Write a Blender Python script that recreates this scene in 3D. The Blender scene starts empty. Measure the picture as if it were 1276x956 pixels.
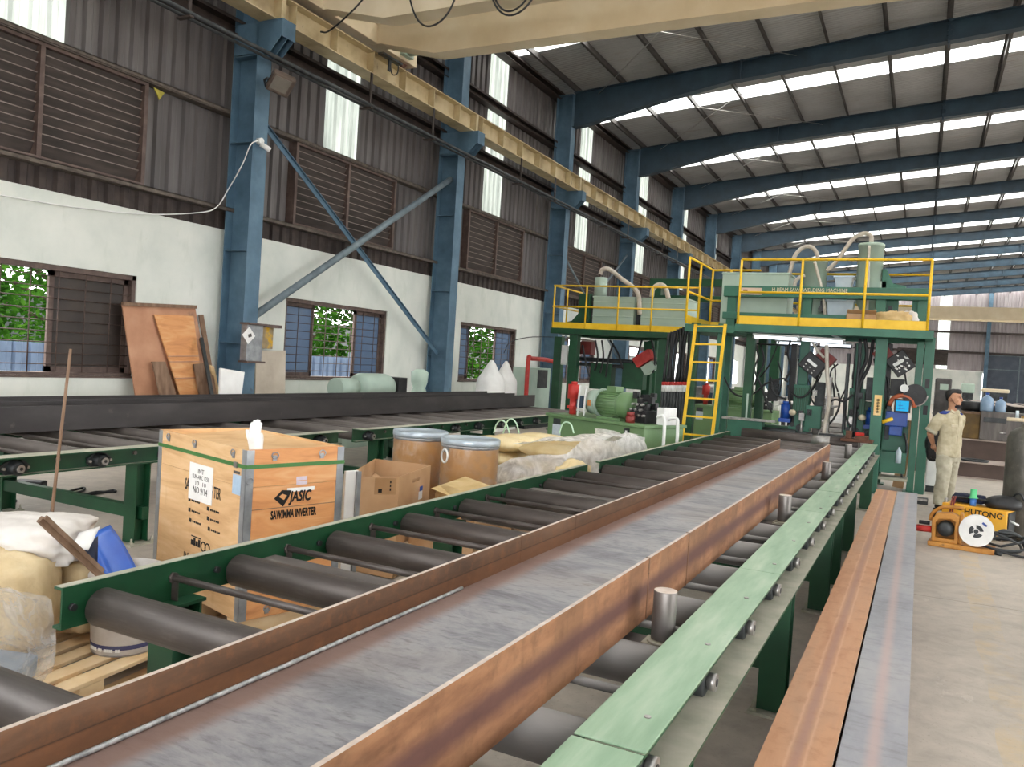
import bpy, math, random
from mathutils import Vector, Matrix, noise

random.seed(7)
C = bpy.context.scene.collection
PI = math.pi

# ------------------------------------------------------------------ camera
FPX, CAMH = 1008.99, 1.65
_y, _p, _r = [math.radians(a) for a in (-26.806, -1.6464, 3.6368)]
_f = Vector((math.sin(_y) * math.cos(_p), math.cos(_y) * math.cos(_p), math.sin(_p)))
_rt = Vector((math.cos(_y), -math.sin(_y), 0))
_up = _rt.cross(_f)
_rt, _up = _rt * math.cos(_r) + _up * math.sin(_r), -_rt * math.sin(_r) + _up * math.cos(_r)

def at(px, py, x=None, y=None, z=None):
    """the world point a pixel of the 1276x956 photograph shows on a known plane"""
    d = _rt * ((px - 638) / FPX) - _up * ((py - 478) / FPX) + _f
    if z is not None: t = (z - CAMH) / d.z
    elif x is not None: t = x / d.x
    else: t = y / d.y
    return Vector((0, 0, CAMH)) + d * t

cd = bpy.data.cameras.new('camera')
cam = bpy.data.objects.new('camera', cd)
C.objects.link(cam)
cd.sensor_width = 36.0
cd.lens = FPX / 1276 * 36.0
cd.clip_end = 400
cam.matrix_world = Matrix(((_rt.x, _up.x, -_f.x, 0), (_rt.y, _up.y, -_f.y, 0), (_rt.z, _up.z, -_f.z, CAMH), (0, 0, 0, 1)))
bpy.context.scene.camera = cam

# ------------------------------------------------------------------ mesh builder
class MB:
    def __init__(s):
        s.v, s.f, s.m, s.s = [], [], [], []
    def add(s, vs, fs, m=0, smooth=False):
        b = len(s.v)
        s.v.extend([tuple(v) for v in vs])
        for f in fs:
            s.f.append(tuple(b + i for i in f)); s.m.append(m); s.s.append(smooth)
        return s
    def box(s, x0, y0, z0, x1, y1, z1, m=0):
        x0, x1 = min(x0, x1), max(x0, x1); y0, y1 = min(y0, y1), max(y0, y1); z0, z1 = min(z0, z1), max(z0, z1)
        vs = [(x0, y0, z0), (x1, y0, z0), (x1, y1, z0), (x0, y1, z0), (x0, y0, z1), (x1, y0, z1), (x1, y1, z1), (x0, y1, z1)]
        return s.add(vs, [(0, 3, 2, 1), (4, 5, 6, 7), (0, 1, 5, 4), (1, 2, 6, 5), (2, 3, 7, 6), (3, 0, 4, 7)], m)
    def obox(s, c, size, rot=(0, 0, 0), m=0):
        R = rot if isinstance(rot, Matrix) else (Matrix.Rotation(rot[2], 3, 'Z') @ Matrix.Rotation(rot[1], 3, 'Y') @ Matrix.Rotation(rot[0], 3, 'X'))
        hx, hy, hz = size[0] / 2, size[1] / 2, size[2] / 2
        vs = [Vector(c) + R @ Vector(p) for p in ((-hx, -hy, -hz), (hx, -hy, -hz), (hx, hy, -hz), (-hx, hy, -hz), (-hx, -hy, hz), (hx, -hy, hz), (hx, hy, hz), (-hx, hy, hz))]
        return s.add(vs, [(0, 3, 2, 1), (4, 5, 6, 7), (0, 1, 5, 4), (1, 2, 6, 5), (2, 3, 7, 6), (3, 0, 4, 7)], m)
    def bar(s, p0, p1, w, h, m=0, up=(0, 0, 1)):
        p0, p1 = Vector(p0), Vector(p1)
        d = (p1 - p0); L = d.length; d.normalize()
        u = Vector(up)
        if abs(d.dot(u)) > .98: u = Vector((0, 1, 0))
        sx = d.cross(u).normalized(); sz = sx.cross(d)
        R = Matrix((sx, d, sz)).transposed()
        return s.obox((p0 + p1) / 2, (w, L, h), R, m)
    def cyl(s, p0, p1, r0, r1=None, n=16, caps=True, m=0, mc=None):
        p0, p1 = Vector(p0), Vector(p1)
        r1 = r0 if r1 is None else r1
        d = (p1 - p0).normalized()
        a = d.orthogonal().normalized(); b = d.cross(a)
        vs = []
        for i in range(n):
            t = 2 * PI * i / n
            o = a * math.cos(t) + b * math.sin(t)
            vs.append(p0 + o * r0); vs.append(p1 + o * r1)
        s.add(vs, [(2 * i, 2 * ((i + 1) % n), 2 * ((i + 1) % n) + 1, 2 * i + 1) for i in range(n)], m, True)
        if caps:
            b0 = len(s.v) - 2 * n
            mc = m if mc is None else mc
            s.f.append(tuple(b0 + 2 * i for i in reversed(range(n)))); s.m.append(mc); s.s.append(False)
            s.f.append(tuple(b0 + 2 * i + 1 for i in range(n))); s.m.append(mc); s.s.append(False)
        return s
    def tube(s, pts, r, n=8, m=0, closed=False):
        pts = [Vector(p) for p in pts]
        k = len(pts)
        rs = r if isinstance(r, (list, tuple)) else [r] * k
        tang = []
        for i in range(k):
            a = pts[(i - 1) % k] if closed or i > 0 else pts[0]
            b = pts[(i + 1) % k] if closed or i < k - 1 else pts[-1]
            t = b - a
            tang.append(t.normalized() if t.length > 1e-9 else Vector((0, 0, 1)))
        nrm = tang[0].orthogonal().normalized()
        vs = []
        for i in range(k):
            t = tang[i]
            nrm = (nrm - t * nrm.dot(t))
            nrm = nrm.normalized() if nrm.length > 1e-6 else t.orthogonal().normalized()
            b = t.cross(nrm)
            for j in range(n):
                a = 2 * PI * j / n
                vs.append(pts[i] + (nrm * math.cos(a) + b * math.sin(a)) * rs[i])
        fs = []
        for i in range(k if closed else k - 1):
            i2 = (i + 1) % k
            for j in range(n):
                j2 = (j + 1) % n
                fs.append((i * n + j, i * n + j2, i2 * n + j2, i2 * n + j))
        if not closed:
            fs.append(tuple(reversed(range(n)))); fs.append(tuple((k - 1) * n + j for j in range(n)))
        return s.add(vs, fs, m, True)
    def lathe(s, prof, c=(0, 0, 0), n=24, m=0, axis='Z', smooth=True):
        vs = []
        for (r, h) in prof:
            for j in range(n):
                a = 2 * PI * j / n
                x, y = r * math.cos(a), r * math.sin(a)
                p = {'Z': (x, y, h), 'X': (h, x, y), 'Y': (y, h, x)}[axis]
                vs.append(Vector(c) + Vector(p))
        fs = []
        for i in range(len(prof) - 1):
            for j in range(n):
                j2 = (j + 1) % n
                fs.append((i * n + j, i * n + j2, (i + 1) * n + j2, (i + 1) * n + j))
        fs.append(tuple(reversed(range(n)))); fs.append(tuple((len(prof) - 1) * n + j for j in range(n)))
        return s.add(vs, fs, m, smooth)
    def prism(s, poly, h0, h1, plane='xz', m=0, smooth=False):
        def P(a, b, h): return {'xz': (a, h, b), 'yz': (h, a, b), 'xy': (a, b, h)}[plane]
        n = len(poly)
        vs = [P(a, b, h0) for a, b in poly] + [P(a, b, h1) for a, b in poly]
        s.add(vs, [tuple(range(n)), tuple(range(2 * n - 1, n - 1, -1))], m)
        b = len(s.v) - 2 * n
        for i in range(n):
            j = (i + 1) % n
            s.f.append((b + i, b + n + i, b + n + j, b + j)); s.m.append(m); s.s.append(smooth)
        return s
    def ball(s, c, r, n=16, m=0, R=None, disp=None):
        c = Vector(c); r = Vector(r) if not isinstance(r, (int, float)) else Vector((r, r, r))
        k = n // 2
        vs = []
        for i in range(k + 1):
            th = PI * i / k
            for j in range(n):
                ph = 2 * PI * j / n
                p = Vector((math.sin(th) * math.cos(ph), math.sin(th) * math.sin(ph), math.cos(th)))
                if disp: p = disp(p)
                p = Vector((p.x * r.x, p.y * r.y, p.z * r.z))
                if R: p = R @ p
                vs.append(c + p)
        fs = [(i * n + j, (i + 1) * n + j, (i + 1) * n + (j + 1) % n, i * n + (j + 1) % n) for i in range(k) for j in range(n)]
        return s.add(vs, fs, m, True)
    def grid(s, fn, nu, nv, m=0, smooth=True, closed=False):
        vs = [fn(i / nu, j / nv) for i in range(nu + 1) for j in range(nv + 1)]
        fs = [(i * (nv + 1) + j, (i + 1) * (nv + 1) + j, (i + 1) * (nv + 1) + j + 1, i * (nv + 1) + j + 1) for i in range(nu) for j in range(nv)]
        return s.add(vs, fs, m, smooth)
    def build(s, name, mats, parent=None, bevel=0, seg=2, sub=0, world=False, solid=0):
        me = bpy.data.meshes.new(name)
        me.from_pydata(s.v, [], s.f)
        mats = mats if isinstance(mats, (list, tuple)) else [mats]
        for m in mats: me.materials.append(m)
        me.polygons.foreach_set('material_index', [min(i, len(mats) - 1) for i in s.m])
        me.polygons.foreach_set('use_smooth', s.s)
        me.validate(); me.update()
        o = bpy.data.objects.new(name, me)
        C.objects.link(o)
        if parent is not None:
            o.parent = parent
            if world: o.matrix_parent_inverse = full_matrix(parent).inverted()
        if solid:
            d = o.modifiers.new('solid', 'SOLIDIFY'); d.thickness = solid; d.offset = 0
        if bevel:
            b = o.modifiers.new('bevel', 'BEVEL'); b.width = bevel; b.segments = seg; b.limit_method = 'ANGLE'; b.angle_limit = math.radians(40)
            b.use_clamp_overlap = True
        if sub:
            d = o.modifiers.new('sub', 'SUBSURF'); d.levels = sub; d.render_levels = sub
        return o

def full_matrix(o):
    m = Matrix.LocRotScale(o.location, o.rotation_euler, o.scale)
    return m if o.parent is None else full_matrix(o.parent) @ o.matrix_parent_inverse @ m

def tag(o, label=None, cat=None, group=None, kind=None):
    if label: o['label'] = label
    if cat: o['category'] = cat
    if group: o['group'] = group
    if kind: o['kind'] = kind
    return o

def thing(name, label, cat, loc=(0, 0, 0), rz=0.0, group=None, kind='thing'):
    o = bpy.data.objects.new(name, None)
    C.objects.link(o)
    o.location = loc; o.rotation_euler = (0, 0, rz); o.empty_display_size = .1
    return tag(o, label, cat, group, kind)

def struct(name, mb, mat, label=None, cat=None, group=None, **k):
    o = mb.build(name, mat, **k)
    return tag(o, label, cat, group, 'structure')

def kids(o):
    return [c for c in bpy.data.objects if c.parent == o]

def dup(root, loc=None, rz=None, label=None, group=None, parent=None):
    r = root.copy(); C.objects.link(r)
    if parent is not None: r.parent = parent
    if loc is not None: r.location = loc
    if rz is not None: r.rotation_euler = (0, 0, rz)
    if label: r['label'] = label
    if group: r['group'] = group
    for c in kids(root):
        dup(c, parent=r)
    return r

def text(name, body, size, loc, right, up, mat, parent=None, depth=.0015, sx=1.0, align='CENTER', bold=0.0, shear=0.0, width=None):
    """lettering as a thin mesh standing on a surface; right/up give its plane"""
    cu = bpy.data.curves.new(name, 'FONT')
    cu.body = body; cu.size = size; cu.align_x = align; cu.align_y = 'CENTER'; cu.extrude = depth; cu.offset = bold; cu.shear = shear
    cu.resolution_u = 3
    tmp = bpy.data.objects.new(name + '_tmp', cu)
    C.objects.link(tmp)
    bpy.context.view_layer.update()
    me = bpy.data.meshes.new_from_object(tmp.evaluated_get(bpy.context.evaluated_depsgraph_get()))
    bpy.data.objects.remove(tmp)
    r, u = Vector(right).normalized(), Vector(up).normalized()
    n = r.cross(u)
    if width:
        xs_ = [v.co.x for v in me.vertices]; sx = width / (max(xs_) - min(xs_))
    for v in me.vertices:
        c = v.co.copy()
        v.co = Vector(loc) + r * c.x * sx + u * c.y + n * (c.z + depth)
    me.materials.clear(); me.materials.append(mat)
    o = bpy.data.objects.new(name, me)
    C.objects.link(o)
    if parent is not None: o.parent = parent
    return o

def bez(pts, n=10):
    """smooth curve through points (Catmull-Rom)"""
    p = [Vector(q) for q in pts]
    p = [p[0] * 2 - p[1]] + p + [p[-1] * 2 - p[-2]]
    out = []
    for i in range(1, len(p) - 2):
        for k in range(n):
            t = k / n
            a, b, c, d = p[i - 1], p[i], p[i + 1], p[i + 2]
            out.append(.5 * ((2 * b) + (c - a) * t + (2 * a - 5 * b + 4 * c - d) * t * t + (3 * b - a - 3 * c + d) * t ** 3))
    out.append(p[-2])
    return out

def face(px, py, root, axis, val=0.0):
    """local coordinates on a flat face of a thing that a pixel of the photograph shows"""
    Mi = full_matrix(root).inverted()
    o = Mi @ Vector((0, 0, CAMH)); d = Mi.to_3x3() @ (at(px, py, y=1e3 if False else 10.0) - Vector((0, 0, CAMH)))
    i = 'xyz'.index(axis)
    return o + d * ((val - o[i]) / d[i])

# ------------------------------------------------------------------ materials
def lin(h):
    if not isinstance(h, str): return tuple(h) + ((1,) if len(h) == 3 else ())
    h = h.lstrip('#')
    c = [int(h[i:i + 2], 16) / 255 for i in (0, 2, 4)]
    return tuple((x / 12.92 if x <= .04045 else ((x + .055) / 1.055) ** 2.4) for x in c) + (1,)

class NT:
    def __init__(s, name):
        s.mat = bpy.data.materials.new(name); s.mat.use_nodes = True
        s.t = s.mat.node_tree; s.t.nodes.clear()
        s.out = s.n('ShaderNodeOutputMaterial')
        s.co = s.n('ShaderNodeTexCoord').outputs['Object']
    def n(s, typ, **k):
        nd = s.t.nodes.new(typ)
        for a, b in k.items(): setattr(nd, a, b)
        return nd
    def l(s, a, b): s.t.links.new(a, b)
    def mapping(s, scale=(1, 1, 1), rot=(0, 0, 0), loc=(0, 0, 0)):
        m = s.n('ShaderNodeMapping'); s.l(s.co, m.inputs['Vector'])
        m.inputs['Scale'].default_value = scale; m.inputs['Rotation'].default_value = rot; m.inputs['Location'].default_value = loc
        return m.outputs[0]
    def noise(s, scale, detail=6, rough=.55, vec=None, dist=0):
        t = s.n('ShaderNodeTexNoise'); t.inputs['Scale'].default_value = scale; t.inputs['Detail'].default_value = detail
        t.inputs['Roughness'].default_value = rough; t.inputs['Distortion'].default_value = dist
        s.l(vec if vec is not None else s.co, t.inputs['Vector'])
        return t.outputs['Fac']
    def ramp(s, fac, stops):
        r = s.n('ShaderNodeValToRGB'); e = r.color_ramp.elements
        while len(e) < len(stops): e.new(.5)
        for el, (p, c) in zip(e, stops):
            el.position = p; el.color = lin(c) if isinstance(c, str) else (c, c, c, 1)
        s.l(fac, r.inputs['Fac'])
        return r.outputs['Color']
    def mix(s, fac, a, b, typ='MIX'):
        m = s.n('ShaderNodeMix', data_type='RGBA', blend_type=typ)
        for sock, v in ((m.inputs[0], fac), (m.inputs[6], a), (m.inputs[7], b)):
            if isinstance(v, (int, float)): sock.default_value = v
            elif isinstance(v, str): sock.default_value = lin(v)
            else: s.l(v, sock)
        return m.outputs[2]
    def math(s, op, a, b=0.0, clamp=False):
        m = s.n('ShaderNodeMath', operation=op); m.use_clamp = clamp
        for i, v in enumerate((a, b)):
            if isinstance(v, (int, float)): m.inputs[i].default_value = v
            else: s.l(v, m.inputs[i])
        return m.outputs[0]
    def xyz(s):
        m = s.n('ShaderNodeSeparateXYZ'); s.l(s.co, m.inputs[0]); return m.outputs
    def bsdf(s, col, rough=.6, metal=0.0, bump=None, bstr=.2, bdist=.01, alpha=None, trans=0, sub=0, spec=.5, coat=0):
        b = s.n('ShaderNodeBsdfPrincipled')
        for nm, v in (('Base Color', col), ('Roughness', rough), ('Metallic', metal)):
            if isinstance(v, str): b.inputs[nm].default_value = lin(v)
            elif isinstance(v, (int, float)): b.inputs[nm].default_value = v
            else: s.l(v, b.inputs[nm])
        b.inputs['Specular IOR Level'].default_value = spec
        if coat: b.inputs['Coat Weight'].default_value = coat
        if trans: b.inputs['Transmission Weight'].default_value = trans
        if alpha is not None:
            if isinstance(alpha, (int, float)): b.inputs['Alpha'].default_value = alpha
            else: s.l(alpha, b.inputs['Alpha'])
        if bump is not None:
            bn = s.n('ShaderNodeBump'); bn.inputs['Strength'].default_value = bstr; bn.inputs['Distance'].default_value = bdist
            s.l(bump, bn.inputs['Height']); s.l(bn.outputs[0], b.inputs['Normal'])
        s.l(b.outputs[0], s.out.inputs['Surface'])
        s.b = b
        return s.mat

def M(name, stops, scale=6, detail=6, rough=.6, metal=0, stretch=None, bump=0, bscale=None, bdist=.006, spots=None, spec=.5, coat=0, dist=0):
    """a surface whose colour wanders over a ramp; spots = (colour, scale, threshold) of stains"""
    t = NT(name)
    v = t.mapping(stretch) if stretch else None
    if isinstance(stops, str): stops = [(0, stops), (1, stops)]
    elif not isinstance(stops[0], tuple): stops = [(.3 + .4 * i / max(1, len(stops) - 1), c) for i, c in enumerate(stops)]
    col = t.ramp(t.noise(scale, detail, vec=v, dist=dist), stops)
    if spots:
        k = t.ramp(t.noise(spots[1], 5, .6), [(spots[2], 0.0), (min(1, spots[2] + .1), 1.0)])
        col = t.mix(k, col, spots[0])
    bm = t.noise(bscale or scale * 4, 4, vec=v) if bump else None
    return t.bsdf(col, rough, metal, bm, bump, bdist, spec=spec, coat=coat)

def plain(name, c, rough=.6, metal=0, **k):
    t = NT(name); return t.bsdf(c, rough, metal, **k)

MT = {}
MT['blue'] = M('blue_column_paint', ['#456074', '#506d82', '#5f7b8f'], 3, rough=.55, spots=('#4d5560', 7, .68))
MT['rafter'] = M('shaded_blue_rafter_paint', ['#1f3240', '#263c4c', '#2e4757'], 2, rough=.55)  # column blue darkened: shade under the roof is put into the colour
MT['green'] = M('dark_green_paint', ['#123d27', '#15472b', '#1a5131'], 4, rough=.45, spots=('#3b6a4d', 30, .74))
MT['mgreen'] = M('machine_green_paint', ['#2a5f4c', '#2f6854', '#37725d'], 3, rough=.45, spots=('#23483c', 9, .72))
MT['tankgreen'] = M('tank_green_paint', ['#5f7d55', '#68875c', '#739166'], 2, rough=.4)
MT['plate'] = M('worn_pale_green_plate', ['#7f9d81', '#92ad92', '#a8bba4'], 3, detail=8, rough=.5, stretch=(6, .8, 1), spots=('#6f8c70', 24, .7), bump=.05)
MT['dust'] = M('dusty_green_flange', ['#959685', '#a8a595', '#b5b0a1'], 8, rough=.8)
MT['yellow'] = M('yellow_guard_paint', ['#e2b215', '#edbf1e', '#f3ca35'], 5, rough=.45, spots=('#b98a14', 16, .72))
MT['cream'] = M('cream_crane_paint', ['#d6c6a8', '#dfcfb2', '#e6d9c0'], 1.5, rough=.55, spots=('#c0a87f', 5, .74))
MT['runway'] = M('stained_cream_runway_paint', ['#9a8868', '#bfae8a', '#d3c5a4'], 1.6, rough=.6, spots=('#55463a', 3.2, .63), stretch=(1, 1, 1))
MT['rail_rust'] = M('rusty_rail_steel', ['#4a2c1d', '#5e3a27', '#6d4a37'], 8, rough=.7)
MT['greybox'] = M('grey_green_machine_paint', ['#9fb3a6', '#a9bcae', '#b2c4b6'], 2, rough=.45)
MT['hose'] = M('pale_grey_hose', ['#b4a99c', '#c5bbae', '#d0c8bd'], 9, rough=.5)
MT['black'] = M('black_rubber', ['#141416', '#1d1d20', '#29292b'], 8, rough=.5)
MT['dgrey'] = M('dark_grey_casting', ['#2a2c2e', '#383b3d', '#474a4b'], 10, rough=.45, metal=.4)
MT['steel'] = M('bright_worn_steel', ['#8a8886', '#a7a4a1', '#c2bfbb'], 14, rough=.35, metal=.8, bump=.05)
MT['red'] = M('red_paint', ['#a3241f', '#b92d27', '#c4413a'], 6, rough=.45)
MT['dred'] = M('dark_red_paint', ['#6b2320', '#7b2a26', '#8d3832'], 6, rough=.5)
MT['bluep'] = M('deep_blue_paint', ['#123a86', '#1a479b', '#2554a8'], 5, rough=.4)
MT['white'] = M('white_paint', ['#d8d8d6', '#e6e6e4', '#f0f0ee'], 5, rough=.6)
MT['brown'] = M('brown_window_frame_paint', ['#4e3f3a', '#5c4b45', '#6d5b53'], 8, rough=.6)
MT['grille'] = M('grille_bar_paint', ['#3e302c', '#4b3a34', '#5d4a41'], 20, rough=.6)
MT['louvre'] = M('brown_louvre_blades', ['#38322f', '#453d3a', '#544b46'], 2.5, rough=.65, stretch=(1, .6, 4))
MT['girt'] = M('dark_girt_paint', ['#2f2725', '#3b312e', '#4a3f3a'], 5, rough=.7)
MT['girtlip'] = M('dusty_girt_lip', ['#4c443f', '#5d544d', '#71675d'], 9, rough=.85)
MT['ink'] = plain('black_ink', '#16120f', .8)
MT['paper'] = M('white_paper', ['#e6e4e2', '#efeeec'], 8, rough=.8)
MT['inkgrey'] = plain('faded_ink', '#55504c', .8)
# ------------------------------------------------------------------ setting
BAY, Y0 = 6.02, 9.28                      # first column in view stands at Y0
def colY(k): return Y0 + BAY * k
YA, YB = -8.8, 88.0
RIGHT_DOORS = (-2, -1, 0, 1, 2, 5)
XRG, XWR = 9.9, 28.0                      # ridge line and right wall
def rtop(x): return 9.33 + .0885 * (min(x, 2 * XRG - x) + 9.9)

# floor: worn concrete with a faded yellow line and joints
t = NT('worn_concrete_floor')
n1 = t.noise(.7, 8, .6); n2 = t.noise(6, 8, .65, dist=.5); n3 = t.noise(60, 3)
base = t.ramp(n1, [(.28, '#8f867c'), (.5, '#a79d92'), (.72, '#bbb0a4')])
base = t.mix(.45, base, t.ramp(n2, [(.3, '#8b827a'), (.5, '#b3a99e'), (.7, '#cac0b4')]))
scr = t.ramp(t.noise(3.2, 10, .7, vec=t.mapping((1, .35, 1))), [(.60, 0.0), (.70, .75)])
base = t.mix(scr, base, '#c9c1b6')
base = t.mix(t.ramp(n3, [(.62, 0.0), (.72, .35)]), base, '#6b625a')
X = t.xyz()
wob = t.math('MULTIPLY', t.math('SUBTRACT', t.noise(1.3, 2), .5), .12)
dx = t.math('ABSOLUTE', t.math('SUBTRACT', t.math('ADD', X[0], wob), .53))
lm = t.math('MULTIPLY', t.math('LESS_THAN', dx, .085), t.ramp(t.noise(2.6, 8, .7), [(.42, 0.0), (.60, .42)]))
base = t.mix(lm, base, '#c2a571')
def joint(axis, pos, wd):
    j = t.math('ABSOLUTE', t.math('SUBTRACT', t.math('ADD', X[axis], wob), pos))
    return t.math('MULTIPLY', t.math('LESS_THAN', j, wd), .6)
for p in (7.2, 13.2, 1.2): base = t.mix(joint(1, p, .006), base, '#5d554d')
MT['floor'] = t.bsdf(base, t.ramp(n2, [(.3, .55), (.7, .8)]), bump=n3, bstr=.15, bdist=.003)
struct('floor', MB().box(-10.2, YA, -.12, 29, YB + .4, 0), MT['floor'], 'worn grey concrete workshop floor with a faded yellow line', 'floor')

t = NT('white_plaster')
w1 = t.noise(1.2, 8, .6); w2 = t.noise(2.2, 8, .65, vec=t.mapping((1, 1, .35)))
col = t.ramp(w1, [(.3, '#cbd0c9'), (.5, '#d9dcd5'), (.7, '#e2e3dc')])
col = t.mix(t.ramp(w2, [(.55, 0.0), (.72, .5)]), col, '#b4bdb0')
col = t.mix(t.ramp(t.noise(7, 6, .7), [(.66, 0.0), (.75, .35)]), col, '#a9a89a')
MT['plaster'] = t.bsdf(col, .8, bump=t.noise(30, 4), bstr=.12, bdist=.004)

# left wall: masonry to 3.42 m with one window opening per bay
WX0, WX1, WT, WZ0, WZ1 = -10.24, -10.0, 3.42, 1.08, 2.50
mb = MB()
mb.box(WX0, YA, 0, WX1, YB, WZ0)
mb.box(WX0, YA, WZ1, WX1, YB, WT)
edge = YA
for k in range(-3, 13):
    a, b = colY(k) + 1.57, colY(k) + 4.57
    mb.box(WX0, edge, WZ0, WX1, a, WZ1); edge = b
mb.box(WX0, edge, WZ0, WX1, YB, WZ1)
struct('wall_left', mb, MT['plaster'], 'white plastered lower wall behind the blue columns', 'wall')

# corrugated sheeting
def sheet(fn, a0, a1, h0, h1, pitch=.24, d=.05, mbx=None):
    """ribbed sheet; fn(a, out, h) -> point"""
    mbx = mbx or MB()
    n = max(1, round((a1 - a0) / pitch)); p = (a1 - a0) / n
    prof = []
    for i in range(n):
        s = a0 + i * p
        prof += [(s, 0), (s + p * .10, d), (s + p * .46, d), (s + p * .56, d * .45), (s + p * .86, d * .45), (s + p * .93, 0)]
    prof.append((a1, 0))
    vs = [fn(a, o, h0) for a, o in prof] + [fn(a, o, h1) for a, o in prof]
    k = len(prof)
    mbx.add(vs, [(i, i + 1, k + i + 1, k + i) for i in range(k - 1)], 0)
    return mbx
t = NT('weathered_grey_wall_sheet')
s1 = t.noise(1.1, 7, .6, vec=t.mapping((3, 3, .25))); s2 = t.noise(5, 6, .6, vec=t.mapping((2, 2, .3)))
col = t.ramp(s1, [(.3, '#524e4e'), (.5, '#625d5d'), (.7, '#74706f')])
col = t.mix(t.ramp(s2, [(.5, 0.0), (.75, .4)]), col, '#463e3a')
MT['sheet'] = t.bsdf(col, .5, .1)
t = NT('pale_roof_sheet_underside')
col = t.ramp(t.noise(.5, 6, .6), [(.3, '#969697'), (.5, '#a4a5a7'), (.7, '#b1b2b4')])
col = t.mix(t.ramp(t.noise(1.6, 6, .6, vec=t.mapping((.5, 2, 1))), [(.56, 0.0), (.75, .5)]), col, '#8c7c68')
MT['roof'] = t.bsdf(col, .55, .0)
def translucent(name, c, tr, face=.5):
    t = NT(name)
    a = t.n('ShaderNodeBsdfTransparent'); b = t.n('ShaderNodeBsdfTranslucent'); m = t.n('ShaderNodeMixShader')
    col = t.ramp(t.noise(1.5, 6, .6, vec=t.mapping((3, 3, .4))), [(.35, c[0]), (.65, c[1])])
    t.l(col, b.inputs['Color']); a.inputs['Color'].default_value = lin('#f4f6f4')
    m.inputs[0].default_value = 1 - tr
    t.l(a.outputs[0], m.inputs[1]); t.l(b.outputs[0], m.inputs[2]); t.l(m.outputs[0], t.out.inputs['Surface'])
    return t.mat
MT['lightpanel'] = translucent('frosted_wall_light_sheet', ('#666b66', '#8a8e88'), .0)
MT['skylight'] = translucent('frosted_roof_light_sheet', ('#e6e9e4', '#f6f7f4'), .62)

def wfn(a, o, h): return (-10.13 - .0 + o, a, h)
wall = MB()
panel_id = 0
L0, L1 = 2.45, 3.42                        # light strip inside a bay
for k in range(-3, 13):
    y = colY(k); e = y + BAY
    sheet(wfn, y, y + L0, 5.22, 9.5, mbx=wall); sheet(wfn, y + L1, e, 5.22, 9.5, mbx=wall)
    sheet(wfn, y, y + 1.57, 3.36, 5.22, mbx=wall); sheet(wfn, y + 4.57, e, 3.36, 5.22, mbx=wall)
    sheet(wfn, y + 1.57, y + 4.57, 3.36, 3.76, mbx=wall)
    p = sheet(wfn, y + L0, y + L1, 5.20, 9.5)
    struct('wall_light_panel', p, MT['lightpanel'], 'tall translucent white strip set into the grey side wall above a louvre', 'window panel', 'translucent strips in the side wall')
struct('wall_left_cladding', wall, MT['sheet'], 'weathered grey ribbed metal sheeting of the upper side wall', 'wall')

MT['lip'] = M('dusty_louvre_lip', ['#6a605a', '#7b706a', '#8b817a'], 6, rough=.8)
# louvre vents, one per bay
def louvre(y):
    o = thing('louvre_vent', 'wide brown metal louvre vent high in the side wall', 'louvre vent', (-10.05, y, 3.76), 0, 'brown louvre vents in the side wall', 'structure')
    f = MB()
    f.box(-.1, 0, 0, .1, .06, 1.45); f.box(-.1, 2.94, 0, .1, 3.0, 1.45); f.box(-.1, 1.44, 0, .1, 1.5, 1.45)
    f.box(-.1, 0, 1.40, .1, 3, 1.46); f.box(-.1, 0, 0, .1, 3, .05)
    f.build('vent_frame', MT['brown'], o)
    s = MB()
    for i in range(11):
        z = .1 + i * .122
        s.obox((.0, 1.5, z + .05), (.012, 2.9, .15), (0, math.radians(28), 0)); s.obox((.036, 1.5, z + .118), (.024, 2.9, .014), (0, 0, 0), 1)
    s.build('louvre_slats', [MT['louvre'], MT['lip']], o)
    b = MB().box(-.14, 0, 0, -.12, 3, 1.45)
    b.build('backing_mesh', MT['girt'], o)
    return o
lv = louvre(colY(-1) + 1.57)
lv['label'] = 'brown louvre vent at the picture edge above the grilled window'
for k in range(0, 6):
    q = dup(lv, (-10.05, colY(k) + 1.57, 3.76))
    q['label'] = ['brown louvre vent behind the blue cross brace', 'brown louvre vent between the second and third blue columns', 'brown louvre vent seen above the small yellow-railed platform'][k] if k < 3 else 'distant brown louvre vent half hidden by the machine platforms'

# girts on the side wall
def girt(name, z, h, x0, x1, label):
    g = MB().box(x0, YA, z, x0 + .012, YB, z + h)
    g.box(x0, YA, z + h - .012, x1, YB, z + h)
    g.box(x1 - .012, YA, z + h - .05, x1, YB, z + h, 0)
    g.box(x0, YA, z, x1, YB, z + .012, 0)
    struct(name, g, MT['girtlip'] if z < 6 else MT['girt'], label, 'girt')
fl_ = sheet(lambda a, o_, h: (-10.06 + o_, a, h), YA, YB, 3.40, 3.70, pitch=.24)  # added strip; its dark colour stands for shade under the girt ledge
struct('shade_strip_1', fl_, MT['girt'], 'added dark ribbed strip for the shade between the white wall and the louvres', 'shade_strip')
girt('wall_girt', 3.70, .06, -10.08, -9.86, 'dusty brown girt ledge along the foot of the louvres')
girt('wall_girt', 5.20, .07, -10.08, -9.9, 'thin brown girt along the top of the louvres')
girt('wall_girt', 6.42, .24, -10.08, -9.82, 'deep dark girt behind the crane runway beam')
girt('wall_girt', 7.85, .2, -10.08, -9.86, 'dark girt above the crane runway beam')
girt('wall_girt', 9.25, .2, -10.08, -9.8, 'dark eaves girt under the roof edge')

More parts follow.
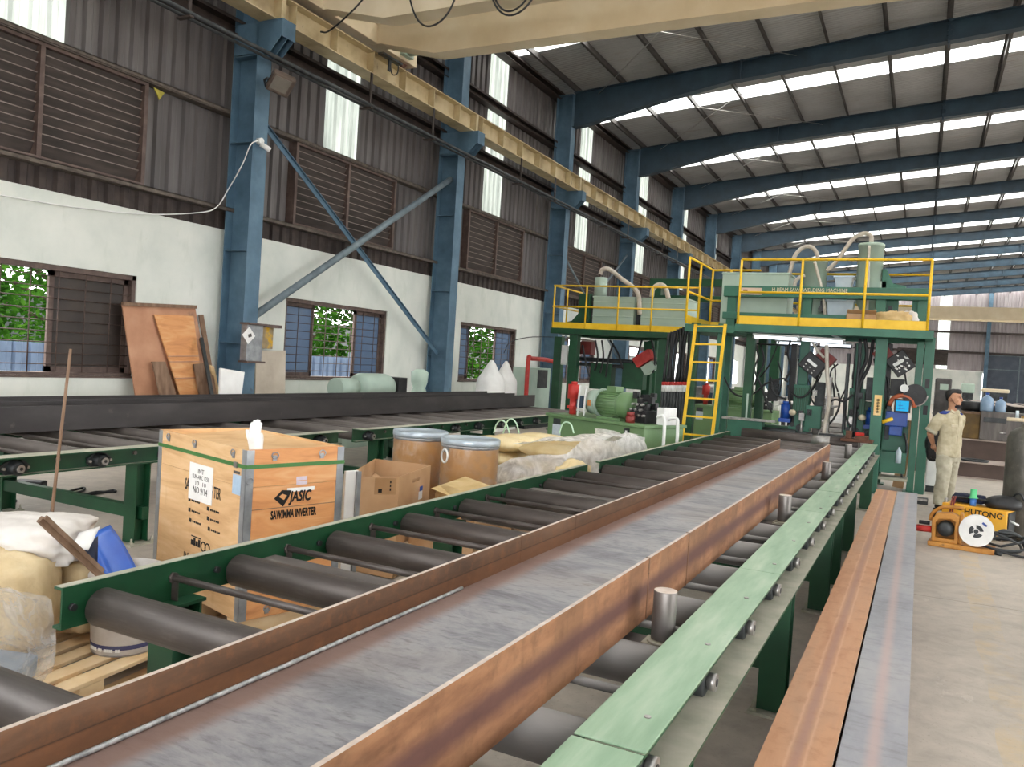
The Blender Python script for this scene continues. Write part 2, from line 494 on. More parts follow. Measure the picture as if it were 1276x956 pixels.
# windows
t = NT('frosted_window_glass')
a = t.n('ShaderNodeBsdfTransparent'); b = t.n('ShaderNodeBsdfTranslucent'); g = t.n('ShaderNodeBsdfGlossy'); m = t.n('ShaderNodeMixShader'); m2 = t.n('ShaderNodeMixShader')
b.inputs['Color'].default_value = lin('#6f7a88'); g.inputs['Roughness'].default_value = .15; a.inputs['Color'].default_value = lin('#8793a3')
m.inputs[0].default_value = .7; m2.inputs[0].default_value = .08
t.l(a.outputs[0], m.inputs[1]); t.l(b.outputs[0], m.inputs[2]); t.l(m.outputs[0], m2.inputs[1]); t.l(g.outputs[0], m2.inputs[2]); t.l(m2.outputs[0], t.out.inputs['Surface'])
MT['frost'] = t.mat
MT['darkpane'] = M('dusty_dark_brown_pane', ['#2d2623', '#362d29', '#40362f'], 3, rough=.5)
WL = ['grilled window at the picture edge with green trees outside and one dark pane', 'grilled window with frosted sashes behind the blue cross brace', 'narrow looking grilled window left of the third blue column']
def window(i, k, sash):
    y = colY(k) + 1.57
    o = thing('window_%d' % i, WL[i - 1] if i <= len(WL) else 'distant grilled window behind the welding machine', 'window', (-10.12, y, WZ0), 0, None, 'structure')
    w, h = 3.0, WZ1 - WZ0
    f = MB()
    f.box(-.05, 0, 0, .1, .06, h); f.box(-.05, w - .06, 0, .1, w, h); f.box(-.05, 0, h - .07, .1, w, h); f.box(-.05, 0, 0, .1, w, .04)
    f.box(.1, -.02, -.03, .14, w + .02, .0)
    f.build('window_frame', MT['brown'], o, bevel=.004)
    for (a, b, mt) in sash:
        s = MB()
        for (u0, u1, v0, v1) in ((a, a + .07, .04, h - .07), (b - .07, b, .04, h - .07), (a, b, .04, .11), (a, b, h - .14, h - .07)):
            s.box(-.02, u0, v0, .02, u1, v1)
        so = s.build('sash', MT['brown'], o)
        MB().box(-.004, a + .07, .11, .004, b - .07, h - .14).build('pane', mt, so)
    g = MB()
    for j in range(1, 10):
        z = h * j / 10
        g.cyl((.07, .0, z), (.07, w, z), .007, n=6)
    for j in range(1, 8):
        yy = w * j / 8
        g.cyl((.08, yy, 0), (.08, yy, h), .008, n=6)
    g.build('security_grille', MT['grille'], o)
window(1, -1, [(1.78, 2.94, MT['darkpane'])])
window(2, 0, [(.06, .86, MT['frost']), (2.05, 2.94, MT['frost'])])
window(3, 1, [(.06, .62, MT['frost']), (1.95, 2.94, MT['frost'])])
for i, k in enumerate(range(2, 6)): window(4 + i, k, [(.06, .9, MT['frost']), (2.05, 2.94, MT['frost'])])

# columns
def column():
    o = thing('steel_column', 'blue steel column', 'column', (-9.65, 0, 0), 0, None, 'structure')
    b = MB()
    zt = 9.3
    b.box(.234, 0, 0, .25, .30, zt); b.box(-.25, 0, 0, -.234, .30, rtop(-9.9) - .02); b.box(-.234, .143, 0, .234, .157, 9.3); b.box(-.25, .0, 9.3, .25, .3, 9.32)
    b.build('column_shaft', MT['blue'], o)
    s = MB()
    for z in (1.64, 3.08, 4.75, 6.07):
        for (u0, u1) in ((.004, .143), (.157, .296)):
            s.box(-.234, u0, z, .234, u1, z + .014)
    s.build('stiffener_plates', MT['blue'], o)
    c = MB()
    poly = [(-.25, 6.1), (.50, 6.1), (.71, 6.32), (.71, 6.55), (-.25, 6.55)]
    c.prism(poly, .0, .014); c.prism(poly, .27, .284); 
    c.box(.71, 0, 6.30, .724, .284, 6.55); c.box(-.25, -.005, 6.55, .724, .29, 6.566); c.prism([(.25, 6.1), (.50, 6.1), (.71, 6.32), (.71, 6.5), (.25, 6.5)], .135, .149)
    c.build('crane_bracket', MT['blue'], o)
    b = MB().box(-.3, -.06, 0, .3, .36, .03)
    b.build('base_plate', MT['blue'], o)
    return o
cl = column()
NM = ['tall blue steel column with a floodlight and grey switch box, nearest the camera', 'blue steel column where both cross braces end, beside the small window', 'third blue steel column in line, just left of the yellow-railed platform', 'blue steel column rising behind the grey hopper tank', 'blue steel column beyond the small platform, under the crane beam end']
first = True
for k in range(-2, 13):
    loc = (-9.65, colY(k), 0)
    q = cl if first else dup(cl, loc)
    if first: cl.location = loc
    first = False
    if 0 <= k < 5: q['label'] = NM[k]
    else:
        q['label'] = 'blue steel column of the far row beyond the welding machine' if k > 0 else 'blue steel column beside the wall, outside the picture'
        q['group'] = 'far blue columns' if k > 0 else 'near blue columns out of view'

# rafters with bolted splice
def rafter():
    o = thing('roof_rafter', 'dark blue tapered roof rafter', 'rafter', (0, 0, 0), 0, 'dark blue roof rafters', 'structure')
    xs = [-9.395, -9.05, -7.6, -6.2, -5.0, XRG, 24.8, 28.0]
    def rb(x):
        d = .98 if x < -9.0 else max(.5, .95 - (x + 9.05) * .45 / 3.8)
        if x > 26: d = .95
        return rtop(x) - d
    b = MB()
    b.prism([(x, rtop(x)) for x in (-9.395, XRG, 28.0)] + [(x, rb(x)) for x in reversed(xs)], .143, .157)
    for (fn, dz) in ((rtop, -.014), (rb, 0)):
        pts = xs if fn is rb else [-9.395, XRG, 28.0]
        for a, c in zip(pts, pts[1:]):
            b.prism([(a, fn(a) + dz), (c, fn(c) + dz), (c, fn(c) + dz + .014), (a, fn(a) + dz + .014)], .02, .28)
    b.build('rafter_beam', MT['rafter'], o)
    for sx in (0.0, -4.75, 4.75):
        s = MB()
        z1, z0 = rtop(sx), rb(sx)
        s.box(sx - .02, -.0, z0 - .07 if sx == 0 else z0, sx + .02, .30, z1 + (.07 if sx == 0 else 0))
        if sx == 0:
            for j in range(5):
                z = z0 + .02 + j * (z1 - z0 - .04) / 4
                for yy in (.06, .24): s.cyl((sx - .05, yy, z), (sx + .05, yy, z), .018, n=6)
        s.build('splice_plate' if sx == 0 else 'web_stiffener', MT['rafter'], o)
    return o
rf = rafter()
first = True
for k in range(-2, 13):
    if first: rf.location = (0, colY(k), 0); q = rf; first = False
    else: q = dup(rf, (0, colY(k), 0))
    if k == 2: q['label'] = 'nearest dark blue roof rafter, just beyond the crane girders'
    elif k == 3: q['label'] = 'second dark blue roof rafter beyond the crane girders'
    elif k == 4: q['label'] = 'third dark blue roof rafter beyond the crane girders'
    else: q['label'] = 'dark blue roof rafter farther down the hall' if k > 4 else 'dark blue roof rafter hidden above the crane girders'

# purlins, each a Z section running the length of the hall
MT['purlin'] = M('dark_purlin_paint', ['#33302f', '#413d3b', '#4d4845'], 5, rough=.6)
for i in range(28):
    x = -9.3 + 1.333 * i - .05
    z = rtop(x)
    p = MB().box(x - .004, YA, z, x + .004, YB, z + .2)
    p.box(x, YA, z, x + .065, YB, z + .006); p.box(x - .065, YA, z + .194, x, YB, z + .2)
    struct('roof_purlin', p, MT['purlin'], 'thin dark roof purlin running the length of the hall', 'purlin', 'roof purlins')

# roof sheeting and roof lights
def rfn(a, o, h): return (h, a, rtop(h) + .206 + o * .6)
roof = MB()
for k in range(-3, 13):
    y = colY(k) + .15; e = y + BAY
    if k == -3: y = YA
    r0 = 2.42 + .42 * min(5, max(0, k - 2)); r1 = r0 + .94 + .06 * min(4, max(0, k - 2))
    for xa, xb in ((-10.2, XRG), (XRG, XWR + .2)):
        sheet(rfn, y, colY(k) + .15 + r0, xa, xb, mbx=roof); sheet(rfn, colY(k) + .15 + r1, e, xa, xb, mbx=roof)
    p = sheet(rfn, colY(k) + .15 + r0, colY(k) + .15 + r1, -10.2, XRG)
    sheet(rfn, colY(k) + .15 + r0, colY(k) + .15 + r1, XRG, XWR + .2, mbx=p)
    struct('roof_light_panel', p, MT['skylight'], 'long glowing translucent strip across the roof sheeting', 'skylight', 'translucent roof strips')
struct('ceiling', roof, MT['roof'], 'ribbed grey roof sheeting above the rafters', 'ceiling')

# thin roof bracing rods
for k in range(1, 8):
    for (xa, xb) in ((-8.7, -3.4), (4.6, 9.9)):
        r = MB()
        y0, y1 = colY(k) + .15, colY(k + 1) + .15
        r.cyl((xa, y0, rtop(xa) - .12), (xb, y1, rtop(xb) - .12), .011, n=6)
        r.cyl((xb, y0, rtop(xb) - .14), (xa, y1, rtop(xa) - .14), .011, n=6)
        struct('roof_brace_rod', r, MT['steel'], 'thin crossed steel rods between two roof rafters', 'bracing', 'roof bracing rods')

# wall cross braces in the first bay, thin rods farther on
def brace(p, q, r, mt, label, kind='pipe'):
    b = MB()
    if kind == 'pipe': b.cyl(p, q, r, n=12)
    else:
        b.bar(p, q, r * 2, .01); d = Vector((0, 0, -1))
        b.bar(Vector(p) + d * r, Vector(q) + d * r, .01, r * 2)
    return struct('wall_brace', b, mt, label, 'brace')
MT['brace'] = M('grey_blue_brace_paint', ['#5d6a72', '#6c7a82', '#7c8a90'], 6, rough=.5)
brace((-9.66, 9.56, 5.32), (-9.66, 15.36, 1.72), .045, MT['blue'], 'dark blue wall brace sloping down to the right', 'angle')
brace((-9.60, 9.60, 2.03), (-9.60, 15.36, 5.56), .062, MT['brace'], 'light grey blue pipe brace sloping up to the right')
brace((-9.64, colY(2) + .3, 5.0), (-9.64, colY(3) + .0, 1.9), .03, MT['brace'], 'thin grey brace sloping down behind the small platform')
brace((-9.60, colY(2) + .3, 2.0), (-9.60, colY(3) + .0, 5.6), .035, MT['brace'], 'grey brace rising behind the grey hopper tank')

# back gable wall
BY = YB
def bfn(a, o, h): return (a, BY - o, h)
MT['sheet_back'] = M('grey_gable_sheet', ['#8d8486', '#9c9496', '#aaa3a4'], 1.5, rough=.6, stretch=(3, 1, .3))
b = MB()
XS = [(-10, 1.0), (2.0, 9.3), (10.3, 18), (19, 27), (28, 34)]
for a, c in XS: sheet(bfn, a, c, 3.4, 12.5, pitch=.3, mbx=b)
struct('wall_back_cladding', b, MT['sheet_back'], 'grey ribbed sheeting of the far end wall', 'wall')
p = MB()
for (a, c) in ((1.0, 2.0), (9.3, 10.3), (18, 19), (27, 28)): sheet(bfn, a, c, 3.4, 12.5, mbx=p)
struct('wall_back_light_panel', p, MT['lightpanel'], 'bright translucent strips in the far end wall', 'window panel')
b = MB().box(-10.2, BY + .02, 0, 5.0, BY + .25, 3.42); b.box(14, BY + .02, 0, 34, BY + .25, 3.42); b.box(5, BY + .02, 3.2, 14, BY + .25, 3.42)
struct('wall_back', b, MT['plaster'], 'cream plastered lower part of the far end wall', 'wall')
g = MB()
for z in (5.0, 6.9, 8.3): g.box(-10, BY - .2, z, 34, BY - .05, z + .2)
struct('wall_back_girt', g, MT['girt'], 'dark girts across the far end wall', 'girt')
for i, x in enumerate((5.2, 14.0)):
    c = MB().box(x - .16, BY - .5, 0, x + .16, BY - .48, 12); c.box(x - .16, BY - .22, 0, x + .16, BY - .2, 12); c.box(x - .01, BY - .48, 0, x + .01, BY - .22, 12)
    struct('gable_column', c, MT['blue'], ['slim blue column of the far end wall beside the dark doorway', 'slim blue column at the far end of the hall, out of view'][i], 'column')
d = thing('door_1', 'dark sheeted doorway in the far end wall, right of the slim blue column', 'door', (9.5, BY, 0), 0, None, 'structure')
q = MB().box(-4.3, -.1, 0, 4.5, .0, 4.9)
q.build('door_leaf', M('dark_slate_door', ['#3d4654', '#464f5d', '#515a68'], 2, rough=.5), d)
q = MB()
for x in (-4.3, -1.6, .5, 4.4): q.box(x - .05, -.16, 0, x + .05, -.1, 5.0)
for z in (3.6, 4.9): q.box(-4.3, -.16, z, 4.5, -.1, z + .08)
q.build('door_frame', MT['brace'], d)
q = MB()
for i in range(9): q.obox((-.0, -.05, .15 + i * .17), (4.4, .02, .2), (math.radians(35), 0, 0))
o = thing('louvre_vent', 'distant grey louvre vent in the far end wall', 'louvre vent', (-.2, BY - .1, 3.7), 0, None, 'structure')
q.build('louvre_slats', MT['louvre'], o)
# lower band of the end wall vents over the door
# right wall and near end wall, both out of view, with open loading doors
def wr(a, o, h): return (XWR + .1 - o, a, h)
m_ = MB(); c_ = MB(); l_ = MB()
for k in range(-3, 13):
    y = colY(k); e = y + BAY
    sheet(wr, y, y + L0, 5.2, 8.8, mbx=c_); sheet(wr, y + L1, e, 5.2, 8.8, mbx=c_); sheet(wr, y + L0, y + L1, 5.2, 8.8, mbx=l_)
    if k in RIGHT_DOORS: continue
    m_.box(XWR, y, 0, XWR + .24, e, 3.42); sheet(wr, y, e, 3.4, 5.2, mbx=c_)
struct('wall_right', m_, MT['plaster'], 'plastered right side wall, out of view', 'wall')
struct('wall_right_cladding', c_, MT['sheet'], 'ribbed sheeting of the right side wall, out of view', 'wall')
struct('wall_right_light_panel', l_, MT['lightpanel'], 'translucent strips of the right side wall, out of view', 'window panel')
m_ = MB().box(-10.2, YA - .2, 0, -3, YA, 10).box(9, YA - .2, 0, 28.2, YA, 10).box(-3, YA - .2, 5.4, 9, YA, 11.5)
struct('wall_front', m_, MT['sheet'], 'near end wall with an open loading door, behind the camera', 'wall')
# ------------------------------------------------------------------ outside
struct('ground', MB().box(-70, -30, -.3, -10.24, 100, -.16), M('yard_ground', ['#6d6a62', '#7d7a70', '#8c897d'], 1, rough=.9), 'grey yard ground outside the windows', 'ground')
struct('yard', MB().box(29, -60, -.3, 90, 120, -.02).box(-40, -60, -.3, 29, YA, -.02), M('yard_concrete', ['#a39c92', '#b0a99f', '#bbb4aa'], 1, rough=.9), 'pale open yard beside the hall', 'ground')
leaf = NT('leaf_green')
lc = leaf.ramp(leaf.noise(1.2, 4), [(.3, '#17300f'), (.5, '#2b5219'), (.7, '#4f7a2b')])
lb = leaf.n('ShaderNodeBsdfTranslucent'); ld = leaf.n('ShaderNodeBsdfDiffuse'); lm_ = leaf.n('ShaderNodeMixShader')
leaf.l(lc, lb.inputs['Color']); leaf.l(lc, ld.inputs['Color']); leaf.l(ld.outputs[0], lm_.inputs[1]); leaf.l(lb.outputs[0], lm_.inputs[2]); leaf.l(lm_.outputs[0], leaf.out.inputs['Surface'])
MT['leaf'] = leaf.mat
MT['bark'] = M('tree_bark', ['#3a2f26', '#4c3f33', '#5f5142'], 8, rough=.9)
def tree(x, y, h, cr, seed, label, n=900, low=1.0):
    rnd = random.Random(seed)
    o = thing('garden_tree', label, 'tree', (x, y, -.16), 0, 'trees outside the windows')
    tr = MB().tube(bez([(0, 0, 0), (.1, .1, h * .25), (-.1, .15, h * .5), (.1, .1, h * .8)], 4), [.22 - .012 * i for i in range(13)], 8)
    for i in range(6):
        a = rnd.random() * 6.28; z = h * (.3 + .08 * i)
        tr.tube([(0, .1, z), (math.cos(a) * cr * .4, math.sin(a) * cr * .4, z + .5), (math.cos(a) * cr * .8, math.sin(a) * cr * .8, z + .8)], [.08, .05, .02], 6)
    tr.build('trunk', MT['bark'], o)
    f = MB()
    for i in range(n):
        a = rnd.random() * 6.28; u = rnd.random() ** .5 * cr; z = low + rnd.random() * (h - low)
        c = Vector((math.cos(a) * u, math.sin(a) * u, z))
        for q in range(5):
            d = c + Vector((rnd.gauss(0, .16), rnd.gauss(0, .16), rnd.gauss(0, .12)))
            e1 = Vector((rnd.gauss(0, 1), rnd.gauss(0, 1), rnd.gauss(0, .6))).normalized() * .11
            e2 = e1.orthogonal().normalized() * .05
            f.add([d - e1, d + e2, d + e1, d - e2], [(0, 1, 2, 3)])
    f.build('foliage', MT['leaf'], o)
tree(-15.6, 4.6, 5.2, 1.8, 1, 'leafy green tree outside the nearest grilled window', 1500, 1.0)
tree(-17.6, 8.6, 4.4, 1.8, 2, 'small leafy tree outside, right of the nearest window opening', 1100, 1.2)
tree(-16.5, 18.4, 6.0, 2.6, 3, 'leafy tree outside the window behind the cross brace', 1700, 1.0)
tree(-15.5, 26.2, 6.0, 2.3, 4, 'dark leafy tree outside the window by the third column', 1500, .3)
tree(-20, 13.2, 6.5, 2.6, 5, 'tall leafy tree far out in the yard', 1300, 1.2)
o = thing('boundary_wall', 'dark boundary wall far outside behind the trees', 'wall', (-23.5, 15, -.16))
MB().box(-.1, -30, 0, .1, 60, 2.9).build('wall_body', M('dark_boundary_wall', ['#3b3f40', '#474b4c', '#535757'], 1, rough=.9), o)
MT['bluesheet'] = M('pale_blue_sheet', ['#50607c', '#5f708c', '#70809a'], 2, rough=.6)
o = thing('yard_fence', 'low pale blue sheet fence outside the windows', 'fence', (-12.2, 7.5, -.16))
f = MB()
sheet(lambda a, oo, h: (oo, a, h), -7, 11, 0, 1.62, mbx=f); f.build('fence_sheet', MT['bluesheet'], o, solid=.01)
for i in range(7): MB().box(-.06, -7 + 3 * i, 0, -.01, -6.94 + 3 * i, 1.75).build('fence_post', MT['brace'], o)
o = thing('lamp_post', 'pale blue post standing outside the nearest grilled window', 'post', (-12.8, 7.05, -.16))
MB().cyl((0, 0, 0), (0, 0, 2.9), .05, n=10).build('post_pipe', MT['bluesheet'], o)

# ------------------------------------------------------------------ light
sc = bpy.context.scene
w = bpy.data.worlds.new('overcast_sky'); sc.world = w; w.use_nodes = True
nt = w.node_tree; nt.nodes.clear()
wo = nt.nodes.new('ShaderNodeOutputWorld'); bg = nt.nodes.new('ShaderNodeBackground')
tc = nt.nodes.new('ShaderNodeTexCoord'); sp = nt.nodes.new('ShaderNodeSeparateXYZ'); rp = nt.nodes.new('ShaderNodeValToRGB')
nt.links.new(tc.outputs['Generated'], sp.inputs[0]); nt.links.new(sp.outputs[2], rp.inputs['Fac'])
rp.color_ramp.elements[0].position = 0.0; rp.color_ramp.elements[0].color = (.90, .92, .93, 1)
rp.color_ramp.elements[1].position = .6; rp.color_ramp.elements[1].color = (1.0, .985, .96, 1)
nt.links.new(rp.outputs[0], bg.inputs['Color']); nt.links.new(bg.outputs[0], wo.inputs['Surface'])
bg.inputs['Strength'].default_value = 2.6
sc.view_settings.view_transform = 'Standard'; sc.view_settings.look = 'None'; sc.view_settings.gamma = 1.0
sc.view_settings.use_curve_mapping = False
sc.view_settings.exposure = 2.0
# ------------------------------------------------------------------ crane runway and bridge cranes
RX = -9.22
def ipoly(w, h, tf, tw, z0=0):
    a, b = w / 2, tw / 2
    return [(-a, z0), (a, z0), (a, z0 + tf), (b, z0 + tf), (b, z0 + h - tf), (a, z0 + h - tf), (a, z0 + h), (-a, z0 + h), (-a, z0 + h - tf), (-b, z0 + h - tf), (-b, z0 + tf), (-a, z0 + tf)]
o = thing('crane_runway_beam', 'long stained cream runway beam carried on the blue column brackets', 'crane beam', (RX, 0, 6.566))
b = MB().prism(ipoly(.34, .40, .016, .012), YA, YB - .3)
b.build('beam', MT['runway'], o)
st0 = None
for i in range(70):
    yy = YA + .5 + i
    if st0 is None: st0 = MB().box(-.16, 0, .016, .16, .012, .384).build('stiffener_plate', MT['runway'], o); st0.location.y = yy
    else: dup(st0, (0, yy, 0), parent=o)
st0 = None
for k in range(-2, 13):
    if st0 is None: st0 = MB().box(-.165, 0, .0, .165, .09, .39).build('bearing_stiffener', MT['runway'], o); st0.location.y = colY(k) + .10
    else: dup(st0, (0, colY(k) + .10, 0), parent=o)
r = MB().prism([(-.05, .40), (.05, .40), (.05, .412), (.012, .425), (.012, .455), (.03, .462), (.03, .49), (-.03, .49), (-.03, .462), (-.012, .455), (-.012, .425), (-.05, .412)], YA, YB - .3)
r.box(-.17, YA, .40, .17, YB - .3, .404)
r.build('crane_rail', MT['rail_rust'], o)
for (dx, nm, lb) in ((0, 0, 'dark conductor pipe hung under the crane runway beam, nearer the hall'), (-.16, .0, 'second dark conductor pipe close behind the first, under the crane runway')):
    o = thing('conductor_pipe', lb, 'pipe', (-9.04 + dx, 0, 6.0 + nm))
    MB().cyl((0, YA, 0), (0, YB - .5, 0), .032 if dx == 0 else .024, n=10).build('pipe', MT['dgrey'], o)
    if dx == 0:
        h0 = None
        for k in range(-2, 12):
            for f in (2.35, 4.4):
                if h0 is None:
                    h0 = MB().box(-.025, 0, -.05, .0, .05, .566).box(-.22, -.01, -.06, .04, .06, -.035).build('hanger', MT['girt'], o); h0.location.y = colY(k) + f
                else: dup(h0, (0, colY(k) + f, 0), parent=o)

def crane_bridge(loc, label, cables=True):
    o = thing('bridge_crane', label, 'overhead crane', loc, 0, 'cream bridge cranes')
    for yy, nm in ((-.14, 'front'), (1.33, 'rear')):
        g = MB()
        lo = [(-9.35, 7.14), (-8.95, 7.12), (-7.83, 6.83), (13.2, 6.83), (14.8, 7.2)]
        g.prism(lo + [(14.8, 7.75), (-9.35, 7.75)], yy, yy + .28)
        g.prism([(x, z - .012) for x, z in lo[1:4]] + [(x, z) for x, z in reversed(lo[1:4])], yy - .03, yy + .31)
        g.build('girder', MT['cream'], o, bevel=.004)
    MB().box(14.6, -1.1, 7.14, 14.9, 2.6, 7.46).build('end_carriage', MT['cream'], o, bevel=.01)
    eo = MB().box(-9.36, -1.1, 7.14, -9.08, 2.6, 7.46).build('end_carriage', MT['cream'], o, bevel=.01)
    for yy in (-.85, 2.3):
        MB().cyl((-9.27, yy, 7.175), (-9.17, yy, 7.175), .12, n=20).build('wheel', MT['rail_rust'], eo)
    m = MB().cyl((-8.98, 2.2, 7.32), (-8.6, 2.2, 7.32), .11, n=18); m.box(-9.08, 2.05, 7.2, -8.98, 2.35, 7.44)
    m.build('travel_motor', MT['greybox'], o)
    if cables:
        zc = 6.82
        def loop(x0, x1, sag, yy=-.32): return bez([(x0, yy, zc + .45), (x0 + (x1 - x0) * .22, yy, zc + .45 - sag * .75), ((x0 + x1) / 2, yy - .03, zc + .45 - sag), (x1 - (x1 - x0) * .22, yy, zc + .45 - sag * .75), (x1, yy, zc + .45)], 6)
        for x0, x1, sg in ((-7.35, -6.3, .78), (-6.0, -4.95, .80), (-5.95, -5.05, .74), (-4.6, -3.6, .62), (-3.3, -2.3, .55)):
            MB().tube(loop(x0, x1, sg), .014, 8).build('festoon_cable', MT['black'], o)
        MB().tube(bez([(-7.9, -.3, 7.5), (-8.1, -.33, 7.1), (-8.45, -.36, 6.80), (-8.8, -.3, 6.68), (-8.99, -.25, 6.72)], 6), .014, 8).build('festoon_cable', MT['black'], o)
        MB().tube(bez([(-8.98, -1.2, 7.5), (-8.95, -1.25, 7.1), (-8.98, -1.3, 6.9), (-8.99, -1.45, 6.78)], 6), .012, 8).build('supply_cable', MT['hose'], o)
        MB().tube(bez([(-8.97, 1.6, 6.98), (-8.95, 1.62, 6.75), (-8.97, 1.72, 6.7), (-8.96, 1.84, 6.78), (-8.97, 1.86, 7.0)], 6), .012, 8).build('hanging_cable', MT['black'], o)
        c = MB().box(-9.02, 1.3, 6.93, -8.90, 1.9, 6.96); c.box(-8.98, 1.55, 6.72, -8.95, 1.62, 6.95)
        c.build('current_collector', MT['dgrey'], o)
    MB().box(-8.5, 1.62, 7.75, 14, 1.66, 7.79).build('cable_track', MT['cream'], o)
    return o
crane_bridge((0, 10.45, 0), 'twin cream crane girders with black looping cables across the top of the picture')
crane_bridge((0, 69.0, 0), 'distant cream crane girder crossing in front of the far end wall', False)

# ------------------------------------------------------------------ steel H beams
t = NT('rusty_mill_steel_flange')
X = t.xyz()
ax = t.math('ABSOLUTE', X[0])
n1 = t.noise(1.6, 8, .65, vec=t.mapping((6, 1.4, 1))); n2 = t.noise(14, 7, .65); n3 = t.noise(2.0, 3, .5, vec=t.mapping((.6, 2.2, .6)))
col = t.ramp(n1, [(.3, '#704a33'), (.46, '#96684a'), (.58, '#aa7a58'), (.75, '#86644e')])
col = t.mix(t.ramp(n3, [(.48, 0.0), (.53, .55)]), col, '#7f5a40')
col = t.mix(t.ramp(n2, [(.5, 0.0), (.7, .5)]), col, '#5f3e2a')
w = t.math('ADD', ax, t.math('MULTIPLY', t.math('SUBTRACT', n2, .5), .03))
band = t.ramp(w, [(.012, .85), (.05, 0.0)])
col = t.mix(band, col, '#5e3d3c')
MT['rustflange'] = t.bsdf(col, .62, .25, bump=n2, bstr=.1, bdist=.003)

t = NT('orange_rust_flange_with_weld_line')
X = t.xyz(); ax = t.math('ABSOLUTE', X[0])
n1 = t.noise(1.1, 8, .65, vec=t.mapping((5, 1, 1))); n2 = t.noise(12, 7, .65)
col = t.ramp(n1, [(.3, '#a5704e'), (.5, '#b98a68'), (.7, '#a98267')])
col = t.mix(t.ramp(n2, [(.5, 0.0), (.72, .45)]), col, '#8a5533')
w = t.math('ADD', ax, t.math('MULTIPLY', t.math('SUBTRACT', n2, .5), .02))
col = t.mix(t.ramp(w, [(.006, .55), (.024, 0.0)]), col, '#8f6a66')
rim = t.math('ABSOLUTE', t.math('SUBTRACT', w, .026))
col = t.mix(t.ramp(rim, [(.001, .35), (.006, 0.0)]), col, '#d3ab92')
MT['orangeflange'] = t.bsdf(col, .6, .2, bump=n2, bstr=.08, bdist=.003)

t = NT('grey_mill_scale_flange')
X = t.xyz(); ax = t.math('ABSOLUTE', X[0])
n1 = t.noise(1.0, 8, .65, vec=t.mapping((3, 1, 1))); n2 = t.noise(9, 8, .7, vec=t.mapping((1, 3, 1)))
col = t.ramp(n1, [(.3, '#7b7b80'), (.5, '#94939a'), (.7, '#a5a2a3')])
col = t.mix(t.ramp(n2, [(.5, 0.0), (.72, .5)]), col, '#6a6668')
w = t.math('ADD', ax, t.math('MULTIPLY', t.math('SUBTRACT', n2, .5), .02))
col = t.mix(t.ramp(w, [(.006, .6), (.03, 0.0)]), col, '#b89a92')
MT['greyflange'] = t.bsdf(col, .5, .35, bump=n2, bstr=.06, bdist=.003)

t = NT('blue_grey_mill_scale_web')
X = t.xyz()
n1 = t.noise(3.0, 10, .72, vec=t.mapping((1, 1.6, .8)), dist=.6); n2 = t.noise(30, 7, .65, vec=t.mapping((1, 1.8, .5))); n3 = t.noise(.9, 4)
col = t.ramp(n1, [(.32, '#66666c'), (.46, '#8b8a90'), (.58, '#a5a3a6'), (.72, '#8e847f')])
col = t.mix(t.ramp(n2, [(.52, 0.0), (.70, .55)]), col, '#565357')
col = t.mix(t.ramp(n3, [(.52, 0.0), (.7, .45)]), col, '#98877c')
# rust creeping in from the flanges
e = t.math('ADD', t.math('ABSOLUTE', X[2]), t.math('MULTIPLY', t.math('SUBTRACT', n1, .5), .09))
col = t.mix(t.ramp(e, [(.14, 0.0), (.185, .8)]), col, '#95766b')
MT['web'] = t.bsdf(col, .45, .45, bump=n2, bstr=.08, bdist=.002)
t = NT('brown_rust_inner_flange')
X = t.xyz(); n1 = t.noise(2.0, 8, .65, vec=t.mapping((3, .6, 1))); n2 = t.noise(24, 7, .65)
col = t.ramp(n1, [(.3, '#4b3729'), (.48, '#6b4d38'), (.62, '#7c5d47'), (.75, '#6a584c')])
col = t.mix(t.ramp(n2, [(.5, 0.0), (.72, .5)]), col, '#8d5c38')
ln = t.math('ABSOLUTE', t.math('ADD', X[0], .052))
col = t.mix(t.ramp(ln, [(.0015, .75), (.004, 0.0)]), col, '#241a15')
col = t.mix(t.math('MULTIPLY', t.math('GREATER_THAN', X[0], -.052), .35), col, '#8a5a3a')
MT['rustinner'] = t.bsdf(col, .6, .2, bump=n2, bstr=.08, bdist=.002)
MT['edge'] = M('bright_cut_steel_edge', ['#b9a79b', '#cdbdb2', '#ddd0c8'], 20, rough=.5, metal=.3)
MT['weld'] = M('silver_weld_bead', ['#7f8082', '#b3b5b8', '#d5d7d9'], 40, rough=.4, metal=.5, bump=.3, bscale=120)
MT['darkbeam'] = M('dark_primer_steel', ['#353132', '#3f3b3b', '#4a4545'], 4, rough=.5, metal=.3, stretch=(1, .4, 1), spots=('#5c5450', 6, .66))

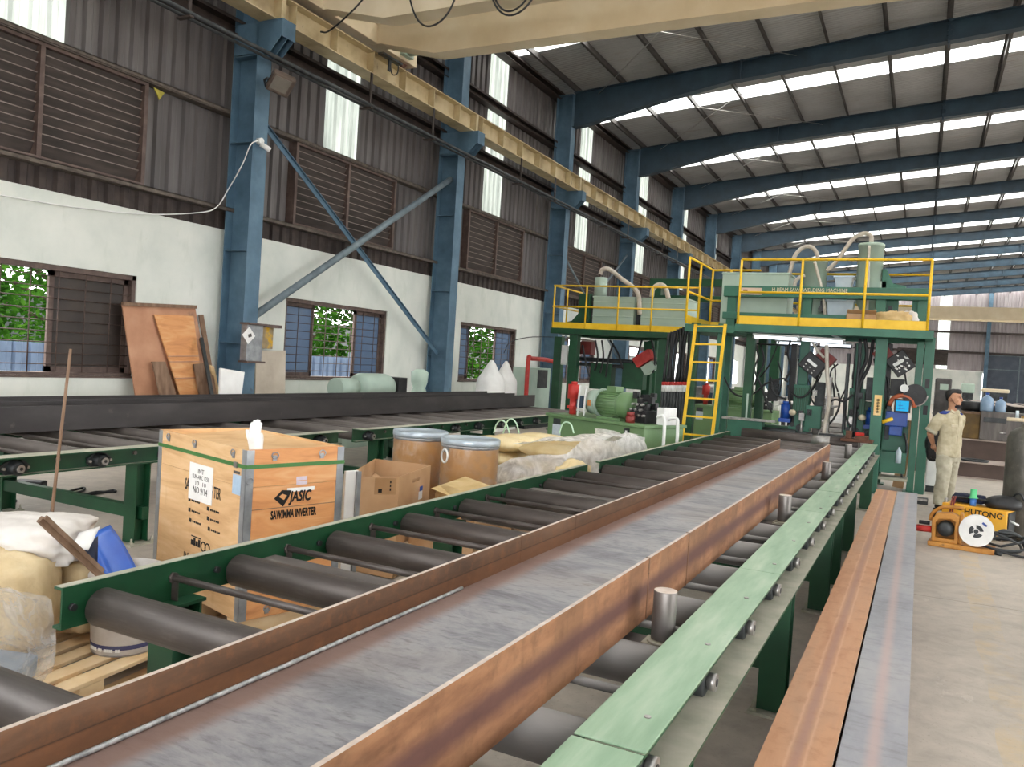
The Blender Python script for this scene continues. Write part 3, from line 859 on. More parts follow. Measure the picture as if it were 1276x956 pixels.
def hbeam(name, label, L, h=.5, w=.205, tf=.012, tw=.010, outer='rustflange', inner='rustinner', edge='edge', web='web', group=None, joints=(), weld=None):
    """origin mid-section at one end; runs along +Y, flanges at +-h/2"""
    o = thing(name, label, 'steel beam', group=group)
    for sg, nm in ((1, 'flange'), (-1, 'flange')):
        f = MB()
        z0, z1 = sg * (h / 2 - tf), sg * h / 2
        f.box(-w / 2, 0, z0, w / 2, L, z1, 2)
        # outer face and inner face get their own skins
        f.m[-6:] = [1 if sg > 0 else 0, 0 if sg > 0 else 1, 2, 2, 2, 2]
        f.build(nm, [MT[outer], MT[inner], MT[edge]], o)
    MB().box(-tw / 2, 0, -h / 2 + tf, tw / 2, L, h / 2 - tf).build('web', MT[web], o)
    for y in joints:
        for sg in (1, -1): MB().box(-w / 2 - .0015, y, sg * (h / 2 - tf - .001), w / 2 + .0015, y + .010, sg * (h / 2 + .0015)).build('butt_weld', MT['rustinner'], o)
    if weld:
        for (sx, sz, y0, y1) in weld:
            b = MB()
            pts = [(sx * (tw / 2 + .006), y0 + (y1 - y0) * i / 60, sz * (h / 2 - tf - .006) + .0004 * math.sin(i * 2.3)) for i in range(61)]
            b.tube(pts, .0055, 6)
            b.build('fillet_weld', MT['weld'], o)
    return o
# the beam on the near conveyor lies on its side: flanges upright
XB0, XB1, ZR = -1.315, -.805, .776
mbm = hbeam('steel_beam', 'long rusty H beam lying on its side along the near roller conveyor', 11.6, h=XB1 - XB0, w=.214, joints=(2.6 + 2.74, 2.6 + 3.28), weld=[(-1, -1, 0, 4.9)])
mbm.rotation_euler = (0, PI / 2, 0)
mbm.location = ((XB0 + XB1) / 2, -2.6, ZR + .107)
fb = hbeam('steel_beam', 'orange rusty H beam standing on the floor beside the near conveyor', 12.3, h=.5, w=.204, outer='orangeflange')
fb.location = (-.262, -2.6, .25)
fc = hbeam('steel_beam', 'grey mill-scale H beam standing on the floor, right of the orange one', 12.3, h=.5, w=.190, outer='greyflange')
fc.location = (-.056, -2.6, .25)
dk = hbeam('steel_beam', 'dark primed H beam lying along the far roller conveyor by the wall', 15.0, h=.46, w=.222, outer='darkbeam', inner='darkbeam', edge='darkbeam', web='darkbeam')
dk.rotation_euler = (0, PI / 2, 0); dk.location = (-6.98, -.6, ZR + .111)
d2 = hbeam('steel_beam', 'second dark H beam behind the first on the far conveyor', 14.0, h=.40, w=.235, outer='darkbeam', inner='darkbeam', edge='darkbeam', web='darkbeam')
d2.rotation_euler = (0, PI / 2, 0); d2.location = (-7.42, .0, ZR + .1175)
for i, yy in enumerate(()): pass
# ------------------------------------------------------------------ roller conveyors
t = NT('dark_roller_steel')
X = t.xyz()
n1 = t.noise(3, 8, .65, vec=t.mapping((.5, 2, 2))); n2 = t.noise(18, 5, .6, vec=t.mapping((.3, 2, 2)))
col = t.ramp(n1, [(.3, '#3d3633'), (.5, '#504845'), (.7, '#645b57')])
col = t.mix(t.ramp(n2, [(.58, 0.0), (.74, .5)]), col, '#8a8280')
wear = t.ramp(t.math('ADD', t.math('SUBTRACT', X[0], .82), t.math('MULTIPLY', t.math('SUBTRACT', n2, .5), .12)), [(.52, 0.0), (.66, .7), (.9, .55)])
col = t.mix(wear, col, '#a5a1a0')
MT['roller'] = t.bsdf(col, .45, .35, bump=n2, bstr=.05, bdist=.002)
MT['rollerdull'] = M('dusty_dark_roller_steel', ['#4d4643', '#5e5754', '#716a66'], 5, rough=.6, metal=.2, stretch=(.4, 2, 2), spots=('#8a837e', 16, .7))

RR, RZ = .066, .710
XL, XR = -2.49, -.657                       # inner face of left web, left edge of the right plate
def conveyor_parts(o, y0, y1, rollers, legs, ties, plate=True, left=(None, None), mat_roller='roller', xl=XL, xr=XR, bear='right', splits=(), lower_mid=True):
    W = xr - xl
    ly0 = left[0] if left[0] is not None else y0
    ly1 = left[1] if left[1] is not None else y1
    z0, z1 = .657, .80
    # left channel, open to the left
    f = MB()
    f.box(-.008, ly0, z0, 0, ly1, z1); f.box(-.045, ly0, z1 - .010, -.008, ly1, z1, 1); f.box(-.045, ly0, z0, -.008, ly1, z0 + .010)
    f.m[6:12] = [0, 1, 0, 0, 0, 0]
    f.build('side_rail', [MT['green'], MT['dust']], o)
    f = MB()
    rx = W + .02
    f.box(rx, y0, z0, rx + .008, y1, z1)
    f.box(rx + .008, y0, z1 - .010, rx + .15, y1, z1); f.box(rx + .008, y0, z0, rx + .185 if plate else rx + .06, y1, z0 + .010, 1)
    f.m[-6:] = [0, 1, 0, 0, 0, 0]
    f.m[6:12] = [0, 1, 0, 0, 0, 0]
    f.build('side_rail', [MT['green'], MT['dust']], o)
    if plate:
        cuts = [y0] + list(splits) + [y1]
        for a, b in zip(cuts, cuts[1:]):
            p = MB().box(0 + W, a + .002, z1, W + .172, b - .002, z1 + .006)
            po = p.build('cover_plate', MT['plate'], o, bevel=.002)
            yy = a + .18
            while yy < b - .05:
                MB().cyl((W + .12, yy, z1 + .006), (W + .12, yy, z1 + .009), .009, n=8).build('screw_head', MT['steel'], po); yy += .62
    # rollers
    first = None
    for yy in rollers:
        if first is None:
            r = MB().cyl((.022, 0, 0), (W - .022, 0, 0), RR, n=28)
            r.cyl((.004, 0, 0), (.022, 0, 0), .05, n=20); r.cyl((W - .022, 0, 0), (W + .01, 0, 0), .04, n=20)
            first = r.build('roller', MT[mat_roller], o)
            first.location = (0, yy, RZ)
            xe = W + (.162 if plate else .115)
            s = MB().cyl((W + .0, 0, 0), (xe, 0, 0), .017, n=12, m=0)
            s.cyl((xe - .022, 0, 0), (xe + .002, 0, 0), .027, n=18); s.cyl((xe + .001, 0, 0), (xe + .004, 0, 0), .012, n=10, m=1)
            s.build('shaft', [MT['steel'], MT['black']], first)
            MB().cyl((-.0, -.10, .02), (.016, -.10, .02), .013, n=8).build('rail_bolt', MT['black'], first)
            b = MB()
            bx = W + .03
            b.lathe([(.060, 0), (.060, .018), (.050, .026), (.050, .055), (.036, .062)] if not plate else [(.056, 0), (.058, .05), (.052, .06), (.052, .10), (.035, .106)], (bx, 0, 0), 20, axis='X')
            b.prism([(-.098, -.018), (-.06, -.046), (.06, -.046), (.098, -.018), (.098, .018), (.06, .046), (-.06, .046), (-.098, .018)], bx, bx + .016, 'yz')
            b.build('bearing', MT['dgrey'], first)
            for q in (-.083, .083): MB().cyl((bx + .012, q, 0), (bx + .036, q, 0), .011, n=6).build('bearing_bolt', MT['steel'], first)
        else: dup(first, (0, yy, RZ), parent=o)
    fst = None
    for yy in ties:
        if fst is None:
            r = MB().cyl((0, 0, 0), (W + .02, 0, 0), .0135, n=10)
            r.cyl((.0, 0, 0), (.012, 0, 0), .022, n=6); r.cyl((W + .028, 0, 0), (W + .046, 0, 0), .016, n=6)
            r.box(.0, -.004, -.10, .03, .004, -.005)
            fst = r.build('tie_rod', MT[mat_roller], o); fst.location = (0, yy, .742)
        else: dup(fst, (0, yy, .742), parent=o)
    # legs
    lg = None
    for (yy, sides) in legs:
        for sd in sides:
            if lg is None:
                l = MB()
                for u in (0, .12): l.box(-.065, u, .02, .065, u + .01, z0 - .012)
                l.box(-.004, .01, .02, .004, .12, z0 - .012)
                l.box(-.075, -.012, z0 - .012, .075, .142, z0)
                lg = l.build('leg', MT['green'], o)
                p = MB().box(-.10, -.05, 0, .10, .19, .014)
                for a in (-.075, .075):
                    for c in (-.028, .165): p.cyl((a, c, .0), (a, c, .06), .008, n=6); p.cyl((a, c, .014), (a, c, .03), .016, n=6)
                p.build('foot_plate', MT['dust'], lg)
                q = lg
            else: q = dup(lg, parent=o)
            q.location = (.0 if sd == 'l' else (W + .105 if plate else W - .045), yy + (.04 if sd == 'l' else 0), 0)
        if len(sides) == 2 and lower_mid:
            MB().box(.04, yy + .05, .20, W + .04, yy + .115, .30).build('cross_beam', MT['green'], o)

def conveyor(name, label, xl, **k):
    o = thing('roller_conveyor', label, 'roller conveyor', (xl, 0, 0), 0, 'roller conveyor sections')
    conveyor_parts(o, xl=xl, xr=xl + (XR - XL), **k)
    return o
P = .6225
ra = [1.255 - P * i for i in range(5)]
conveyor('a', 'roller conveyor section nearest the camera, mostly below the picture', XL, y0=-1.9, y1=1.715, rollers=ra, legs=[(1.3, 'r'), (-.6, 'lr')], ties=[r - P / 2 for r in ra[:2]], left=(-1.9, 1.42))
rb_ = [1.86 + P * i for i in range(8)]
conv = conveyor('b', 'roller conveyor section carrying the rusty H beam past the wooden crate', XL, y0=1.725, y1=6.60, rollers=rb_, legs=[(2.09, 'lr'), (4.10, 'lr'), (6.10, 'lr')], ties=[r + P / 2 for r in rb_[:7] if abs(r + P / 2 - 5.29) > .1], left=(1.726, 6.46), splits=(3.62, 5.5))
rc = [6.84 + .61 * i for i in range(9)]
conv2 = conveyor('c', 'roller conveyor section where the rusty H beam ends, feeding the welding machine', XL, y0=6.615, y1=12.25, rollers=rc, legs=[(6.95, 'lr'), (8.40, 'lr'), (11.4, 'lr')], ties=[], left=(6.76, 12.25), splits=(8.7, 10.4))
# guide posts on cross channels
def guide(y, label):
    o = thing('guide_roller', label, 'guide roller', (-.712, y, 0), 0, 'upright guide rollers')
    b = MB().box(-.06, -.045, .735, .045, .045, .744); b.cyl((0, 0, .744), (0, 0, .752), .052, n=20)
    b.build('mounting_plate', MT['dust'], o)
    MB().cyl((0, 0, .754), (0, 0, .918), .039, n=28, mc=1).build('guide_post', [M('worn_dark_steel_pin_%d' % int(y * 10), ['#565250', '#716c69', '#8a8481'], 12, rough=.4, metal=.5, stretch=(1, 1, .3)), MT['edge']], o, bevel=.003)
    return o
gl = ['upright steel guide roller nearest the camera, beside the near conveyor cover plate', 'middle upright steel guide roller against the rusty beam', 'upright steel guide roller near the end of the rusty beam', 'farthest upright steel guide roller, just before the welding machine']
for y, lb in zip((2.64, 5.29, 7.77, 10.2), gl): guide(y, lb)
for y in (2.64, 5.29, 7.77, 10.2):
    ch = MB().box(.02, y - .05, .70, XR - XL - .01, y + .06, .734)
    ch.build('cross_channel', MT['rollerdull'], conv if y < 6.6 else conv2)

# far conveyor by the wall
XF = -7.30
rd = [3.37 - P * i for i in range(4)][::-1] + [4.0 + P * i for i in range(5)]
conveyor('d', 'far roller conveyor section left of the wooden crate, with black oval bearings', XF, y0=-.5, y1=6.79, rollers=rd, legs=[(.6, 'lr'), (4.35, 'lr'), (6.45, 'lr')], ties=[r + P / 2 for r in rd[:-1]], plate=False, mat_roller='rollerdull')
re_ = [7.3 + P * i for i in range(12)]
conveyor('e', 'far roller conveyor section behind the two fibre drums', XF, y0=7.03, y1=14.7, rollers=re_, legs=[(7.5, 'lr'), (10.2, 'lr'), (12.6, 'lr')], ties=[r + P / 2 for r in re_[:4]], plate=False, mat_roller='rollerdull')
# ------------------------------------------------------------------ welding gantries
def pt(root, name, mb, mat, bevel=0, parent=None):
    return mb.build(name, mat, parent or root, bevel=bevel, world=True)
ZD, ZG = 2.45, 3.46
def guard(root, runs, zt=ZG, zb=ZD, mid=(2.95,), toe=True):
    """yellow pipe guardrails; runs = list of (points, post parameters)"""
    for pts, posts in runs:
        g = MB()
        P_ = [Vector((x, y, 0)) for x, y in pts]
        for z in (zt,) + tuple(mid):
            g.tube([p + Vector((0, 0, z)) for p in P_], .019, 8)
        pt(root, 'guard_rail', g, MT['yellow'])
        for (x, y) in posts:
            pt(root, 'guard_post', MB().tube([(x, y, zb), (x, y, zt)], .019, 8), MT['yellow'])
        if toe:
            for a, b in zip(pts, pts[1:]):
                pt(root, 'toe_board', MB().bar((a[0], a[1], zb + .065), (b[0], b[1], zb + .065), .008, .13), MT['yellow'])

def boxcol(root, x0, y0, x1, y1, z0, z1, mt='mgreen', name='upright_post', foot=True):
    b = MB().box(x0, y0, z0, x1, y1, z1)
    if foot: b.box(x0 - .05, y0 - .05, 0, x1 + .05, y1 + .05, .02)
    return pt(root, name, b, MT[mt], .006)

wg = thing('welding_gantry', 'big green beam welding gantry with yellow railed top deck straddling the near conveyor', 'welding machine', (-1.3, 13.8, 0))
YF, YK = 13.0, 14.8
f = MB()
f.box(-2.70, YF, 2.33, .10, YF + .10, ZD); f.box(-2.70, YK, 2.33, .10, YK + .10, ZD)
for x in (-2.695, -1.3, -.005): f.box(x, YF + .10, 2.335, x + .10, YK, ZD - .022)
pt(wg, 'deck_frame', f, MT['mgreen'], .006)
pt(wg, 'deck_plate', MB().box(-2.68, YF + .02, ZD - .02, .08, YK + .08, ZD), MT['mgreen'])
xs = [at(p, 375, y=YF).x for p in (921, 997, 1077, 1158)]
xb0 = xs[0]
guard(wg, [([(xs[0], YF), (xs[3], YF), (xs[3], YK), (xs[0], YK)], [(x, YF) for x in xs] + [(xs[3], YK), (xs[0], YK), (xs[1], YK), (xs[2], YK)])])
# posts
boxcol(wg, -.66, 13.3, -.50, 13.5, .0, 2.33)
boxcol(wg, -.11, 13.85, -.01, 14.1, 0, 2.33)
b = MB().box(.0, 13.85, 0, .135, 14.1, 2.40); pt(wg, 'upright_post', b, MT['mgreen'], .006)
s = MB()
for z in (1.62, 1.22): s.box(.04, 13.845, z, .10, 13.852, z + .14)
pt(wg, 'post_slot', s, MT['black'])
boxcol(wg, -2.60, 13.5, -2.46, 13.65, 0, 2.33, 'green'); boxcol(wg, -2.60, 14.6, -2.46, 14.75, 0, 2.33, 'green')
boxcol(wg, -.66, 14.6, -.50, 14.75, 0, 2.33, 'green')
pt(wg, 'scale_plate', MB().box(-2.53, 13.494, .75, -2.50, 13.5, 1.35), MT['greybox'])
boxcol(wg, -2.98, 13.1, -2.86, 13.22, 0, ZD, 'mgreen'); boxcol(wg, -3.42, 13.1, -3.30, 13.25, 0, ZD, 'green')
boxcol(wg, -3.1, 14.2, -2.98, 14.3, 0, ZD, 'mgreen')
# ladder landing
f = MB().box(-3.50, 13.0, 2.30, -2.70, 14.4, 2.42); pt(wg, 'ladder_landing', f, MT['mgreen'], .004)
guard(wg, [([(-3.42, 12.75), (-3.42, 14.35), (-2.6, 14.35)], [(-3.42, 12.75), (-3.42, 13.5), (-3.42, 14.35), (-3.1, 14.35)])], mid=(2.92,), zb=2.42)
# ladder
la, lb_ = at(867, 404, y=12.97), at(904, 404, y=12.97)
ba, bb = at(849.4, 548, y=12.70), at(887.7, 542, y=12.70)
def ext(a, b): 
    d = b - a; return a + d * ((a.z - .0) / (a.z - b.z))
fa, fb_ = ext(la, ba), ext(lb_, bb)
lad = MB()
lad.bar(la, fa, .05, .028, up=(0, 1, 0)); lad.bar(lb_, fb_, .05, .028, up=(0, 1, 0))
lr = pt(wg, 'access_ladder', lad, MT['yellow'], .003)
n = 9
for i in range(n):
    k = .015 + i / (n - .6)
    a, b = la.lerp(fa, k), lb_.lerp(fb_, k)
    pt(wg, 'ladder_rung', MB().bar(a, b, .035, .028), MT['yellow'], parent=lr)
# upper frame with the lettered beam
YU = 13.62
for px in (911, 1005, 1097, 1150):
    x = at(px, 385, y=YU).x
    pt(wg, 'frame_post', MB().box(x - .07, YU, ZD, x + .07, YU + .12, 3.02), MT['mgreen'], .004)
tb0, tb1 = at(903, 358, y=YU), at(1156, 371, y=YU)
zt_, zb_ = at(1000, 357.5, y=YU).z, at(1000, 371.5, y=YU).z
pt(wg, 'name_beam', MB().box(tb0.x, YU - .05, zb_, tb1.x, YU + .12, zt_), MT['mgreen'], .006)
c = at(1008, 364.5, y=YU - .05)
text_w = at(1056, 365, y=YU - .05).x - at(962, 363, y=YU - .05).x
tx = text('beam_lettering', 'H-BEAM SAW  WELDING MACHINE', .085, (c.x, YU - .052, at(1008, 361.8, y=YU - .05).z), (1, 0, 0), (0, 0, 1), MT['cream'], None, sx=1)
wd = max(v.co.x for v in tx.data.vertices) - min(v.co.x for v in tx.data.vertices)
for v in tx.data.vertices: v.co.x = c.x + (v.co.x - c.x) * text_w / wd
tx.parent = wg; tx.matrix_parent_inverse = full_matrix(wg).inverted()
a, b = at(924, 358.5, y=YU - .06), at(949, 367.5, y=YU - .06)
s = MB().box(a.x, YU - .062, b.z, b.x, YU - .05, a.z); so = pt(wg, 'name_plate', s, M('pale_pink_plate', ['#c9a99a', '#d6baab'], 8, rough=.6))
s = MB().box(a.x + .03, YU - .064, b.z + .03, a.x + .10, YU - .062, a.z - .03)
for i in range(6): s.box(a.x + .13 + i * .028, YU - .064, b.z + .05, a.x + .15 + i * .028, YU - .062, a.z - .06)
pt(wg, 'plate_marks', s, MT['dred'], parent=so)
zl0, zl1 = at(1000, 400, y=YU).z, at(1000, 391.5, y=YU).z
pt(wg, 'lower_beam', MB().box(tb0.x, YU - .03, zl0, at(1056, 395, y=YU).x, YU + .1, zl1), MT['mgreen'], .005)
# grey flux bins and hoppers
def bin_(name, x0, x1, y0, y1, z0, z1, taper=.0, mt='greybox', rim=True):
    b = MB()
    vs = [(x0 + taper, y0 + taper, z0), (x1 - taper, y0 + taper, z0), (x1 - taper, y1 - taper, z0), (x0 + taper, y1 - taper, z0), (x0, y0, z1), (x1, y0, z1), (x1, y1, z1), (x0, y1, z1)]
    b.add(vs, [(0, 3, 2, 1), (4, 5, 6, 7), (0, 1, 5, 4), (1, 2, 6, 5), (2, 3, 7, 6), (3, 0, 4, 7)])
    if rim: b.box(x0 - .015, y0 - .015, z1 - .03, x1 + .015, y1 + .015, z1)
    return pt(wg, name, b, MT[mt], .006)
g0, g1 = at(905, 341, y=14.1), at(984, 398, y=14.1)
bin_('flux_bin', g0.x, g1.x - .02, 13.85, 14.5, 2.50, at(945, 341, y=14.0).z)
def hopper(root, px0, px1, pyt, zb, y, strap=True):
    a, b = at(px0, pyt, y=y), at(px1, pyt, y=y)
    cx, r, zt = (a.x + b.x) / 2, (b.x - a.x) / 2 * .99, a.z
    h = MB().lathe([(r * .55, zb - .15), (r, zb), (r, zt - .05), (r * 1.03, zt - .05), (r * 1.03, zt - .015), (r * .93, zt), (0.001, zt + .005)], (cx, y, 0), 28)
    ho = pt(root, 'hopper', h, MT['greybox'])
    m = MB().box(cx + r * .85, y - .1, zb + .12, cx + r * 1.35, y + .05, zb + .3)
    pt(root, 'hopper_bracket', m, MT['greybox'], .005, ho)
    return cx, zt
h1 = hopper(wg, 1070, 1103, 304, 2.95, 14.0)
h2 = hopper(wg, 1002, 1032, 324, 2.62, 14.0)
def hose(root, px, r=.03, mt='hose', y=13.9, n=6, name='suction_hose'):
    pts = []
    for q in px:
        yy = q[2] if len(q) > 2 else y
        pts.append(at(q[0], q[1], y=yy))
    return pt(root, name, MB().tube(bez(pts, n), r, 10), MT[mt])
hose(wg, [(976, 362), (984, 340), (990, 320), (1000, 309), (1011, 308), (1018, 316), (1019, 324)], .033)
hose(wg, [(1030, 338), (1043, 325), (1055, 308), (1065, 296), (1077, 291), (1085, 294), (1086, 302)], .033)
hose(wg, [(1083, 306, 13.75), (1082, 340, 13.75), (1081, 372, 13.75), (1080, 398, 13.75)], .02)
hose(wg, [(1015, 326, 13.75), (1020, 345, 13.75), (1025, 365, 13.75), (1028, 392, 13.75)], .024)
hose(wg, [(989, 362), (992, 350), (1000, 344), (1004, 346)], .03)
MT['cloudy'] = M('cloudy_plastic', ['#a9bccb', '#bccbd6', '#d0dae0'], 4, rough=.3)
for (p0, p1, q0, q1, y) in ((1041, 1063, 345, 361, 14.0), (1031, 1064, 374, 394, 13.9)):
    a, b = at(p0, q0, y=y), at(p1, q1, y=y)
    bin_('plastic_bin', a.x, b.x, y - .15, y + .2, min(a.z, b.z), max(a.z, b.z), .03, 'cloudy')
k = MB()
a = at(1100, 336, y=13.95); bq = at(1128, 372, y=13.95)
k.prism([(a.x, a.z), (a.x + .06, a.z), (a.x + .16, a.z - .22), (bq.x, a.z - .26), (bq.x, bq.z), (a.x, bq.z)], 13.9, 14.0)
pt(wg, 'hopper_support', k, MT['mgreen'], .004)
k = MB().box(a.x - .1, 14.05, 2.98, tb1.x - .03, 14.12, 3.08); pt(wg, 'rear_cross_beam', k, MT['mgreen'])
for (p0, p1) in ((1101, 1120), (1137, 1150)):
    a, b = at(p0, 376, y=13.9), at(p1, 376, y=13.9)
    pt(wg, 'frame_panel', MB().box(a.x, 13.88, ZD, b.x, 13.92, 3.0), MT['mgreen'])
for (x_, z_) in ((-1.52, 2.78), (-.62, 2.86), (-.52, 2.72), (-1.46, 2.62)):
    v = MB().cyl((x_, 13.95, z_), (x_, 13.75, z_), .045, n=14); v.box(x_ - .03, 13.85, z_, x_ + .03, 13.95, z_ + .14)
    pt(wg, 'valve_block', v, MT['dgrey'])
# tube lights under the deck
t = NT('lit_tube'); e = t.n('ShaderNodeEmission'); e.inputs['Color'].default_value = (.82, .90, 1, 1); e.inputs['Strength'].default_value = .9
t.l(e.outputs[0], t.out.inputs['Surface']); MT['tube'] = t.mat
def tubelight(a, b, label, r=.022):
    o = thing('tube_light', label, 'tube light', ((a + b) / 2), 0, 'tube lights under the gantry deck')
    d = (b - a).normalized()
    m = MB().bar(a + Vector((0, 0, .04)), b + Vector((0, 0, .04)), .06, .03); m.build('lamp_housing', MT['white'], o, world=True)
    m = MB().cyl(a, b, r, n=12); m.build('lit_tube', MT['tube'], o, world=True)
    MB().cyl(a, a + d * .03, r * 1.15, n=12).build('tube_cap', MT['steel'], o, world=True); MB().cyl(b - d * .03, b, r * 1.15, n=12).build('tube_cap', MT['steel'], o, world=True)
tubelight(at(938, 419.5, y=13.2), at(996, 423.0, y=13.2), 'lit tube light under the front edge of the gantry deck, left one')
tubelight(at(997, 423.0, y=13.2), at(1053, 427.0, y=13.2), 'lit tube light under the front edge of the gantry deck, right one')
tubelight(at(966, 427, y=14.3), at(1018, 429.5, y=14.3), 'lit tube light deeper under the gantry deck, left one', .018)
tubelight(at(1020, 429.5, y=14.3), at(1063, 432, y=14.3), 'lit tube light deeper under the gantry deck, right one', .018)
# welding carriages below the deck
def carriage(px, y, mir):
    a = at(px, 470, y=y)
    x = a.x
    r = pt(wg, 'welding_carriage', MB().box(x - .12, y, .85, x + .12, y + .22, 1.55).box(x - .16, y - .05, .80, x + .16, y + .27, .88).box(x - .07, y + .02, 1.55, x + .07, y + .16, 2.27), MT['mgreen'], .008)
    g = MB()
    for i in range(9): g.box(x - .115 + i * .027, y - .012, 1.05, x - .103 + i * .027, y, 1.5)
    pt(wg, 'carriage_ribs', g, MT['green'], parent=r)
    m = MB().cyl((x - mir * .22, y - .02, .98), (x - mir * .22, y - .02, 1.22), .075, n=20); m.cyl((x - mir * .22, y - .02, 1.22), (x - mir * .22, y - .02, 1.27), .05, n=16)
    m.box(x - mir * .22 - .09, y - .1, .93, x - mir * .22 + .09, y + .06, .99)
    pt(wg, 'blue_drive_motor', m, MT['bluep'], parent=r)
    m = MB().cyl((x + mir * .05, y - .12, .78), (x + mir * .05, y - .12, .98), .018, n=12); m.cyl((x + mir * .05, y - .12, .70), (x + mir * .05, y - .12, .78), .010, n=10)
    m.box(x + mir * .05 - .04, y - .16, .98, x + mir * .05 + .04, y - .08, 1.10)
    pt(wg, 'welding_head', m, MT['steel'], .003, r)
    m = MB().ball((x - mir * .1, y - .1, 1.1), (.06, .05, .05), 12); pt(wg, 'pale_junction_box', m, MT['cream'], parent=r)
    m = MB().cyl((x + .02, y - .06, .86), (x + .02, y + .28, .86), .06, n=20).cyl((x - .1, y - .06, .9), (x - .1, y - .02, .9), .035, n=14)
    pt(wg, 'guide_wheel', m, MT['dgrey'], parent=r)
    return r
carriage(1000, 13.75, 1)
carriage(1070, 13.9, -1)
def ctrl(pxc, pyc, y, ang, w, h, redside):
    c = at(pxc, pyc, y=y)
    R = Matrix.Rotation(math.radians(ang), 3, 'Y')
    b = MB().obox(c, (w, .2, h), R); o_ = pt(wg, 'control_box', b, MT['black'], .01)
    k = MB().obox(c + R @ Vector((-.02, -.105, .02)), (w * .5, .006, h * .16), R); pt(wg, 'label_strip', k, MT['white'], parent=o_)
    k = MB()
    for i in range(3):
        for j in range(2): k.cyl(c + R @ Vector((-.08 + .08 * i, -.10, -.10 + .05 * j)), c + R @ Vector((-.08 + .08 * i, -.115, -.10 + .05 * j)), .012, n=8)
    pt(wg, 'knobs', k, MT['steel'], parent=o_)
    c2 = c + R @ Vector(redside)
    pt(wg, 'red_power_unit', MB().obox(c2, (w * .8, .22, h * .7), R), MT['dred'], .008, o_)
    for i in range(5): pass
ctrl(1013, 455, 13.6, 38, .34, .28, (.06, .12, .20))
ctrl(1122, 453, 13.7, -38, .30, .32, (-.12, .05, .24))
k = MB(); c = at(1123, 452, y=13.58); rnd = random.Random(4)
for i in range(14):
    k.obox(c + Vector((rnd.uniform(-.1, .1), 0, rnd.uniform(-.12, .12))), (.035, .006, .02), (0, .65, 0))
pt(wg, 'white_front_marks', k, MT['white'])
# right hand control station between the two posts
c = at(1118, 520, y=13.55)
k = MB().box(c.x - .16, 13.5, 1.02, c.x + .14, 13.75, 1.24).box(c.x - .10, 13.5, .88, c.x + .08, 13.7, 1.02)
st = pt(wg, 'blue_control_station', k, MT['bluep'], .012)
a, b = at(1117, 499, y=13.47), at(1132, 513, y=13.47)
pt(wg, 'screen_bezel', MB().box(a.x - .025, 13.47, b.z - .025, b.x + .025, 13.55, a.z + .025), MT['black'], .006, st)
t = NT('lit_screen'); e = t.n('ShaderNodeEmission'); e.inputs['Color'].default_value = lin('#37b4ea'); e.inputs['Strength'].default_value = .26; t.l(e.outputs[0], t.out.inputs['Surface'])
so = pt(wg, 'screen', MB().box(a.x, 13.464, b.z, b.x, 13.47, a.z), t.mat, parent=st)
k = MB()
for i in range(3): k.box(a.x + .02, 13.462, b.z + .03 + .05 * i, b.x - .05 - .03 * i, 13.464, b.z + .036 + .05 * i)
k.box(a.x + .05, 13.462, b.z + .02, a.x + .056, 13.464, a.z - .02); pt(wg, 'screen_lines', k, MT['bluep'], parent=st)
cc = at(1124, 502, y=13.55)
k = MB()
pts = [Vector((cc.x + .17 * math.cos(q), 13.58, cc.z - .06 + .17 * math.sin(q))) for q in [PI * i / 10 for i in range(11)]]
k.tube(pts, .035, 10); pt(wg, 'orange_hood', k, M('orange_hood', ['#b35a38', '#c66b46'], 6, rough=.5), parent=st)
a, b = at(1099, 526, y=13.4), at(1112, 522, y=13.45)
pt(wg, 'yellow_handle', MB().cyl(a, b, .028, n=12), MT['yellow'], parent=st)
c = at(1140, 492, y=13.6)
k = MB().cyl((c.x, 13.55, c.z), (c.x, 13.7, c.z), .16, n=28).cyl((c.x, 13.5, c.z), (c.x, 13.55, c.z), .03, n=12)
rr = pt(wg, 'wire_reel', k, MT['black'])
pt(wg, 'reel_bracket', MB().tube([Vector((c.x + .17 * math.cos(q), 13.6, c.z + .17 * math.sin(q))) for q in [PI * (1.1 + .9 * i / 12) for i in range(13)]], .011, 8), MT['steel'], parent=rr)
c = at(1127, 484, y=13.6)
pt(wg, 'pressure_gauge', MB().cyl((c.x, 13.5, c.z), (c.x, 13.56, c.z), .06, n=20, mc=0), MT['white'])
# lower frames
a, b = at(1092, 555, y=13.7), at(1126, 590, y=13.7)
pt(wg, 'lower_cabinet', MB().box(-.50, 13.62, .30, -.14, 13.95, .62), MT['mgreen'], .006)
pt(wg, 'cabinet_shelf', MB().box(-.50, 13.5, .20, -.10, 13.95, .24), MT['dust'], .003)
pt(wg, 'side_plate', MB().box(-.50, 13.95, .3, -.14, 13.99, 1.1), MT['mgreen'])
c = at(1119, 577, y=13.55)
pt(wg, 'oil_bottle', MB().lathe([(.04, 0), (.04, .16), (.03, .19), (.015, .21), (.015, .24)], (c.x, 13.55, c.z), 14), MT['cloudy'])
pt(wg, 'tie_beam', MB().box(-2.52, 14.64, .1, -.55, 14.72, .25), MT['mgreen'])
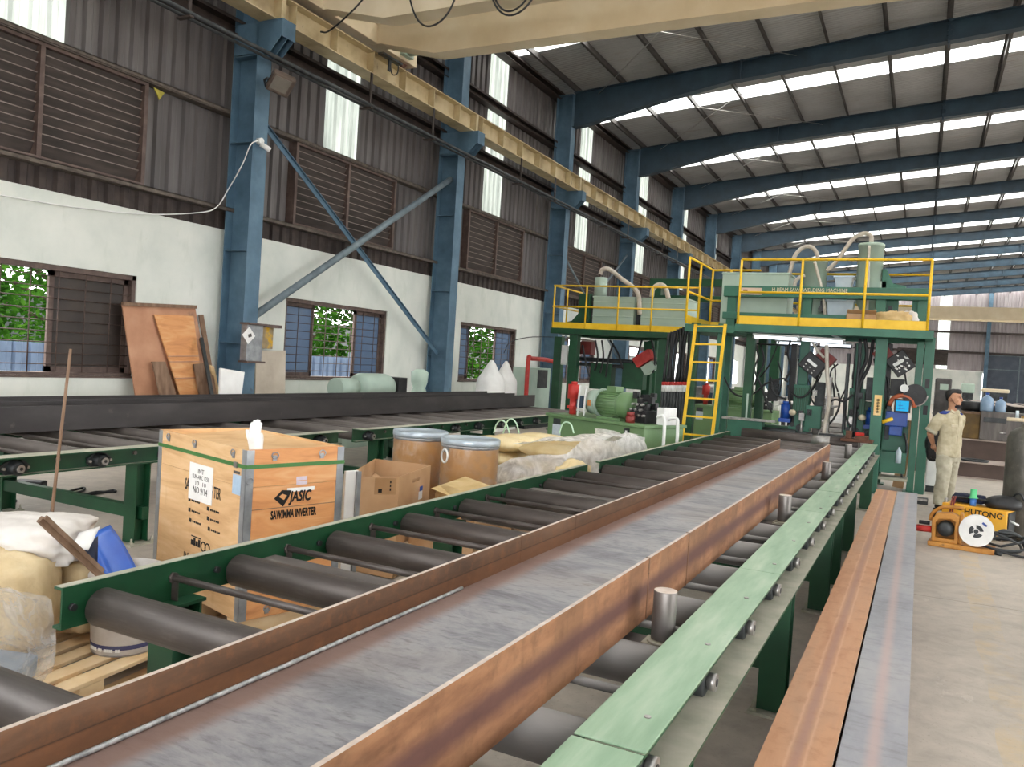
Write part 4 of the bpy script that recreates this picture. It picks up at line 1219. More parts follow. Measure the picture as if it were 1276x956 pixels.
# feed rollers and clamps at the machine mouth
for (yy, rad, x0, x1, z) in ((12.55, .085, -2.38, -.75, .76), (12.95, .07, -2.40, -.75, .745)):
    k = MB().cyl((x0, yy, z), (x1, yy, z), rad, n=26); k.cyl((x0 + 1.0, yy, z), (x0 + 1.25, yy, z), rad + .003, n=26, m=1)
    pt(wg, 'feed_roller', k, [MT['roller'], MT['steel']])
pt(wg, 'feed_table', MB().box(-2.45, 12.4, .55, -.68, 13.3, .62), MT['mgreen'])
k = MB().box(at(900, 523, y=13.2).x, 13.15, .93, at(966, 530, y=13.2).x, 13.32, .965); pt(wg, 'slide_plate', k, MT['steel'], .004)
k = MB().box(-2.75, 13.2, .65, -2.2, 13.4, .93); pt(wg, 'slide_base', k, MT['mgreen'], .006)
k = MB().cyl((-2.2, 13.25, .80), (-1.7, 13.25, .80), .05, n=18).cyl((-1.75, 13.25, .80), (-1.45, 13.25, .80), .03, n=14); pt(wg, 'clamp_cylinder', k, MT['dgrey'])
c = at(1060, 552, y=12.5)
k = MB().box(-.98, 12.4, .80, -.56, 12.7, .84).box(-.92, 12.45, .84, -.84, 12.55, .95).box(-.8, 12.42, .84, -.62, 12.62, .89); pt(wg, 'rusty_guide_block', k, MT['rail_rust'], .006)
k = MB().obox((-.74, 12.48, .915), (.12, .05, .04), (.2, 0, .4)); pt(wg, 'red_tool', k, MT['red'], .004)
# hoses and cable bundles under the deck
bl = 'black'
for i, path in enumerate([
    [(1072, 422), (1071, 450), (1068, 480), (1066, 505), (1063, 540)], [(1078, 422), (1080, 445), (1072, 470), (1067, 500), (1064, 545)],
    [(1088, 424), (1083, 455), (1072, 480), (1068, 510)], [(985, 424), (982, 440), (985, 460), (978, 475)], [(1063, 492), (1052, 500), (1040, 498), (1028, 505)],
    [(902, 470), (912, 488), (925, 494), (940, 490), (955, 478), (975, 472), (982, 476)], [(940, 427), (945, 445), (940, 460), (948, 480), (955, 500), (962, 515)],
    [(948, 430), (952, 450), (946, 465), (940, 480)], [(1015, 480), (1005, 492), (995, 495), (985, 488)], [(1045, 490), (1046, 505), (1040, 520), (1032, 530)],
    [(1052, 495), (1052, 512), (1056, 525), (1060, 532)], [(982, 480), (984, 500), (988, 520), (985, 545)], [(1105, 470), (1108, 490), (1104, 510)],
    [(1127, 540), (1130, 560), (1124, 585), (1124, 600)], [(960, 470), (965, 490), (980, 498)], [(1032, 470), (1038, 480), (1040, 495)]]):
    hose(wg, path, .016 if i > 2 else .026, bl if i not in (0,) else 'dgrey', y=13.72, name='cable')
hose(wg, [(1030, 430, 13.5), (1031, 470, 13.5), (1033, 500, 13.5), (1028, 530, 13.5), (1026, 545, 13.5)], .03, 'hose', name='suction_hose')
hose(wg, [(1012, 426, 13.5), (1018, 436, 13.5), (1027, 446, 13.5)], .02, 'hose', name='suction_hose')
rnd = random.Random(11)
for i in range(12):
    x0 = rnd.uniform(-2.4, -.2); z0 = rnd.uniform(1.9, 2.25)
    pts = [(x0, 14.1, z0)]
    for j in range(3): pts.append((pts[-1][0] + rnd.uniform(-.15, .15), 14.1 + rnd.uniform(-.1, .1), pts[-1][2] - rnd.uniform(.12, .35)))
    pt(wg, 'cable', MB().tube(bez(pts, 5), .013, 6), MT['black'])
# darker bulk between the posts: cable chains, slides, solenoid blocks
for (p0, q0, p1, q1, y, mt, nm) in ((984, 428, 991, 500, 14.0, 'black', 'cable_chain'), (1063, 428, 1070, 492, 14.1, 'black', 'cable_chain'), (957, 472, 969, 500, 13.9, 'black', 'slide_unit'),
        (1015, 476, 1027, 512, 14.0, 'dgrey', 'slide_unit'), (1079, 470, 1088, 500, 13.8, 'dgrey', 'slide_unit'), (1004, 505, 1022, 535, 13.7, 'mgreen', 'head_block'), (1076, 500, 1088, 545, 14.0, 'green', 'head_block'),
        (945, 528, 985, 550, 14.2, 'green', 'base_block'), (1028, 470, 1034, 550, 13.62, 'steel', 'guide_rod'), (1052, 440, 1056, 540, 13.9, 'dgrey', 'guide_rod'), (1102, 428, 1110, 500, 13.8, 'black', 'cable_chain'), (1103, 505, 1109, 548, 13.7, 'dgrey', 'slide_unit'),
        (916, 428, 1060, 433, 14.5, 'dgrey', 'cable_tray'), (1020, 540, 1052, 552, 13.4, 'dgrey', 'clamp_bar'), (1110, 472, 1126, 494, 13.75, 'black', 'reel_drive')):
    a, b = at(p0, q0, y=y), at(p1, q1, y=y)
    x0, x1 = min(a.x, b.x), max(a.x, b.x)
    if nm in ('cable_chain', 'guide_rod', 'slide_unit'):
        xm = (x0 + x1) / 2; hw = at((p0 + p1) / 2 + (p1 - p0) / 2, q0, y=y).x - at((p0 + p1) / 2, q0, y=y).x; x0, x1 = xm - hw, xm + hw
    pt(wg, nm, MB().box(x0, y, min(a.z, b.z), x1, y + .14, max(a.z, b.z)), MT[mt], .008)
for i in range(16):
    c = Vector((rnd.choice((-2.1, -1.75, -1.5, -.95, -.75, -.35)) + rnd.uniform(-.1, .1), 13.72 + rnd.uniform(-.1, .2), rnd.uniform(.8, 1.5)))
    pt(wg, 'solenoid_block', MB().box(c.x - .035, c.y, c.z - .04, c.x + .035, c.y + .07, c.z + .05).cyl((c.x, c.y, c.z), (c.x, c.y - .05, c.z), .022, n=10), MT[rnd.choice(('black', 'dgrey', 'dgrey', 'steel'))], .006)
# yellow sign on the front post
a, b = at(1090, 492, y=13.295), at(1097.5, 518, y=13.295)
so = pt(wg, 'warning_sign', MB().box(a.x, 13.288, b.z, b.x, 13.299, a.z), M('faded_yellow_sign', ['#e0b25c', '#ecd29a'], 3, rough=.5))
k = MB(); cx = (a.x + b.x) / 2; h = a.z - b.z
for i in range(5):
    z = b.z + h * (.13 + .145 * i)
    k.box(cx - .022, 13.286, z, cx + .022, 13.288, z + .006); k.box(cx - .022, 13.286, z + .022, cx + .022, 13.288, z + .028)
    k.box(cx - .004, 13.286, z - .006, cx + .004, 13.288, z + .034); k.box(cx - .026, 13.286, z + .010, cx + .026, 13.288, z + .015)
pt(wg, 'sign_characters', k, MT['ink'], parent=so)
# things lying on the deck
def lump(name, label, cat, c, size, seed, mat, amp=.18, freq=2.2, n=28, flat=.0, rz=0, group=None, sharp=1.0, root=None):
    o = None
    def disp(p):
        q = Vector(p)
        # squarish body with folds
        s = max(abs(q.x), abs(q.y), abs(q.z)); q = q.lerp(q / s * .86, .5)
        w = noise.fractal(p * freq + Vector((seed * 7.1, seed * 3.3, 0)), .8, 2.0, 5)
        rdg = abs(noise.noise(p * freq * 2.3 + Vector((seed, 9, 4))))
        return q * (1 + amp * w * .6 - amp * sharp * rdg * .7)
    m = MB().ball((0, 0, size[2]), size, n, disp=disp)
    o = m.build(name, mat, root)
    if root is None:
        zmin = min(v.co.z for v in o.data.vertices)
        for v in o.data.vertices: v.co.z = max(0.0, v.co.z - zmin - flat)
        o.location = c; o.rotation_euler = (0, 0, rz)
        tag(o, label, cat, group)
    return o
MT['kraft'] = M('kraft_sack_paper', ['#bd9c66', '#cdb07c', '#dac294'], 7, rough=.75, bump=.15, bscale=20)
MT['woven'] = M('white_woven_plastic', ['#c9c2bd', '#d9d3ce', '#e6e2de'], 5, rough=.6, bump=.15, bscale=30)
MT['card'] = M('brown_cardboard', ['#b38c66', '#c09a73', '#cba783'], 3, rough=.75, bump=.03, bscale=40)
a = at(1112, 402, y=13.25)
lump('paper_sack', 'crumpled tan paper sack on the gantry deck behind the guardrail', 'sack', (a.x, 13.32, ZD + .004), (.27, .16, .15), 3, MT['kraft'], .35)
a = at(1131, 400, y=13.5)
lump('plastic_sack', 'crumpled pale plastic sack beside the tan one on the gantry deck', 'sack', (a.x, 13.5, ZD + .004), (.16, .13, .16), 5, MT['woven'], .35)
a = at(1072, 398, y=13.3)
o = thing('cardboard_box', 'small brown cardboard box on the gantry deck behind the guardrail', 'box', (a.x, 13.32, ZD + .004), .15)
k = MB().box(-.20, -.1, 0, .20, .1, .22); k.build('box_body', MT['card'], o, bevel=.004)
k = MB().obox((0, -.13, .25), (.4, .1, .006), (-.5, 0, 0)); k.build('box_flap', MT['card'], o)

# ------------------------------------------------------------------ the smaller platform on the far line
lg = thing('welding_gantry', 'smaller yellow railed green platform with two grey bins, left of the ladder', 'welding machine', (-6.1, 17.5, 0))
XA, XC, Y1, Y2 = -7.60, -4.72, 16.8, 18.5
f = MB().box(XA, Y1, 2.32, XC, Y1 + .1, ZD); f.box(XA, Y2, 2.32, XC, Y2 + .1, ZD); f.box(XA + .004, Y1 + .1, 2.325, XA + .1, Y2, ZD - .022); f.box(XC - .1, Y1 + .1, 2.325, XC - .004, Y2, ZD - .022)
pt(lg, 'deck_frame', f, MT['green'], .005); pt(lg, 'deck_plate', MB().box(XA + .02, Y1 + .02, ZD - .02, XC - .02, Y2 + .08, ZD), MT['green'])
xs = [at(p, 385, y=Y1).x for p in (690, 730, 770, 812)]
guard(lg, [([(XC + .45, Y1), (XA + .03, Y1), (XA + .03, Y2)], [(xs[0], Y1), (xs[1], Y1), (xs[2], Y1), (xs[3], Y1), (XA + .03, Y2), (XA + .03, 17.6)])], zt=3.40, mid=(2.93,))
for (px, yy) in ((714, 16.85), (826, 16.85)):
    x = at(px, 430, y=yy).x
    boxcol(lg, x - .10, yy, x + .10, yy + .2, 0, 2.30, 'green')
for px in (697, 809):
    x = at(px, 430, y=18.3).x
    boxcol(lg, x - .10, 18.2, x + .10, 18.4, 0, 2.30, 'green')
def lbox(p0, q0, p1, q1, y, d, mt, name, bev=.008):
    a, b = at(p0, q0, y=y), at(p1, q1, y=y)
    return pt(lg, name, MB().box(a.x, y, min(a.z, b.z), b.x, y + d, max(a.z, b.z)), MT[mt], bev)
def tanklg(p0, p1, q, y):
    a, b = at(p0, q, y=y), at(p1, q, y=y)
    m = MB().box(a.x, y, ZD + .02, b.x, y + .8, a.z); m.box(a.x - .02, y - .02, a.z - .03, b.x + .02, y + .82, a.z)
    m.box(a.x, y - .012, ZD + .3, b.x, y, ZD + .33); m.box(a.x, y - .012, ZD + .62, b.x, y, ZD + .64)
    pt(lg, 'flux_bin', m, MT['greybox'], .006)
tanklg(740, 791, 369, 17.1); tanklg(800, 858, 371, 17.1)
a, b = at(742, 346, y=17.5), at(757, 346, y=17.5)
pt(lg, 'hopper', MB().lathe([((b.x - a.x) / 2, 3.1), ((b.x - a.x) / 2, a.z), (.01, a.z + .01)], ((a.x + b.x) / 2, 17.5, 0), 24), MT['greybox'])
hose(lg, [(748, 342), (751, 336), (760, 336), (775, 348), (790, 359), (796, 370), (797, 392)], .05, y=17.0)
hose(lg, [(812, 370), (814, 360), (821, 355), (829, 358), (833, 372)], .05, y=17.0)
k = MB(); a = at(693, 404, y=17.0); c = at(735, 366, y=17.0)
k.prism([(a.x, ZD), (c.x, ZD), (c.x, c.z), (c.x - .25, c.z), (c.x - .25, ZD + .35), (c.x - .4, ZD + .18), (a.x, ZD + .08)], 17.0, 17.2); pt(lg, 'swing_bracket', k, MT['green'], .006)
lbox(728, 368, 738, 408, 17.15, .2, 'dgrey', 'winch')
lbox(792, 375, 799, 410, 17.3, .2, 'dgrey', 'drive_box')
lbox(735, 421, 802, 425, 17.2, .3, 'steel', 'light_tray')
lbox(719, 425, 736, 442, 17.6, .3, 'dred', 'red_power_unit')
c = at(803, 447, y=17.3)
pt(lg, 'red_power_unit', MB().obox(c, (.42, .3, .24), (0, -.6, 0)), MT['red'], .01)
pt(lg, 'control_box', MB().obox(c + Vector((.14, 0, -.2)), (.3, .25, .2), (0, -.6, 0)), MT['greybox'], .01)
for (z, r) in ((1.78, .05), (1.66, .04)): pt(lg, 'slide_shaft', MB().cyl((-7.2, 17.4, z), (-5.0, 17.4, z), r, n=14), MT['dgrey'])
lbox(736, 452, 760, 486, 17.3, .3, 'green', 'welding_carriage'); lbox(776, 452, 800, 486, 17.3, .3, 'green', 'welding_carriage')
lbox(700, 430, 706, 455, 17.2, .1, 'white', 'valve_panel')
for path in ([(742, 424), (745, 445), (741, 462)], [(750, 424), (752, 445), (748, 465)], [(760, 424), (770, 440), (776, 460)], [(800, 424), (795, 440), (788, 452)], [(764, 428), (758, 448), (755, 470)], [(812, 424), (816, 445), (814, 465)], [(726, 430), (730, 452), (735, 470)], [(840, 424), (836, 450), (838, 470)]):
    hose(lg, path, .022, 'black', y=17.2, name='cable')
# bundle of hydraulic hoses with red and white bands beside the ladder
hb = thing('hose_bundle', 'hanging bundle of black hydraulic hoses with red and white banded ends beside the ladder', 'hose bundle', (at(843, 480, y=14.0).x, 14.0, 0))
for i in range(9):
    p = 827 + i * 3.7
    a, b = at(p + 6, 422 - i * 1.5, y=14.0 + .03 * (i % 2)), at(p, 476, y=14.0)
    hoseo = MB().tube(bez([a + Vector((0, 0, .1)), a, a.lerp(b, .5) + Vector((.03 * math.sin(i * 2), 0, 0)), b], 5), .028, 8).build('hose', MT['black'], hb, world=True)
    d = Vector((0, 0, -1))
    MB().cyl(b, b + d * .06, .032, n=12).build('red_band', MT['red'], hoseo, world=True)
    MB().cyl(b + d * .06, b + d * .17, .032, n=12).build('white_band', MT['white'], hoseo, world=True)
    MB().cyl(b + d * .17, Vector((b.x, b.y, .02)), .034, n=12).build('dark_sleeve', MT['dgrey'], hoseo, world=True)
# green frame of a third machine farther back
tg = thing('green_gantry', 'dark green horizontal gantry farther back behind the platforms', 'gantry', (-5.6, 22.2, 0))
a, b = at(810, 347, y=22), at(1000, 357, y=22)
k = MB().box(a.x, 22, a.z - .2, -3.2, 22.3, a.z); pt(tg, 'top_beam', k, MT['green'], .006)
k = MB().box(a.x + .3, 22, a.z - .62, -3.2, 22.25, a.z - .46); pt(tg, 'lower_beam', k, MT['green'], .006)
for x in (a.x + .1, -3.6): pt(tg, 'upright_post', MB().box(x, 22, 0, x + .24, 22.24, a.z - .2), MT['green'], .006)

# ------------------------------------------------------------------ hydraulic power unit
ta, tb = Vector((-4.70, 10.40, 0)), Vector((-3.03, 9.72, 0))
rz = math.atan2(tb.y - ta.y, tb.x - ta.x)
L = (tb - ta).length
hp = thing('hydraulic_power_unit', 'pale green hydraulic oil tank with a motor and pump on top beside the conveyor', 'hydraulic unit', ta, rz)
TZ = .945
m = MB().box(0.03, .03, .06, L - .03, .83, TZ - .04); m.box(.1, .1, 0, .25, .76, .06); m.box(L - .25, .1, 0, L - .1, .76, .06)
m.build('oil_tank', MT['tankgreen'], hp, bevel=.01)
MB().box(0, 0, TZ - .04, L, .86, TZ).build('tank_lid', MT['tankgreen'], hp, bevel=.006)
cvx, cvz = .98, .52
k = MB().lathe([(.21, 0), (.21, .012), (.17, .012), (.165, .008), (.001, .008)], (cvx, .03, cvz), 36, axis='Y')
for v in range(len(k.v)): k.v[v] = (k.v[v][0], .03 - (k.v[v][1] - .03), k.v[v][2])
for i in range(8):
    q = 2 * PI * i / 8; k.cyl((cvx + .19 * math.cos(q), .03, cvz + .19 * math.sin(q)), (cvx + .19 * math.cos(q), .005, cvz + .19 * math.sin(q)), .014, n=8)
k.build('inspection_cover', MT['tankgreen'], hp)
text('cover_lettering', 'HUAHENG', .085, (cvx, .014, cvz), (1, 0, 0), (0, 0, 1), M('faded_red_lettering', ['#7f5a33', '#94623c'], 20, rough=.6), hp, bold=.003)
s = MB().box(1.46, .012, .56, 1.54, .03, .88); so = s.build('sight_gauge', MT['dgrey'], hp, bevel=.004)
MB().box(1.485, .004, .59, 1.515, .012, .85).build('gauge_glass', MT['white'], so)
MB().box(.14, .022, .62, .30, .03, .80).build('maker_plate', M('pale_blue_plate', ['#b9c6cf', '#cfd8de'], 30, rough=.5), hp)
MB().box(.15, .02, .80, .29, .03, .88).build('warning_label', MT['dgrey'], hp)
m = MB().cyl((.55, .38, TZ + .20), (.72, .38, TZ + .20), .17, n=28).cyl((.72, .38, TZ + .20), (.75, .38, TZ + .20), .20, n=28)
m.build('bell_housing', MT['greybox'], hp)
MB().box(.6, .21, TZ + .15, .66, .215, TZ + .23).build('orange_label', M('orange_label', '#c07a3f', 3), hp)
m = MB().cyl((.75, .38, TZ + .20), (1.10, .38, TZ + .20), .165, n=28)
for i in range(28):
    q = 2 * PI * i / 28
    m.obox((.92, .38 + .168 * math.cos(q), TZ + .20 + .168 * math.sin(q)), (.32, .022, .006), (q, 0, 0))
m.box(.85, .3, TZ, 1.0, .46, TZ + .06); m.box(.8, .2, TZ + .0, 1.22, .56, TZ + .03)
mo = m.build('electric_motor', MT['tankgreen'], hp)
MB().lathe([(.172, 0), (.18, .03), (.18, .17), (.15, .2), (.001, .2)], (1.10, .38, TZ + .20), 28, axis='X').build('fan_cover', MT['tankgreen'], mo)
MB().box(.86, .30, TZ + .36, 1.02, .46, TZ + .44).build('terminal_box', MT['tankgreen'], mo, bevel=.006)
m = MB().cyl((.36, .38, TZ + .18), (.55, .38, TZ + .18), .07, n=18); m.box(.3, .3, TZ + .1, .42, .46, TZ + .27)
m.build('hydraulic_pump', M('dark_blue_pump', ['#33465a', '#40566c'], 4, rough=.4), hp, bevel=.006)
m = MB().cyl((.24, .30, TZ + .22), (.24, .30, TZ + .42), .085, n=18).cyl((.24, .30, TZ), (.24, .30, TZ + .22), .05, n=14).box(.18, .24, TZ + .08, .30, .36, TZ + .12).cyl((.24, .30, TZ + .42), (.24, .30, TZ + .46), .045, n=12)
m.build('red_return_filter', MT['red'], hp)
rnd = random.Random(5)
m = MB()
m.box(1.33, .25, TZ, 1.60, .55, TZ + .16)
for i in range(14):
    c = Vector((1.33 + rnd.random() * .27, .25 + rnd.random() * .2, TZ + .16 + rnd.random() * .2))
    m.box(c.x - .03, c.y - .03, c.z - .04, c.x + .04, c.y + .03, c.z + .05)
m.build('valve_manifold', MT['black'], hp, bevel=.004)
m = MB()
for i in range(10): m.cyl((1.35 + .026 * i, .2, TZ + .1 + .07 * (i % 3)), (1.35 + .026 * i, .26, TZ + .1 + .07 * (i % 3)), .016, n=8)
m.build('valve_fittings', MT['steel'], hp)
m = MB().cyl((1.46, .12, TZ), (1.46, .12, TZ + .09), .06, n=18, m=0).cyl((1.46, .12, TZ + .09), (1.46, .12, TZ + .14), .05, n=18)
m.build('breather_cap', MT['dred'], hp)
for dx in (0, .12):
    MB().tube(bez([(.44 + dx, .2, TZ), (.44 + dx, .2, TZ + .2), (.44 + dx, .22, TZ + .42)], 5), .014, 8).build('white_pipe', MT['white'], hp)
MB().tube(bez([(L - .05, .45, TZ + .05), (L + .12, .45, TZ + .10), (L + .16, .45, TZ), (L + .16, .45, .5), (L + .12, .45, .3)], 6), .022, 10).build('white_pipe', MT['white'], hp)
MB().tube(bez([(L - .05, .30, TZ + .10), (L + .04, .30, TZ + .12), (L + .07, .30, TZ), (L + .07, .30, .5), (L + .03, .30, .3)], 6), .022, 10).build('white_pipe', MT['white'], hp)
MB().box(1.70, .35, TZ, 1.82, .6, TZ + .22).build('grey_junction_box', MT['white'], hp, bevel=.006)

# second power unit and stored steel seen between the posts
q = dup(hp, (at(893, 520, y=17.6).x - .6, 17.6, 0), -.1, 'second pale green hydraulic tank, seen between the ladder and the gantry')
MT['platestack'] = M('grey_plate_stack', ['#7f7b7b', '#93908f', '#a7a3a1'], 3, rough=.5, stretch=(1, 1, 8))
for i in range(7):
    c = at(1055, 520, y=19)
    o = tag(MB().box(c.x - .55 + .03 * (i % 3), 18.6, .0 + .11 * i, c.x + .55 + .02 * (i % 2), 24, .095 + .11 * i).build('steel_plate', MT['platestack'], bevel=.004), 'thick grey steel plate in the stack seen through the gantry, layer %d from the floor' % (i + 1), 'steel plate', 'steel plates stacked beyond the gantry', 'thing')
rn = random.Random(6)
for i in range(7):
    x0 = -6.6 + i * .78
    if -2.0 < x0 < -1.1: continue
    h = .55 + .35 * rn.random()
    o = hbeam('stored_beam', 'stored dark H beam lying in line beyond the gantry', 7, h=h, w=.34, outer='palesteel0', inner='darkbeam', edge='palesteel0', web='darkbeam', group='stored beams beyond the gantry') if False else None
    o = thing('beam_bundle', 'bundle of dark steel sections standing beyond the gantry, seen between its posts', 'steel bundle', (x0, 24.5, 0), 0, 'steel bundles beyond the gantry')
    m = MB().prism(ipoly(.42, h, .02, .016), 0, 6); m.build('lower_section', MT['darkbeam'], o)
    m = MB().prism(ipoly(.30, .34, .018, .014, h + .002), .3, 5.6); m.build('upper_section', MT['platestack'], o)
a = at(946, 512, y=20.5)
o = thing('covered_goods', 'white peaked plastic cover seen between the gantry posts', 'covered goods', (a.x, 20.5, 0))
MB().grid(lambda u, v: Vector((math.cos(2 * PI * u) * .30 * (.05 + .95 * v ** .9) * (1 + .15 * noise.noise(Vector((math.cos(2 * PI * u) * 2, math.sin(2 * PI * u) * 2, v)))), math.sin(2 * PI * u) * .3 * (.05 + .95 * v ** .9), 1.55 - .55 * v if v < .85 else 1.08 - (v - .85) * 7.2)), 24, 12).build('cover', MT['paper'], o)
# ------------------------------------------------------------------ goods left of the near conveyor
t = NT('pine_plywood')
n1 = t.noise(2.2, 7, .6, vec=t.mapping((1, 1, 6)), dist=.8); n2 = t.noise(9, 5, .6, vec=t.mapping((1, 1, .3)))
col = t.ramp(n1, [(.3, '#c79a6b'), (.5, '#d9b07f'), (.7, '#e3c094')])
col = t.mix(t.ramp(n2, [(.6, 0.0), (.76, .4)]), col, '#b98558')
MT['ply'] = t.bsdf(col, .65)
t = NT('orange_pine_board')
n1 = t.noise(2.0, 7, .6, vec=t.mapping((1, 1, 5)), dist=1.0)
col = t.ramp(n1, [(.3, '#c07f4f'), (.5, '#d6965f'), (.7, '#deaa78')])
MT['ply2'] = t.bsdf(col, .6)
MT['rawwood'] = M('raw_pallet_wood', ['#cdaa7d', '#dcbd92', '#e6cca6'], 4, rough=.75, stretch=(1, 1, 1), spots=('#b08a5c', 12, .7))
MT['oldwood'] = M('weathered_wood', ['#6d5442', '#7f6450', '#937763'], 5, rough=.8, stretch=(3, 3, .5))
MT['osb'] = M('reddish_plywood', ['#a6765a', '#b78567', '#c59678'], 2.5, rough=.7, spots=('#8d6a58', 3, .62))
MT['strap'] = plain('green_strap', '#3f7436', .4)
MT['zinc'] = M('galvanised_corner', ['#87898c', '#9b9da0', '#adafb2'], 8, rough=.4, metal=.6)

def pallet(name, label, loc, rz, w, l, slats=7, group='wooden pallets'):
    o = thing(name, label, 'pallet', loc, rz, group)
    b = MB()
    for i in range(3): b.box(w * i / 2 * .9 - .0, 0, .018, w * i / 2 * .9 + w * .1, l, .10)
    b.build('bearers', MT['rawwood'], o)
    p = None
    for i in range(slats):
        y = (l - .09) * i / (slats - 1)
        if p is None:
            p = MB().box(0, 0, .10, w, .09, .12).build('deck_board', MT['rawwood'], o, bevel=.003); p.location.y = y
        else: dup(p, (0, y, 0), parent=o)
    p = None
    for i in range(3):
        y = (l - .09) * i / 2
        if p is None: p = MB().box(0, 0, 0, w, .09, .018).build('bottom_board', MT['rawwood'], o); p.location.y = y
        else: dup(p, (0, y, 0), parent=o)
    return o

# wooden crate
c0 = Vector((-3.247, 3.285, 0))
crz = math.radians(-16)
CW, CL, CB, CT = 1.09, .635, .12, 1.069
cr = thing('wooden_crate', 'tall plywood crate with green straps and steel corners beside the near conveyor', 'crate', c0, crz)
b = MB().box(-CW, 0, CB, 0, CL, .86); b.m = [0, 0, 0, 1, 0, 0]
b.build('crate_body', [MT['ply'], MT['ply2']], cr, bevel=.003)
b = MB().box(-CW, .0, .862, 0, .014, CT).box(-CW, CL - .014, .862, 0, CL, CT).box(-.014, .014, .862, 0, CL - .014, CT).box(-CW, .014, .862, -CW + .014, CL - .014, CT)
b.m = [0] * 6 + [0] * 6 + [1] * 6 + [0] * 6
b.build('lid_rim', [MT['ply'], MT['ply2']], cr)
b = MB().add([(-CW + .01, .014, 1.03), (-.012, .014, 1.05), (-.012, CL - .012, 1.055), (-CW + .01, CL - .012, 1.06)], [(0, 1, 2, 3)])
b.box(-CW + .012, .014, .865, -.014, CL - .014, 1.0)
b.build('lid_panel', MT['ply'], cr)
b = MB()
for (x, y) in ((0, 0), (0, CL), (-CW, 0)):
    sx = 1 if x == 0 else -1; sy = -1 if y == 0 else 1
    b.box(x - sx * .045, y + sy * .0025, CB, x + sx * .003, y - sy * .0, CT - .002); b.box(x + sx * .003, y - sy * .045, CB, x, y + sy * .0025, CT - .002)
    p = b.build('steel_corner', MT['zinc'], cr); b = MB()
z = .965
for (a, e) in (((-CW, -.005), (0.005, -.004)), ((.004, -.005), (.005, CL + .005))):
    s = MB().box(min(a[0], e[0]) - .002, min(a[1], e[1]), z, max(a[0], e[0]) + .002, max(a[1], e[1]) + .001, z + .022)
    s.build('green_strap', MT['strap'], cr)
MB().box(-.12, -.012, z - .004, -.085, -.004, z + .028).build('strap_buckle', MT['steel'], cr)
def clasp(x, y, z, ax):
    k = MB()
    n = [Vector((math.cos(q) * .022, 0, math.sin(q) * .018)) if ax == 'x' else Vector((0, math.cos(q) * .022, math.sin(q) * .018)) for q in [2 * PI * i / 10 for i in range(10)]]
    off = Vector((0, -.008, 0)) if ax == 'x' else Vector((.008, 0, 0))
    k.tube([Vector((x, y, z)) + off + v for v in n], .0035, 5, closed=True)
    if ax == 'x': k.box(x - .012, y - .006, z - .03, x + .012, y, z + .0)
    else: k.box(x, y - .012, z - .03, x + .006, y + .012, z)
    return k.build('clasp', MT['zinc'], cr)
for x in (-.95, -.60, -.14): clasp(x, 0, CT - .03, 'x')
for y in (.17, .48): clasp(0, y, CT - .035, 'y'); clasp(0, y, CB + .05, 'y')
for z_ in (.9, .55, .3): clasp(0, .02, z_, 'y')
zj_ = face(365, 631, cr, 'x').z
MB().box(-.010, .0, zj_ - .002, .0012, CL, zj_ + .002).build('board_joint', MT['oldwood'], cr)
# stencilled lettering
X_, Z_ = (1, 0, 0), (0, 0, 1)
def onleft(s, size, u, z, **k): return text('stencil_lettering', s, size, (-CW + u, -.001, z), X_, Z_, MT['ink'], cr, depth=.0006, **k)
def onright(s, size, v, z, mat='ink', **k): return text('stencil_lettering', s, size, (.001, v, z), (0, 1, 0), Z_, MT[mat], cr, depth=.0006, **k)
def FL(px, py): return face(px, py, cr, 'y')
def FR(px, py): return face(px, py, cr, 'x')
q0, q1 = FL(231, 602), FL(275, 618)
onleft('SAW/MMA INVERTER', .095, CW + (q0.x + q1.x) / 2, (q0.z + q1.z) / 2, width=(q1.x - q0.x), bold=.001)
for (px, py) in ((235, 624), (235, 637), (236, 650), (258, 636), (258, 648), (259, 661)):
    c_ = FL(px, py)
    k = MB().box(c_.x, -.002, c_.z, c_.x + .025, -.0005, c_.z + .022)
    for q in range(5): k.box(c_.x + .04 + q * .022, -.002, c_.z + .004, c_.x + .055 + q * .022, -.0005, c_.z + .015)
    k.build('stencil_marks', MT['ink'], cr)
c_ = FL(238, 678)
k = MB()
for q in range(4): k.box(c_.x + .03 * q, -.002, c_.z, c_.x + .024 + .03 * q, -.0005, c_.z + .03 + .015 * (q % 2))
k.box(c_.x, -.002, c_.z + .05, c_.x + .12, -.0005, c_.z + .056)
for dx in (.155, .205): k.tube([Vector((c_.x + dx + .027 * math.cos(q), -.001, c_.z + .015 + .027 * math.sin(q))) for q in [2 * PI * i / 14 for i in range(14)]], .004, 5, closed=True)
k.build('stencil_marks', MT['ink'], cr)
c_ = FL(232, 692); onleft('INVERTER', .075, CW + c_.x + .10, c_.z - .01, sx=.8)
c_ = FR(374, 618.5); onright('JASIC', .085, c_.y, c_.z, bold=.003, shear=.18, width=FR(389, 618).y - FR(361, 618).y)
c_ = FR(353, 620.5); cy_, cz_ = c_.y, c_.z
k = MB()
k.add([(.0016, cy_ - .06, cz_), (.0016, cy_, cz_ - .05), (.0016, cy_ + .035, cz_ + .0), (.0016, cy_ + .05, cz_ + .04), (.0016, cy_ - .012, cz_ + .045)], [(0, 1, 2, 3, 4)])
k.add([(.0022, cy_ - .03, cz_ + .008), (.0022, cy_ + .004, cz_ - .012), (.0022, cy_ + .022, cz_ + .012), (.0022, cy_ - .008, cz_ + .024)], [(0, 1, 2, 3)], 1)
k.build('diamond_logo', [MT['ink'], MT['ply2']], cr)
c_ = FR(366, 640); onright('SAW/MMA INVERTER', .066, c_.y, c_.z, width=FR(395, 635).y - FR(338, 646).y, bold=.002)
